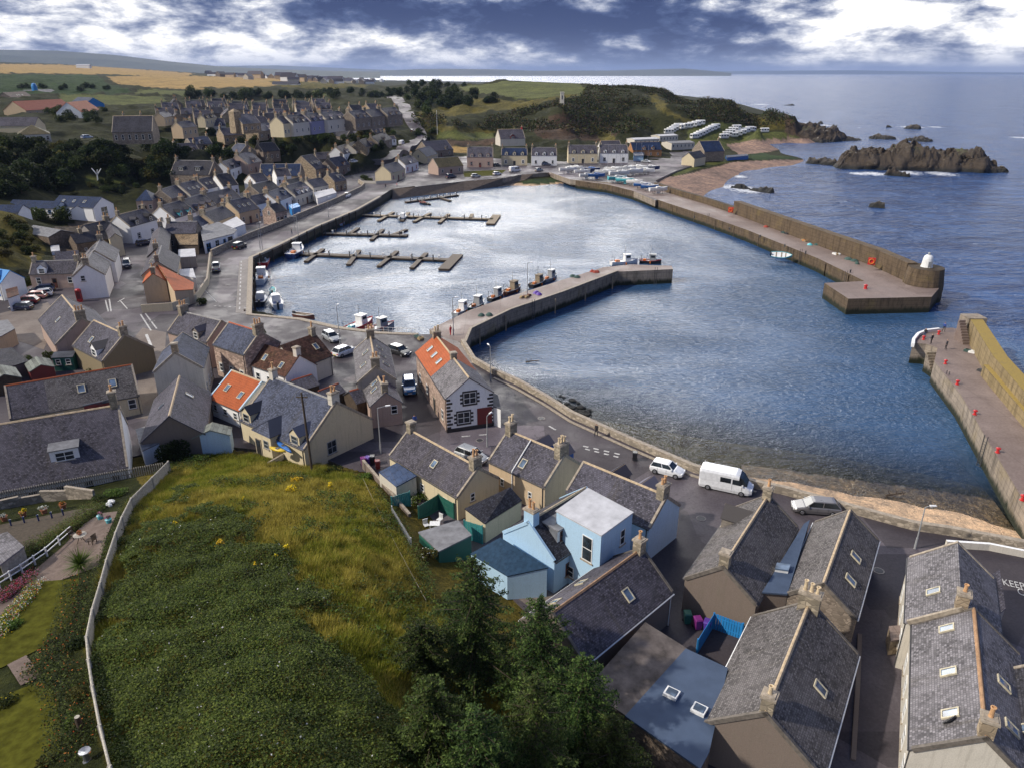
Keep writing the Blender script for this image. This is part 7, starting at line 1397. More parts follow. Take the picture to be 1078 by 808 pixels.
# ---------------------------------------------------------------- vehicles
def car_proto(kind, pm):
 """kind: hatch, estate, suv, van, pickup, small; local +x is forward, wheels on z=0"""
 D = {'hatch': (4.1, 1.75, .92, 1.46, (-1.95,-1.55,.35,1.0)), 'small': (3.7, 1.68, .92, 1.42, (-1.75,-1.5,.25,.85)), 'estate': (4.6, 1.8, .92, 1.47, (-2.2,-1.7,.45,1.15)), 'saloon': (4.5, 1.76, .9, 1.43, (-1.55,-.9,.35,1.05)), 'suv': (4.5, 1.85, 1.08, 1.72, (-2.15,-1.85,.35,1.0)), 'van': (5.5, 1.95, 1.25, 2.35, (-2.7,-2.66,1.25,1.95)), 'pickup': (5.0, 1.8, 1.05, 1.72, (-.55,-.4,.75,1.35))}
 L, Wd, belt, top, (r0, r1, r2, r3) = D[kind]; h = L/2; w = Wd/2; t = link('car', None)
 def ring(x, zb, zm, zt, ww): return [(x, -ww*.92, zb), (x, -ww, zm), (x, -ww*.97, zt-.1), (x, -ww*.86, zt), (x, ww*.86, zt), (x, ww*.97, zt-.1), (x, ww, zm), (x, ww*.92, zb)]
 nose = .72 if kind not in ('van', 'suv', 'pickup') else .95
 mb = MB(); mb.loft([ring(-h, .38, .6, belt*.88, w*.86), ring(-h+.18, .24, .55, belt*.97, w*.97), ring(-h*.4, .2, .55, belt, w), ring(h*.25, .2, .55, belt, w), ring(min(r3+.1, h-.55), .2, .55, belt*.98, w*.99), ring(h-.3, .24, .5, nose, w*.93), ring(h, .34, .48, nose*.8, w*.78)])
 mb.build('body', pm, t, smooth=False)
 if kind == 'van':
  def rv(x, z0, z1, a): return [(x, -w*a, z0), (x, -w*a, z1-.25), (x, -w*a*.86, z1), (x, w*a*.86, z1), (x, w*a, z1-.25), (x, w*a, z0)]
  mb = MB(); mb.loft([rv(-h+.02, belt-.05, top-.12, .96), rv(-h+.25, belt-.05, top, .98), rv(r2-.3, belt-.05, top, .98), rv(r2+.1, belt-.05, top-.1, .97)]); mb.build('load_body', pm, t)
  mb = MB(); mb.loft([[(r2+.1, -w*.9, belt), (r2+.1, -w*.82, top-.15), (r2+.1, w*.82, top-.15), (r2+.1, w*.9, belt)], [(r3+.25, -w*.86, belt*.98), (r2+.45, -w*.78, top-.35), (r2+.45, w*.78, top-.35), (r3+.25, w*.86, belt*.98)]]); mb.build('windscreen', 'carglass', t)
  for s in (-1, 1):
   mb = MB(); mb.box(r2-.55, r2+.3, s*w*.965-.02, s*w*.965+.02, belt+.02, belt+.6); mb.build('side_window', 'carglass', t)
   mb = MB(); mb.box(-.55, .55, s*w*.985-.02, s*w*.985+.02, belt+.08, belt+.62); mb.build('side_window', 'carglass', t)
 else:
  g = lambda x, z, a: [(x, -w*a, z), (x, w*a, z)]
  A = [(r0, -w*.86, belt-.02), (r3, -w*.86, belt-.02), (r2, -w*.70, top-.05), (r1, -w*.70, top-.05)]; B = [(p[0], -p[1], p[2]) for p in A]
  mb = MB(); mb.face(A); mb.face(B[::-1]); mb.face([A[1], B[1], B[2], A[2]]); mb.face([B[0], A[0], A[3], B[3]]); mb.build('glasshouse', 'carglass', t)
  mb = MB(); mb.loft([[(x, -w*a, top-.06), (x, -w*a*.88, top+dz), (x, w*a*.88, top+dz), (x, w*a, top-.06)] for x, a, dz in ((r1-.03, .70, -.02), (r1+.25, .72, .02), (r2-.2, .72, .02), (r2+.04, .70, -.02))]); mb.build('roof', pm, t)
  for s in (-1, 1):
   mb = MB()
   for xa, xb in ((r3, r2), (r0, r1), ((r0+r3)/2+.05, (r1+r2)/2+.05)):
    mb.tube((xa, s*w*.865, belt-.02), (xb, s*w*.715, top-.03), .045, .04, 5)
   mb.build('pillar', pm, t)
  if kind == 'pickup':
   mb = MB(); mb.box(-h+.1, r0-.1, -w*.8, w*.8, belt-.02, belt+.02); mb.build('load_bed', 'iron', t)
 for sx in (-1, 1):
  for s in (-1, 1):
   x = sx*L*.315; mb = MB(); mb.tube((x, s*(w-.2), .31), (x, s*(w+.01), .31), .31, .31, 14); wl = mb.build('wheel', 'tyre', t); mb = MB(); mb.tube((x, s*(w+.0), .31), (x, s*(w+.025), .31), .19, .17, 10); mb.build('rim', 'alloy', wl)
 for s in (-1, 1):
  mb = MB(); mb.box(h-.22, h-.04, s*w*.62-.17, s*w*.62+.17, nose*.72, nose*.9); mb.build('headlight', 'lens', t)
  mb = MB(); mb.box(-h-.005, -h+.1, s*w*.68-.13, s*w*.68+.13, belt*.62, belt*.84); mb.build('tail_light', 'red_lens', t)
  mb = MB(); mb.box(r3-.28, r3-.12, s*(w+.02)-.09, s*(w+.02)+.09, belt-.02, belt+.14); mb.build('wing_mirror', pm, t)
 mb = MB(); mb.box(-h-.02, h+.0, -w*.7, w*.7, .22, .36); mb.build('bumper', 'iron', t)
 for x, m in ((-h-.03, 'yellow_paint'), (h+.01, 'white_paint')): mb = MB(); mb.box(x-.012, x+.012, -.26, .26, .42, .53); mb.build('number_plate', m, t)
 for s in (-1, 1):
  for x in ((r3+r0)/2-.45, (r3+r0)/2+.55) if kind != 'van' else (.7, 1.7): mb = MB(); mb.box(x-.012, x+.012, s*w*.985-.012, s*w*.985+.012, .42, belt-.08); mb.build('door_seam', 'iron', t)
 mb = MB(); mb.box(h-.02, h+.02, -w*.45, w*.45, nose*.62, nose*.74); mb.build('grille', 'iron', t)
 return t
def cars():
 C = [('hatch','car_silver','silver car turning behind the cottage ridge','car',(490,481),(503,486)), ('small','car_white','small white hatchback parked by the sea wall','car',(687,494),(718,502)), ('van','car_white','white high roofed van parked by the sea wall','van',(738,509),(790,520)),
  ('estate','car_grey','grey estate car nosed against the wall behind the slate houses','car',(884,540),(832,536)), ('suv','car_blue','bright blue car in the lane beside the quoin house','car',(430,404),(432,418)), ('hatch','car_black','black car parked near the root of the middle pier','car',(414,371),(427,375)),
  ('hatch','car_white','white car parked beside the brown roofed house','car',(355,376),(371,370)), ('hatch','car_silver','grey car on the quay behind the brown chimney','car',(342,354),(356,362)), ('pickup','car_silver','silver pickup on the harbour promenade','car',(228,290),(228,279)), ('suv','car_black','black car turning at the promenade wall by the boathouse','car',(246,264),(259,259)),
  ('suv','car_navy','dark car driving down the village lane','car',(134,276),(134,286)), ('hatch','car_navy','dark blue car parked by the white house at the lane head','car',(146,259),(159,257)), ('pickup','car_white','white pickup on the far part of the promenade','car',(360,210),(370,206)), ('hatch','car_navy','dark blue car at the front of the parked row','car',(38,326),(8,326)),
  ('hatch','car_red','dark red car second in the parked row','car',(40,319),(18,320)), ('estate','car_pink','salmon pink car third in the parked row','car',(46,314),(26,315)), ('hatch','car_white','white car fourth in the parked row','car',(54,311),(34,313)), ('estate','car_navy','dark car at the back of the parked row','car',(58,306),(32,308)),
  ('hatch','car_silver','silver car on the water road by the lawn','car',(496,187),(506,186.5)), ('hatch','car_white','white car on the water road beside the lawn','car',(518,185),(529,184)), ('van','car_white','white camper van with blue panel on the water road','van',(536,181.5),(548,180.5)), ('hatch','car_silver','grey car by the grassy slipway edge','car',(562,181),(573,180)), ('hatch','car_black','black car by the lilac house door','car',(518,175.5),(528,175)), ('suv','car_navy','dark car outside the annexed white house','car',(570,174.5),(580,174.5)),
  ('hatch','car_white','white car parked below the road terrace','car',(368,173.5),(377,172)), ('van','car_white','white van climbing the road past the terrace','van',(419,157),(427,153.5)), ('hatch','car_black','black car on the hill road bend','car',(433,143),(435,139)), ('estate','car_paleblue','pale blue car on the cliff top yard','car',(86,148),(98,147.5)), ('hatch','car_white','white car among the cliff top bushes','car',(229,147),(238,147)), ('saloon','car_silver','silver car by the far yacht yard','car',(676,171),(684,171.5)), ('suv','car_navy','dark car by the boat store gable','car',(470,188),(480,187))]
 cache = {}
 for kind, pm, lb, cat, a, b in C:
  p, q = on(*a), on(*b); zz = max((p.z+q.z)/2, ZQ) if p.z < 4 else (p.z+q.z)/2+.6
  if zz < 3.6: p, q = at(*a, ZQ), at(*b, ZQ); zz = ZQ+.02
  if lb.startswith(('white van', 'black car on the hill')): zz = max(zz, hz((p.x+q.x)/2, (p.y+q.y)/2)+1.0)
  c = (p+q)/2; c.z = zz; rz = ang(p, q)
  if (kind, pm) in cache: t = dup(cache[(kind, pm)], c, rz); t['label'] = lb; t['category'] = cat; t.name = 'parked_van' if cat == 'van' else 'parked_car'
  else:
   t = cache[(kind, pm)] = car_proto(kind, pm); t.location = c; t.rotation_euler = (0, 0, rz); t.name = 'parked_van' if cat == 'van' else 'parked_car'; tag(t, lb, cat)
cars()
# ---------------------------------------------------------------- boats
def hull_rings(L, B, D, n=13, sheer=.25, transom=.75):
 out = []
 for i in range(n):
  t = i/(n-1); x = (t-.5)*L; wf = transom+(1-transom)*math.sin(min(1, t/.45)*math.pi/2) if t < .45 else max(.02, (1-((t-.45)/.55)**2.3))
  w = B/2*wf; zt = D*(1+sheer*(2*t-.8)**2*(1 if t > .4 else .3)); zk = -.35*D+(.30*D*max(0, (t-.7)/.3)**2)
  out.append([(x, -w, zt), (x, -w*.93, zt*.45), (x, -w*.6, zk*.5), (x, 0, zk), (x, w*.6, zk*.5), (x, w*.93, zt*.45), (x, w, zt)])
 return out
def boat(name, label, cat, p, rz, L, hull='navy_paint', deck='white_paint', kind='fishing', trim='white_paint', group=None, dy=0.0):
 B = L*.34; D = L*.115+.15; t = thing(name, label, cat, p, rz, group); rg = hull_rings(L, B, D); mb = MB(); mb.loft(rg, cap=False, closed=False)
 r0 = rg[0]; mb.face(r0); mb.build('hull', hull, t)
 mb = MB()
 for a, b in zip(rg[:-1], rg[1:]): mb.face([(a[0][0], a[0][1]*.95, a[0][2]-.14), (b[0][0], b[0][1]*.95, b[0][2]-.14), (b[6][0], b[6][1]*.95, b[6][2]-.14), (a[6][0], a[6][1]*.95, a[6][2]-.14)])
 mb.build('deck', deck, t)
 mb = MB()
 for s in (0, 6):
  for a, b in zip(rg[:-1], rg[1:]): mb.tube(a[s], b[s], .05, .05, 5)
 mb.build('gunwale', trim, t)
 if kind == 'fishing':
  x = L*.12; w = B*.3; h = 1.5; mb = MB(); mb.loft([[(x-.9, -w, D-.1), (x+.75, -w, D-.1), (x+.75, w, D-.1), (x-.9, w, D-.1)], [(x-.9, -w*.95, D+h), (x+.55, -w*.95, D+h), (x+.55, w*.95, D+h), (x-.9, w*.95, D+h)]]); mb.box(x-1.1, x+.75, -w*1.08, w*1.08, D+h, D+h+.1); c = mb.build('wheelhouse', deck, t)
  mb = MB(); mb.box(x+.6, x+.66, -w*.75, w*.75, D+h*.5, D+h*.85); mb.build('window', 'glass', c)
  for s in (-1, 1): mb = MB(); mb.box(x-.6, x+.4, s*w-.03, s*w+.03, D+h*.52, D+h*.85); mb.build('window', 'glass', c)
  mb = MB(); mb.tube((x-.7, 0, D+h), (x-.7, 0, D+h+2.2), .05, .03, 6); mb.tube((x-.7, -.5, D+h+1.3), (x-.7, .5, D+h+1.3), .025, .025, 5); mb.build('mast', 'grey_paint', t)
  mb = MB(); mb.box(-L*.34, -L*.2, -B*.22, B*.1, D-.1, D+.35); mb.build('fish_bin', 'orange_paint' if hull != 'red_paint' else 'cyan_paint', t)
  mb = MB(); mb.tube((-L*.42, -B*.28, D), (-L*.42, -B*.28, D+1.3), .04, n=6); mb.tube((-L*.42, B*.28, D), (-L*.42, B*.28, D+1.3), .04, n=6); mb.tube((-L*.42, -B*.28, D+1.3), (-L*.42, B*.28, D+1.3), .04, n=6); mb.build('gantry', 'iron', t)
  for s in (-1, 1): mb = MB(); mb.lathe([(.05,-.3),(.16,-.2),(.16,.2),(.05,.3)], (L*.0, s*(B/2+.1), D*.5), 8); mb.build('fender', 'orange_paint', t)
 elif kind in ('yacht', 'stored'):
  mb = MB(); mb.loft([[(-L*.12, -B*.26, D), (-L*.12, B*.26, D), (-L*.12, B*.2, D+.45), (-L*.12, -B*.2, D+.45)], [(L*.1, -B*.24, D), (L*.1, B*.24, D), (L*.08, B*.18, D+.42), (L*.08, -B*.18, D+.42)], [(L*.26, -B*.1, D+.05), (L*.26, B*.1, D+.05), (L*.24, B*.06, D+.2), (L*.24, -B*.06, D+.2)]]); c = mb.build('coachroof', deck, t)
  for s in (-1, 1): mb = MB(); mb.box(-L*.08, L*.06, s*B*.235-.03, s*B*.235+.03, D+.15, D+.32); mb.build('window', 'glass', c)
  mb = MB(); mb.box(-L*.36, -L*.14, -B*.22, B*.22, D-.13, D-.1); mb.build('cockpit', 'timber', t)
  if kind == 'yacht' or dy > 0:
   mb = MB(); H = L*1.15; mb.tube((L*.1, 0, D+.4), (L*.1, 0, D+H), .07, .05, 6); mb.tube((L*.1, 0, D+1.0), (-L*.32, 0, D+1.05), .05, .05, 6); mb.tube((L*.1, -.7, D+H*.55), (L*.1, .7, D+H*.55), .03, .03, 5); mb.build('mast', 'alloy', t)
   mb = MB(); mb.tube((L*.49, 0, D*1.3), (L*.1, 0, D+H), .012, n=4); mb.tube((-L*.48, 0, D), (L*.1, 0, D+H), .012, n=4); mb.build('rigging', 'iron', t)
  if kind == 'stored':
   mb = MB(); mb.loft([[(-.6, -.12, -.2), (.9, -.12, -.2), (.9, .12, -.2), (-.6, .12, -.2)], [(-.5, -.08, -1.1), (.6, -.08, -1.1), (.6, .08, -1.1), (-.5, .08, -1.1)]][::-1]); mb.build('keel', hull, t)
   mb = MB()
   for x in (-L*.25, L*.18):
    for s in (-1, 1): mb.tube((x, s*B*.45, -1.15), (x, s*B*.3, D*.1), .05, n=5)
    mb.tube((x, -B*.45, -1.12), (x, B*.45, -1.12), .06, n=5)
   mb.build('cradle', 'iron', t)
 elif kind == 'cabin':
  mb = MB(); mb.loft([[(-L*.15, -B*.33, D-.1), (L*.2, -B*.28, D-.1), (L*.2, B*.28, D-.1), (-L*.15, B*.33, D-.1)], [(-L*.15, -B*.28, D+1.15), (L*.08, -B*.24, D+1.15), (L*.08, B*.24, D+1.15), (-L*.15, B*.28, D+1.15)]]); c = mb.build('cabin', deck, t)
  mb = MB(); mb.face([(L*.195, -B*.24, D+.25), (L*.195, B*.24, D+.25), (L*.105, B*.2, D+1.0), (L*.105, -B*.2, D+1.0)]); mb.build('window', 'glass', c)
  for s in (-1, 1): mb = MB(); mb.box(-L*.1, L*.1, s*B*.3-.06, s*B*.3-.0, D+.5, D+.95); mb.build('window', 'glass', c)
  mb = MB(); mb.box(-L*.40, -L*.18, -B*.3, B*.3, D-.12, D-.08); mb.build('cockpit', 'navy_paint', t)
  mb = MB(); mb.box(-L*.54, -L*.47, -.2, .2, -.2, D+.5); mb.build('outboard', 'iron', t)
 else:
  for x in (-L*.25, 0, L*.2): mb = MB(); mb.box(x-.13, x+.13, -B*.4, B*.4, D-.12, D-.05); mb.build('thwart', 'timber', t)
  mb = MB(); mb.box(-L*.55, -L*.46, -.16, .16, -.2, D+.4); mb.build('outboard', 'iron', t)
 return t
def boats():
 A = [('red and white yacht moored by the quay corner with a tall mast',(277,283),(279,272),7.5,'red_paint','white_paint','yacht'),('white fishing boat with three dark cabin windows beside the quay',(273,301),(278,289),7.5,'white_paint','white_paint','fishing'),('small dinghy with blue canvas between the quay boats',(287,311),(287,305),3.6,'cyan_paint','cyan_paint','dinghy'),('open black and white motor boat in the quay corner',(273,325),(277,311),6.2,'black_paint','white_paint','cabin'),('broad white cabin cruiser outermost in the quay corner',(294,328),(288,313),6.6,'white_paint','white_paint','cabin'),('bright red round bottomed dinghy under the promenade wall',(284,272),(286,266),3.4,'red_paint','red_paint','dinghy'),
  ('wooden yacht tied along the promenade wall',(304,260),(317,254),8,'navy_paint','timber','yacht'),('dark blue fishing boat tied at the foot of the nearest pontoon',(306,273),(318,264),8.5,'navy_paint','white_paint','fishing'),('pale blue covered motor boat by the promenade wall',(348,241),(362,237),6.5,'car_paleblue','car_paleblue','cabin'),('small grey boat on a finger of the tan pontoon',(420,234.5),(428,228),5.5,'grey_paint','white_paint','cabin'),
  ('red and white fishing boat behind the pale chimney by the lower quay',(372,349),(384,344),6.5,'red_paint','white_paint','fishing'),('grey workboat moored by the lower quay railing',(394,350),(405,347),5.5,'grey_paint','grey_paint','fishing'),('small brown open boat on the lower quay edge',(317,334),(324,335),4,'brown_paint','timber','dinghy'),
  ('grey hulled fishing boat nearest the root of the middle pier',(480,333),(492,326),6.5,'grey_paint','white_paint','fishing'),('green decked fishing boat second along the middle pier',(497,327),(507,321),7,'green_paint','grey_paint','fishing'),('dark workboat third along the middle pier',(517,317),(528,312),6,'black_paint','grey_paint','fishing'),('brown wooden boat fourth along the middle pier',(534,310),(545,305.5),7,'brown_paint','timber','fishing'),('low dark boat past the lamp on the middle pier',(560,303),(572,298),6.5,'black_paint','timber','fishing'),('grey boat with gantries near the bend of the middle pier',(574,297),(584,293),6.5,'grey_paint','grey_paint','fishing'),('white fishing boat with mast at the bend of the middle pier',(650,279),(664,278),8,'white_paint','white_paint','fishing'),('red trimmed boat with dark mast near the middle pier end',(679,277),(690,277.5),6,'black_paint','grey_paint','fishing'),
  ('small dark boat moored among the old pontoon',(443,214),(448,216),4,'black_paint','timber','dinghy'),('dark dinghy by the old pontoon end',(462,208.5),(468,210.5),4,'black_paint','timber','dinghy')]
 for lb, a, b, L, h, d, k in A:
  p, q = at(*a, 0), at(*b, 0); c = (p+q)/2; c.z = .0; L *= .9 if 'middle pier' in lb else 1.22; boat({'yacht': 'yacht', 'fishing': 'fishing_boat', 'cabin': 'motor_boat', 'dinghy': 'dinghy'}[k], lb, 'boat', c, ang(p, q), L, h, d, k, trim='red_paint' if 'red' in lb else 'white_paint')
 # cyan striped dinghy hauled up on the breakwater face
 p = at(823.5, 269, 1.7); t = boat('dinghy', 'cyan and white striped dinghy hanging on the breakwater wall', 'boat', p+Vector((-.5, -.8, 0)), rad(-20), 5.0, 'cyan_paint', 'white_paint', 'dinghy', trim='cyan_paint'); t.rotation_euler = (rad(48), 0, rad(-20))
 # kayaks beside the dormer house
 for lb, a, b, m in (('bright blue kayak leaning by the dormer house', (291,464), (307,478), 'blue_paint'), ('yellow kayak lying under the blue one', (284,471), (301,477), 'yellow_paint')):
  p, q = at(*a, 5.4), at(*b, 5.2); t = thing('kayak', lb, 'kayak', (p+q)/2, ang(p, q)); mb = MB(); L = (q-p).length; mb.loft([[(x*L/2, -.36*w, .12), (x*L/2, 0, .02), (x*L/2, .36*w, .12), (x*L/2, .2*w, .3), (x*L/2, -.2*w, .3)] for x, w in ((-1,.05),(-.7,.6),(-.3,1),(.3,1),(.7,.6),(1,.05))]); mb.build('hull', m, t, smooth=True); mb = MB(); mb.lathe([(.2,.29),(.26,.33),(.2,.34)], n=10); mb.build('cockpit', 'black_paint', t)
 # yachts and boats laid up ashore
 cols = ['white_paint','white_paint','navy_paint','car_white','white_paint','cyan_paint','blue_paint']; k = 0
 spots = [(598,178,8,0),(606,176,7,3),(613,180,7,0),(617,184,6,1),(622,178,8,2),(628,184,7,6),(637,181,9,0),(646,178,8.5,1),(652,182,9,1),(659,177,8.5,0),(666,180,9.5,1),(672,176,9,4),(679,179,8.5,0),(685,176,8,2),(650,187,8,5),(658,189,7.5,5),(668,191,6.5,0),(676,194,6.5,6),(684,196,6.5,6),(693,199,7,0)]
 nm = ['dark covered boat at the left end of the yacht yard','white boat behind the left end of the yacht yard','pale boat third from the left in the yacht yard','small boat with teal cover on the yard edge','navy hulled yacht behind the blue covered boat','white boat with blue cover at the yard edge','white yacht left of the masted pair','masted white yacht in the middle of the yard','long white yacht in the second yard row','white yacht below the clubhouse masts','broad white yacht at the yard centre','yacht with tall mast nearest the clubhouse','white yacht on the right of the rear yard row','dark hulled boat at the right of the rear row','green tinted hull along the yard front','second green tinted hull along the yard front','rounded white boat near the pier root','blue and white boat near the pier root','blue hulled boat beside the pier root wall','last small white boat on the pier deck']
 for (x, y, L, c), lb in zip(spots, nm):
  p = at(x, y+1.5, ZQ+1.2); boat('laid_up_boat', lb, 'boat', p, rad(R.uniform(-30, 20)), L, cols[c], 'white_paint' if 'blue cover' not in lb else 'blue_paint', 'stored', dy=1 if ('mast' in lb or 'yard' in lb and 'edge' not in lb) else 0, group='boats laid up in the yacht yard')
boats()
# ---------------------------------------------------------------- people
def person_mesh(pose, top, legs, key={}):
 k = (pose, top, legs)
 if k in key: return key[k]
 J = {'pel': (0,0,.95), 'waist': (0,0,1.12), 'chest': (0,0,1.38), 'neck': (0,.0,1.52), 'head': (0,.02,1.63), 'crown': (0,.01,1.74)}
 st = .18 if pose == 'walk' else .03; sw = .16 if pose == 'walk' else .04
 for s, n in ((-1, 'l'), (1, 'r')):
  J['hip'+n] = (s*.10, 0, .88); J['kn'+n] = (s*.11, .05+s*st*.6, .50); J['an'+n] = (s*.11, s*st-.02, .08); J['to'+n] = (s*.12, s*st+.14, .03)
  J['sh'+n] = (s*.19, 0, 1.42); J['el'+n] = (s*.25, -s*sw*.5-.02, 1.14); J['wr'+n] = (s*.25, -s*sw+.10, .92); J['ha'+n] = (s*.24, -s*sw+.14, .82)
 E = [('pel','waist'),('waist','chest'),('chest','neck'),('neck','head'),('head','crown')]+[(a+n, b+n) for n in 'lr' for a, b in (('hip','kn'),('kn','an'),('an','to'),('sh','el'),('el','wr'),('wr','ha'))]+[('pel','hipl'),('pel','hipr'),('chest','shl'),('chest','shr')]
 rr = {'pel': (.15,.11), 'waist': (.15,.10), 'chest': (.17,.11), 'neck': (.055,.055), 'head': (.085,.10), 'crown': (.06,.07), 'hip': (.09,.09), 'kn': (.06,.06), 'an': (.045,.045), 'to': (.04,.03), 'sh': (.065,.065), 'el': (.045,.045), 'wr': (.032,.032), 'ha': (.035,.02)}
 names = list(J); me = bpy.data.meshes.new('person'); me.from_pydata([J[n] for n in names], [(names.index(a), names.index(b)) for a, b in E], []); o = bpy.data.objects.new('person_form', me); COL.objects.link(o)
 sk = o.modifiers.new('skin', 'SKIN'); o.modifiers.new('sub', 'SUBSURF').levels = 1
 for i, n in enumerate(names):
  v = me.skin_vertices[0].data[i]; v.radius = rr.get(n, rr.get(n[:-1])); v.use_root = n == 'pel'
 dg = bpy.context.evaluated_depsgraph_get(); m2 = bpy.data.meshes.new_from_object(o.evaluated_get(dg)); bpy.data.objects.remove(o)
 m2.materials.clear()
 for m in (top, legs, 'skin', 'hair', 'black_paint'): m2.materials.append(M(m))
 for p in m2.polygons:
  c = p.center; p.use_smooth = True
  p.material_index = 4 if c.z < .1 else 1 if c.z < .98 and abs(c.x) < .215 else 3 if (c.z > 1.66 or (c.z > 1.56 and c.y < -.02)) else 2 if c.z > 1.5 or (c.z < .90 and abs(c.x) > .2) else 0
 key[k] = m2; return m2
def people():
 for lb, px, z, rz, pose, tp, lg in (('person in a red coat standing at the root of the middle pier',(474.5,353),ZQ+.1,1,'stand','cloth_red','cloth_red'),('person in dark clothes walking along the sea wall pavement',(627.5,459),ZQ+.1,2.6,'walk','cloth_dark','cloth_dark'),('person in blue top walking down the lane by the quoin house',(437,449),ZQ,.3,'walk','cloth_blue','denim'),('person in dark clothes alone on the harbour promenade',(307.5,247),ZQ,2,'walk','cloth_dark','denim'),
  ('person in black standing in the middle of the east pier head',(995.5,368),ZQ+.32,1.5,'stand','cloth_dark','cloth_dark'),('person standing left of the others on the east pier head',(973,356),ZQ+.32,2.5,'stand','cloth_dark','denim'),('person in blue walking beside the east pier buttress',(993,349.5),ZQ+.32,-1,'walk','cloth_blue','cloth_dark'),('person nearest the white kerb of the east pier head',(980,362),ZQ+.32,.5,'stand','cloth_dark','cloth_dark'),('person leaning by the dark stair of the east pier',(1007,357),ZQ+.32,1.2,'stand','cloth_dark','cloth_dark'),
  ('left walker of the pair by the red trimmed corner wall',(406,198.5),ZQ+.02,.8,'walk','cloth_dark','denim'),('right person of the pair by the red trimmed corner wall',(418,197.5),ZQ+.02,2,'stand','cloth_red','denim')):
  t = link('person', person_mesh(pose, tp, lg), None, at(px[0], px[1], z), rz); tag(t, lb, 'person')
people()
# ---------------------------------------------------------------- street furniture, pier gear
def lamp(label, foot, h, z=ZQ, arm=1.0, az=0, mat='grey_paint', name='street_lamp'):
 t = thing(name, label, 'street lamp', at(foot[0], foot[1], z), az); mb = MB(); mb.tube((0,0,0), (0,0,1.2), .11, .10, 8); mb.tube((0,0,1.2), (0,0,h), .07, .045, 8); mb.build('post', mat, t)
 mb = MB(); mb.tube((0,0,h), (arm,0,h+.15), .04, .035, 6); mb.build('arm', mat, t); mb = MB(); mb.loft([[(arm-.1,-.12,h+.1),(arm+.5,-.1,h+.14),(arm+.5,.1,h+.14),(arm-.1,.12,h+.1)], [(arm-.1,-.08,h+.22),(arm+.45,-.06,h+.22),(arm+.45,.06,h+.22),(arm-.1,.08,h+.22)]]); mb.build('lantern', 'white_paint', t); return t
def furniture():
 t = thing('telegraph_pole', 'tall dark wooden telegraph pole in front of the cream dormer house', 'pole', on(329,498)); mb = MB(); mb.tube((0,0,-1), (-.15,0,9.6), .15, .10, 10); mb.build('post', 'timber_dark', t); mb = MB(); mb.box(-.75,.45,-.06,.06,9.0,9.12); mb.build('crossarm', 'timber_dark', t)
 top = Vector(t.location)+Vector((-.15,0,9.4))
 def cable(label, a, b, sag): 
  n = 14; P = [Vector(a).lerp(Vector(b), k/n)-Vector((0,0,sag*4*(k/n)*(1-k/n))) for k in range(n+1)]; mb = MB(); mb.path([p-P[0] for p in P], .011, 5); tag(mb.build('cable', 'timber_grey', None, P[0]), label, 'cable')
 cable('thin pale wire hanging over the right side of the mound', on(383,512)+Vector((0,0,1.0)), on(449,640)+Vector((0,0,.8)), .3)
 cable('wire from the telegraph pole to the dormer house chimney', top, at(358,419,ZQ+7.5), .4)
 lamp('street lamp leaning over the gable of the cream dormer house', (401,477), 5.8, az=.3); lamp('tall lamp post on the quay left of the pale slate house', (358.5,367), 7, az=1.5, arm=.6); lamp('first lamp post on the middle pier', (477.5,353), 6.5, arm=.5); lamp('second lamp post at the middle of the pier', (555,311), 6.5, arm=.5)
 lamp('lamp post beside the sea wall above the boulders', (516.5,401), 5.2, az=2, arm=.5); lamp('lamp post standing on the promenade near the boathouse', (274,262), 6.5, az=0, arm=.6); lamp('lamp post on the promenade by the bright wooden yacht', (314,248), 6, az=.4, arm=.5); lamp('far lamp post on the promenade below the stone corner house', (346,229), 6, arm=.5); lamp('pale post at the top of the seafront alley', (963,577), 4.5, arm=.5); lamp('lamp post near the lane corner sign of the slate terraces', (513,470), 4.0, arm=.6, az=1)
 t = thing('telephone_box', 'red telephone box against the large white gabled house', 'telephone box', at(84.5,317.5,ZQ), .3); mb = MB(); mb.box(-.45,.45,-.45,.45,0,.15); mb.box(-.45,.45,-.45,.45,2.1,2.35); [mb.box(x-.05,x+.05,y-.05,y+.05,.15,2.1) for x in (-.4,.4) for y in (-.4,.4)]; mb.box(-.4,.4,-.42,-.38,.15,.6); mb.lathe([(.5,2.35),(.35,2.5),(.01,2.55)], n=8); mb.build('frame', 'red_paint', t); mb = MB(); mb.box(-.37,.37,-.37,.37,.3,2.1); mb.build('glazing', 'darkred', t)
 # bins
 for lb, px, m in (('purple wheelie bin beside the cream gable',(383,490),'magenta'),('blue wheelie bin beside the purple bin',(387.5,489),'purple'),('dark wheelie bin at the right of the coloured bins',(392.5,488),'black_paint'),('dark wheelie bin standing by the sea wall pavement',(668,484),'black_paint'),('brown planter bin below the coloured bins',(398,493),'darkred'),('purple bin inside the blue fenced yard',(734,661),'magenta'),('blue bin inside the blue fenced yard',(744,664),'purple'),('green bin at the back of the blue fenced yard',(723,655),'green_paint')):
  t = thing('wheelie_bin', lb, 'bin', at(*px, ZQ+.02), R.uniform(-.5,.5)); mb = MB(); mb.loft([[(-.22,-.25,.08),(.22,-.25,.08),(.22,.25,.08),(-.22,.25,.08)],[(-.28,-.33,1.0),(.28,-.33,1.0),(.28,.33,1.0),(-.28,.33,1.0)]]); mb.build('body', m, t); mb = MB(); mb.loft([[(-.31,-.37,1.0),(.31,-.37,1.0),(.31,.36,1.0),(-.31,.36,1.0)],[(-.25,-.3,1.1),(.25,-.3,1.1),(.25,.3,1.08),(-.25,.3,1.08)]]); mb.build('lid', m, t)
  for s in (-1,1): mb = MB(); mb.tube((s*.25,.28,.1),(s*.31,.28,.1),.1,n=8); mb.build('wheel','tyre',t)
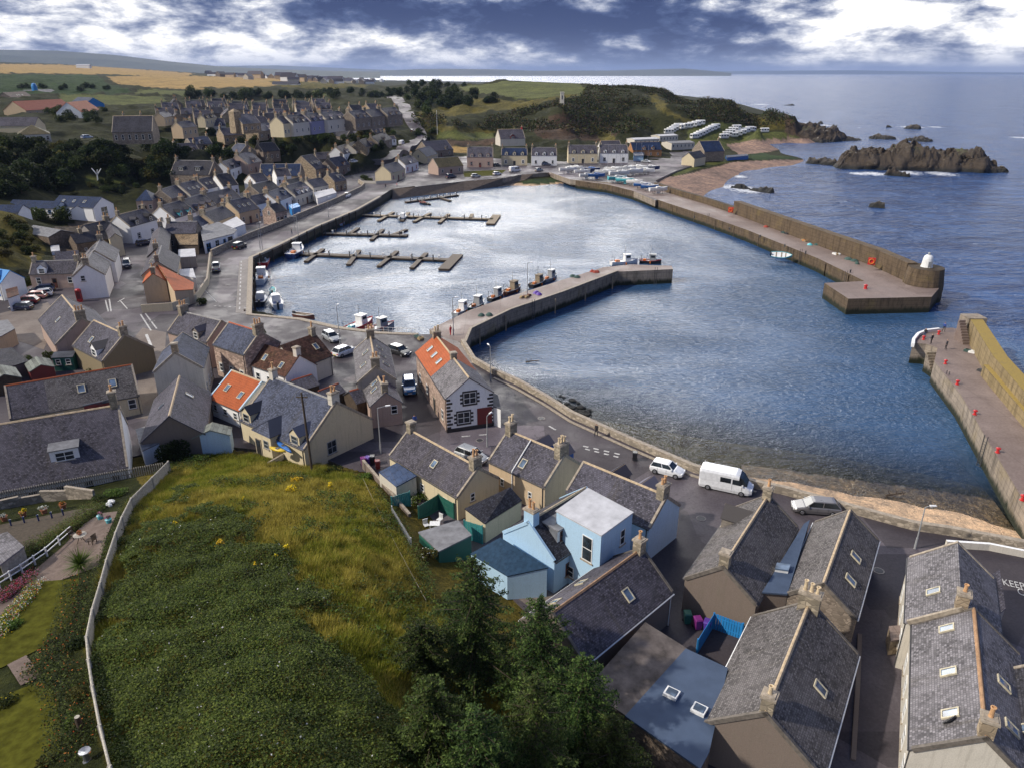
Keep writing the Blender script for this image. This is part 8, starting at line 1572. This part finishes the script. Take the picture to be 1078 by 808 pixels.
 # blue fenced yard and teal gate
 def fence(name, label, px, h, z, mat, slat=.16, gap=.03, th=.04, cat='fence', posts=True):
  P = [at(x, y, z) for x, y in px] if z is not None else [on(x, y) for x, y in px]; o = P[0].copy(); t = thing(name, label, cat, o); mb = MB()
  for a, b in zip(P[:-1], P[1:]):
   d = (b-a).xy; L = d.length; d = d.normalized(); n = max(1, int(L/(slat+gap))); s = Vector((-d.y, d.x))*th/2
   for i in range(n):
    p = a.lerp(b, i/n); q = a.lerp(b, (i+slat/(slat+gap))/n); z0 = p.z-o.z-.1; z1 = z0+h+.1+R.uniform(-.02,.02)
    A = [(p.x-o.x-s.x,p.y-o.y-s.y),(q.x-o.x-s.x,q.y-o.y-s.y),(q.x-o.x+s.x,q.y-o.y+s.y),(p.x-o.x+s.x,p.y-o.y+s.y)]
    mb.face([(*c,z1) for c in A]); [mb.face([(*A[k],z0),(*A[(k+1)%4],z0),(*A[(k+1)%4],z1),(*A[k],z1)]) for k in range(4)]
  mb.build('boards', mat, t); mb = MB()
  for a, b in zip(P[:-1], P[1:]):
   for f in (.25,.8): mb.tube(a-o+Vector((0,0,h*f)), b-o+Vector((0,0,h*f)), .04, n=4)
  mb.build('rail', mat, t)
  if posts:
   for p in P: q = MB(); c = p-o; q.box(c.x-.06,c.x+.06,c.y-.06,c.y+.06,c.z-.3,c.z+h+.08); q.build('post', mat, t)
  return t
 fence('yard_fence','bright blue painted fence enclosing a small back yard',[(733,689),(750,661),(780,672)],1.5,ZQ,'brightblue')
 fence('gate','teal boarded gate beside the cottage lean-to',[(489,566),(508,572)],2.0,ZQ,'teal',cat='gate'); fence('yard_fence','teal slatted screen by the mound wall',[(413,538),(432,532)],1.7,ZQ+.3,'teal'); fence('yard_fence','dark green boarded screen behind the white garden chairs',[(441,549),(462,536),(478,546)],1.8,ZQ,'green_paint'); fence('railing','grey slatted railing down the yard edge of the mound',[(413,542),(433,576)],1.0,None,'grey_paint',.05,.1)
 def toppx(px, h, it=8):
  out = []
  for x, y in px:
   z = 6
   for _ in range(it): p = at(x, y, z); z = hz(p.x, p.y)+h
   out.append(p-Vector((0,0,h)))
  return out
 # pale timber fence round the mound
 P = toppx([(177,486),(160,503),(138,525),(128,545),(121.7,561),(112,590),(105.5,614),(97,642),(91,671),(93,695),(97,723),(105,765),(115.6,808),(122,850)],1.35); o = P[0].copy(); t = thing('timber_fence','long pale weathered timber fence curving between garden and mound','fence',o); mb = MB(); ps = []
 for a, b in zip(P[:-1],P[1:]):
  n = max(2,int((b-a).length/.16)); d = (b-a).xy.normalized(); s = Vector((-d.y,d.x))*.03
  for i in range(n):
   p = a.lerp(b,i/n)-o; q = a.lerp(b,(i+.96)/n)-o; z0 = p.z-.3; z1 = p.z+1.35+R.uniform(-.03,.03); A = [(p.x-s.x,p.y-s.y),(q.x-s.x,q.y-s.y),(q.x+s.x,q.y+s.y),(p.x+s.x,p.y+s.y)]
   mb.face([(*c,z1) for c in A]); [mb.face([(*A[k],z0),(*A[(k+1)%4],z0),(*A[(k+1)%4],z1),(*A[k],z1)]) for k in range(4)]
 mb.build('boards','timber_grey',t); mb = MB(); mb.path([p-o+Vector((0,0,1.42)) for p in P],.07,5); mb.build('rail','timber_grey',t)
 for p in P: q = MB(); c = p-o; q.box(c.x-.08,c.x+.08,c.y-.08,c.y+.08,c.z-.4,c.z+1.5); q.build('post','timber_grey',t)
 P = [at(x,y,6.5)-Vector((0,0,1.0)) for x,y in ((-30,522),(0,517),(60,506),(110,497),(150,490),(173,486))]; o = P[0].copy(); t = thing('picket_fence','dark grey picket fence below the biggest slate roof','fence',o); mb = MB()
 for a, b in zip(P[:-1],P[1:]):
  n = max(2,int((b-a).length/.2)); d = (b-a).normalized()
  for i in range(n): p = a.lerp(b,i/n)-o; mb.box(p.x-.05,p.x+.05,p.y-.02,p.y+.02,p.z-.1,p.z+1.0)
 mb.build('pickets','timber_grey',t)
 for f in (.3,.8): mb = MB(); mb.path([p-o+Vector((0,0.04,f)) for p in P],.04,5); mb.build('rail','timber_dark',t)
 P = [(0,527,0),(22,523,0),(45,519,.1),(72,516,.1),(100,515,0)]; W3 = [on(x,y+9) for x,y,_ in P]; o = W3[0].copy(); t = thing('retaining_wall','stepped tan retaining wall behind the flower pots','wall',o); mb = MB()
 for i,(a,b) in enumerate(zip(W3[:-1],W3[1:])): wallpath(mb,[tuple((a-o).xy),tuple((b-o).xy)],min(a.z,b.z)-o.z-.6,max(a.z,b.z)-o.z+1.0-.1*(i%2),.3,0,1,1)
 mb.build('masonry',['gardenwall','cope'],t)
 # garden sheets draped on the ground
 def drape(name, px, mat, off=.07, n=22):
  bm = bmesh.new(); bm.faces.new([bm.verts.new((x, -y, 0)) for x, y in px]); xs = [p[0] for p in px]; ys = [-p[1] for p in px]
  for k in range(1, n):
   for co, no in (((min(xs)+(max(xs)-min(xs))*k/n, 0, 0), (1, 0, 0)), ((0, min(ys)+(max(ys)-min(ys))*k/n, 0), (0, 1, 0))): bmesh.ops.bisect_plane(bm, geom=bm.verts[:]+bm.edges[:]+bm.faces[:], plane_co=co, plane_no=no)
  for v in bm.verts: v.co = on(v.co.x+R.uniform(-.25, .25), -v.co.y)+Vector((0, 0, off))
  bmesh.ops.recalc_face_normals(bm, faces=bm.faces[:])
  me = bpy.data.meshes.new(name); bm.to_mesh(me); bm.free(); me.materials.append(M(mat)); return struct(link(name, me))
 drape('lawn',[(46,612),(83,609),(80,640),(74,659),(40,684),(4,702),(-30,715),(-30,660),(0,648),(26,632)],'lawn'); drape('lawn',[(-30,740),(0,734),(50,714),(62,740),(66,790),(50,800),(0,830),(-30,840)],'lawn'); drape('gravel',[(66,575),(88,552),(106,540),(124,538),(112,566),(104,596),(60,612),(44,612),(20,640),(-20,668),(-20,640),(30,606)],'gravel',.05); drape('gravel',[(8,700),(28,690),(44,712),(22,722)],'gravel',.09)
 drape('soil',[(-30,560),(0,552),(80,536),(100,534),(60,560),(0,590),(-30,600)],'soil',.03)
 p = on(86,570); t = thing('garden_table','round wooden garden table with a flower bowl','table',p); mb = MB(); mb.lathe([(.5,.7),(.52,.74),(.01,.75)],n=16); mb.build('table_top','timber_grey',t)
 for k in range(3): mb = MB(); mb.tube((0,0,.7),(math.cos(k*2.1)*.4,math.sin(k*2.1)*.4,0),.03,n=6); mb.build('leg','timber_dark',t)
 t2 = thing('flower_bowl','bowl of orange flowers on the garden table','flower pot',p+Vector((0,0,.75))); mb = MB(); mb.lathe([(.1,0),(.22,.16),(.18,.15)],n=10); mb.build('bowl','terracotta',t2); link('foliage',leaf_mesh('foliage',lobes(5,.28,.18,120,6,.28),.05,['flower_orange','leaf_mid'],rng.choice(2,120)),t2)
 def chair(lb, px, rz, m, z=None):
  p = on(*px) if z is None else at(*px,z); t = thing('garden_chair',lb,'chair',p,rz); mb = MB(); mb.box(-.24,.24,-.24,.24,.42,.46); mb.build('seat',m,t); mb = MB(); [mb.box(-.24+i*.1,-.18+i*.1,.22,.26,.46,.95) for i in range(5)]; mb.box(-.26,.26,.21,.27,.93,1.0); mb.build('backrest',m,t)
  for x in (-.21,.21):
   for y in (-.21,.21): q = MB(); q.box(x-.025,x+.025,y-.025,y+.025,0,.42); q.build('leg',m,t)
 chair('folding wooden chair left of the garden table',(78,566),1.2,'timber_dark'); chair('folding wooden chair right of the garden table',(98,572),-1.9,'timber_dark'); chair('left white plastic chair in the cottage yard',(449,556),.5,'white_paint',ZQ+.05); chair('right white plastic chair in the cottage yard',(463,550),-.6,'white_paint',ZQ+.05)
 t = thing('garden_table','white plastic table between the yard chairs','table',at(458,557,ZQ+.05)); mb = MB(); mb.box(-.5,.5,-.4,.4,.7,.74); mb.build('table_top','white_paint',t)
 for x in (-.42,.42):
  for y in (-.33,.33): q = MB(); q.box(x-.03,x+.03,y-.03,y+.03,0,.7); q.build('leg','white_paint',t)
 P = [on(x,y) for x,y in ((0,618),(24,603),(50,585),(76,562))]; o = P[0].copy(); t = thing('garden_rail','white two bar garden rail beside the clipped hedge','fence',o)
 for f in (.4,.8): mb = MB(); mb.path([p-o+Vector((0,0,f)) for p in P],.05,5); mb.build('rail','white_paint',t)
 for a, b in zip(P[:-1],P[1:]):
  for k in (0,.5): c = a.lerp(b,k)-o; q = MB(); q.box(c.x-.05,c.x+.05,c.y-.05,c.y+.05,c.z-.2,c.z+.9); q.build('post','white_paint',t)
 for i,(x,y) in enumerate(((12,553),(26,550),(41,548),(55,545),(67,542))):
  p = on(x,y); t = thing('edging_post','short navy post in the row on the garden ledge','post',p,0,'navy posts on the garden ledge'); mb = MB(); mb.tube((0,0,-.1),(0,0,.6),.07,.07,8); mb.build('shaft','navy_paint',t); mb = MB(); mb.lathe([(.09,.6),(.09,.66),(.01,.7)],n=8); mb.build('cap','navy_paint',t)
 mb = MB(); p = on(108,527); 
 for k in range(9): mb.lathe([(.01,0),(R.uniform(.12,.25),.1),(R.uniform(.1,.2),.25),(.01,.34)],(R.uniform(-.6,.6),R.uniform(-.5,.5),0),6)
 tag(mb.build('rockery_stones','white_paint',None,on(115,531)),'heap of white rockery stones under the bright green shrubs','stones')
 t = thing('log_post','grey cut log standing by the lower garden fence','post',on(87,772)); mb = MB(); mb.tube((0,0,-.2),(-.1,.1,1.1),.16,.15,12); mb.build('trunk','bark',t); mb = MB(); mb.tube((-.1,.1,1.1),(-.1,.1,1.12),.13,n=12); mb.build('cut_face','timber_grey',t)
 # pier bollards and gear
 for i, px in enumerate(((995,381),(1007.5,402.5),(1026,434),(1050,474),(1076,524),(972,355.5),(988,350))):
  t = thing('bollard','red mooring bollard in the row along the east pier','bollard',at(px[0],px[1]+2,ZQ+.3),0,'red bollards on the east pier'); mb = MB(); mb.lathe([(.26,0),(.26,.06),(.16,.1),(.14,.42),(.27,.5),(.27,.6),(.08,.68)],n=10); mb.build('post','red_paint',t)
 for i,(x,y) in enumerate(((731,231),(768,243),(800,251),(826,261),(848,268),(895,288))):
  t = thing('bollard','small dark bollard along the breakwater edge','bollard',at(x,y-1,ZQ+.04),0,'dark bollards on the breakwater'); mb = MB(); mb.lathe([(.25,0),(.16,.1),(.16,.5),(.28,.6),(.05,.7)],n=8); mb.build('post','iron',t)
 t = thing('bollard','single red bollard on the breakwater quay head','bollard',at(911,304,ZQ+.04)); mb = MB(); mb.lathe([(.4,0),(.3,.1),(.28,.6),(.45,.75),(.1,.9)],n=10); mb.build('post','red_paint',t)
 def heap(label, px, z, r, mats, n=40, cat='fishing gear', creels=False):
  p = at(*px,z); t = thing('creel_stack' if creels else 'net_heap',label,cat,p,R.uniform(0,3))
  for k in range(5 if creels else 3):
   mb = MB(); x,y = R.uniform(-r,r),R.uniform(-r*.5,r*.5)
   if creels:
    s = [[(x-.45,y-.25+.5*q,0),(x-.45,y-.25+.5*q,.25),(x-.2,y-.25+.5*q,.42),(x+.2,y-.25+.5*q,.42),(x+.45,y-.25+.5*q,.25),(x+.45,y-.25+.5*q,0)] for q in (0,1)]; mb.loft(s); mb.build('creel',R.choice(mats),t)
   else: mb.lathe([(.02,.5),(r*.3,.42),(r*.6,.2),(r*.75,0)][::-1],(x,y,0),9); mb.build('net',R.choice(mats),t)
 G = [('red net heap at the foot of the breakwater wall',(808,239),.9,['net_red'],0),('dark creels stacked on the breakwater past the red nets',(826,246),1.2,['net','iron'],1),('orange and tan fishing gear midway along the breakwater',(848,254),1.1,['orange_paint','rope'],1),('cyan crate heap beside the breakwater wall',(857,258),1.0,['cyan_paint','net'],0),('pale crates under the far breakwater wall',(880,268),.8,['white_paint','rope'],1),('dark net heap toward the breakwater head',(896,274),1.3,['net'],0),('green net beside the dark heap',(903,278),.6,['net'],0),
  ('dark tyre coloured net on the root of the middle pier',(510,332),.9,['net'],0),('brown creels on the deck of the middle pier',(553,313),1.2,['rope','brown_paint'],1),('violet net lying by the pier edge',(565,309),.9,['purple'],0),('red cloth heap on the bend of the middle pier',(626,286.5),.8,['net_red'],0),('dark tarpaulin heap by the second boats',(605,291.5),1.0,['net'],0),('pallet and creels at the edge of the lower quay',(440,356),.9,['rope','net'],1),
  ('white and black creels by the east pier stairs',(1024,371),.9,['white_paint','net'],1),('dark creels under the lichened parapet',(1038.5,392.5),.9,['net','iron'],1),('blue grey creels further down the east pier',(1066.5,427),1.0,['net','car_paleblue'],1)]
 for lb, px, r, m, c in G: heap(lb, px, ZQ+.3 if 'east' in lb or 'lichened' in lb else ZQ+.05, r, m, creels=bool(c))
 for lb, px, z in (('orange lifebuoy housing on the end of the breakwater low wall',(770,221),ZQ+1.6),('orange lifebuoy on the breakwater parapet near the head',(918.5,275),ZQ+2.2)):
  t = thing('lifebuoy',lb,'lifebuoy',at(*px,z)+Vector((-.3,-.3,0)),rad(-25)); n = 16; mb = MB(); rings = []
  for k in range(n+1):
   a = k/n*6.283; c = Vector((math.cos(a)*.5,0,math.sin(a)*.5)); u = Vector((math.cos(a),0,math.sin(a))); rings.append([c+u*.13*math.cos(b)+Vector((0,.13*math.sin(b),0)) for b in [q*6.283/8 for q in range(8)]])
  mb.loft(rings,cap=False); mb.build('ring','orange_paint',t); mb = MB(); mb.box(-.75,.75,.1,.2,-.8,.8); mb.build('backboard','red_paint',t)
 t = thing('railing','white railing along the lower quay edge','railing',at(385,349,ZQ)); A = at(385,349.5,ZQ)-Vector(t.location); B = at(438,352,ZQ)-Vector(t.location)
 for f in (.5,1.0): mb = MB(); mb.tube(A+Vector((0,0,f)),B+Vector((0,0,f)),.03,n=6); mb.build('rail','white_paint',t)
 for k in range(12): p = A.lerp(B,k/11); mb = MB(); mb.tube(p,p+Vector((0,0,1.05)),.035,n=6); mb.build('post','white_paint',t)
 t = thing('war_memorial','grey stone memorial tower on the headland brow','memorial',on(591.5,112.5)); mb = MB(); mb.box(-2,2,-2,2,-1,1.2); mb.build('plinth','stone_grey',t); mb = MB(); mb.loft([[(-1.4,-1.4,1.2),(1.4,-1.4,1.2),(1.4,1.4,1.2),(-1.4,1.4,1.2)],[(-1.15,-1.15,8.6),(1.15,-1.15,8.6),(1.15,1.15,8.6),(-1.15,1.15,8.6)]]); mb.box(-1.4,1.4,-1.4,1.4,8.6,9.2); mb.build('tower','offwhite',t); mb = MB(); mb.box(-.35,.35,-1.32,-1.2,4.5,7); mb.build('window','glass',t)
 for lb, px, h in (('white flagpole at the left of the headland road field',(460.5,142),14),):
  t = thing('flagpole',lb,'flagpole',on(*px)); mb = MB(); mb.tube((0,0,-.5),(0,0,h),.14,.07,8); mb.build('shaft','white_paint',t); mb = MB(); mb.lathe([(.12,0),(.12,.15),(.01,.2)],(0,0,h),8); mb.build('finial','white_paint',t)
 # white sculpted tree skeleton on the bank lawn
 t = thing('bleached_tree','bleached white dead tree on the lawn below the cliff thicket','tree',on(103,190)); mb = MB(); mb.tube((0,0,-.5),(.3,0,3.2),.4,.3,8); mb.build('trunk','white_paint',t); mb = MB()
 for a, l in ((.3,3.4),(1.6,2.6),(2.8,3.6),(4.2,2.2),(5.3,3)): mb.tube((.3,0,3.0),(.3+math.cos(a)*l*.8,math.sin(a)*l*.5,3+l),.34,.2,7)
 mb.build('limb','white_paint',t); t.scale = (.6,.6,.6)
 # driftwood on the little beach
 for lb, px in (('dark branch of driftwood lying at the beach waterline',(944,521)),('tangle of weed standing in the shallows off the sea wall',(561,381))):
  t = thing('driftwood',lb,'driftwood',at(*px,.15)); mb = MB(); mb.tube((-1.2,0,0),(1.1,.3,.2),.12,.05,6); mb.build('stem','bark',t)
  for k in range(5): mb = MB(); x = -.8+k*.4; mb.tube((x,0,.1),(x+R.uniform(-.4,.5),R.uniform(-.7,.7),R.uniform(.2,.6)),.05,.02,5); mb.build('branch','bark',t)
 for lb, px in (('lawn gnome pale birdbath beside the fern cluster',(92,800)),):
  t = thing('birdbath','silvery wrapped garden ornament at the bottom of the fence','ornament',on(*px)); mb = MB(); mb.lathe([(.22,0),(.16,.1),(.14,.5),(.3,.62),(.28,.68),(.02,.62)],n=10); mb.build('bowl','alloy',t)
furniture()
# ---------------------------------------------------------------- caravans and the distant town
def caravans():
 t0 = None; spots = []
 for a, b, n in (((731,146),(753,135.5),8),((762,146),(775,136.5),5),((772,144.5),(789,138),5),((720,136),(737,131.5),5),((704,141),(714,135),5),((781,141),(791,138.5),2)):
  for k in range(n): f = k/max(1,n-1); spots.append((a[0]+(b[0]-a[0])*f, a[1]+(b[1]-a[1])*f))
 spots.append((804.5,139.5))
 for i,(x,y) in enumerate(spots):
  p = on(x,y); p.z += .05; rz = rad(R.uniform(-8,8))+(.5 if i < 8 else .2)
  if t0 is None:
   t0 = thing('static_caravan','white static caravan in the rows of the caravan park','caravan',p,rz,'static caravans in the caravan park'); L,Wd = 5.8,2.4
   mb = MB(); mb.loft([[(x,-Wd/2,.5),(x,Wd/2,.5),(x,Wd/2,2.6),(x,Wd*.3,2.95),(x,-Wd*.3,2.95),(x,-Wd/2,2.6)] for x in (-L/2,L/2)]); mb.build('body','white_paint',t0)
   for x in (-2,0,2): mb = MB(); mb.box(x-.6,x+.6,-Wd/2-.03,-Wd/2+.02,1.4,2.2); mb.build('window','glass',t0)
   mb = MB(); mb.box(-L/2-.03,-L/2+.02,-1,1,1.3,2.3); mb.build('window','glass',t0); mb = MB(); mb.box(-L/2+.2,L/2-.2,-Wd/2+.2,Wd/2-.2,0,.5); mb.build('skirt','grey_paint',t0)
  else:
   t = dup(t0,p,rz)
   if i == len(spots)-1: t['label'] = 'lone white caravan apart from the rows on the right lawn'; del t['group']; t.scale = (1,1,1)
def distant_town():
 ms = []
 for k,(wm,rm) in enumerate((('offwhite','slate'),('stone','slate_dark'),('white','slate_purple'),('tan','slate'))):
  mb = MB(); L,w,he,hr = 13,8,4.5,8; mb.box(-L/2,L/2,-w/2,w/2,-3,he,0)
  for s in (-1,1): P = [(-L/2-.2,s*(w/2+.3),he-.2),(L/2+.2,s*(w/2+.3),he-.2),(L/2+.2,0,hr),(-L/2-.2,0,hr)]; mb.face(P if s < 0 else P[::-1],1)
  for s in (-1,1): P = [(s*L/2,-w/2,he),(s*L/2,w/2,he),(s*L/2,0,hr)]; mb.face(P if s > 0 else P[::-1],0)
  ms.append(mb.mesh('distant_house',[wm,rm]))
 k = 0
 for _ in range(900):
  if k >= 150: break
  x = R.triangular(205,405,330); d = R.uniform(1300,3600); q = at_d(x,80,d); z = hz(q.x,d)
  if z < 6: continue
  px,py = proj(q.x,d,z); 
  if not (76 < py < 93) or (py > 84 and x < 285): continue
  o = link('distant_house',R.choice(ms),None,(q.x,d,z),R.choice((0,1.57))+R.uniform(-.3,.3)); s = R.uniform(.9,1.7); o.scale = (s*R.uniform(1,1.8),s,s); tag(o,'tiny house of the distant town beyond the golden fields','house','houses of the distant town'); k += 1
 for lb,x,y,d,w in (('long white shed on the skyline above the golden field',88,69.5,2300,38),('white warehouse at the right of the distant town',372,82,2400,26),('white farm steading with yellow front beyond the plateau trees',302,93.5,1050,34),('pale shed in the middle of the distant town',310,80,2900,30)):
  q = at_d(x,y,d); z = min(q.z,hz(q.x,d)+1); t = thing('distant_shed',lb,'shed',(q.x,d,z)); mb = MB(); mb.box(-w/2,w/2,-6,6,-4,6); mb.build('wall','white',t); mb = MB()
  for s in (-1,1): P = [(-w/2-.3,s*6.4,5.9),(w/2+.3,s*6.4,5.9),(w/2+.3,0,9),(-w/2-.3,0,9)]; mb.slab(P if s < 0 else P[::-1],.2)
  mb.build('roof','felt_white' if 'steading' not in lb else 'slate_dark',t)
caravans(); distant_town()
def haze():
 m = bpy.data.materials.new('haze'); m.use_nodes = True; T = NT(m.node_tree); T.n.clear(); o = T.new('ShaderNodeOutputMaterial'); v = T.new('ShaderNodeVolumePrincipled'); v.inputs['Color'].default_value = (.36, .48, .80, 1); v.inputs['Density'].default_value = HAZE; v.inputs['Anisotropy'].default_value = .1; T.l.new(v.outputs[0], o.inputs['Volume'])
 mb = MB(); mb.box(-48000, 48000, -300, 48000, -9, 345); b = mb.build('haze', m); stuff(b)
HAZE = .00004
haze()
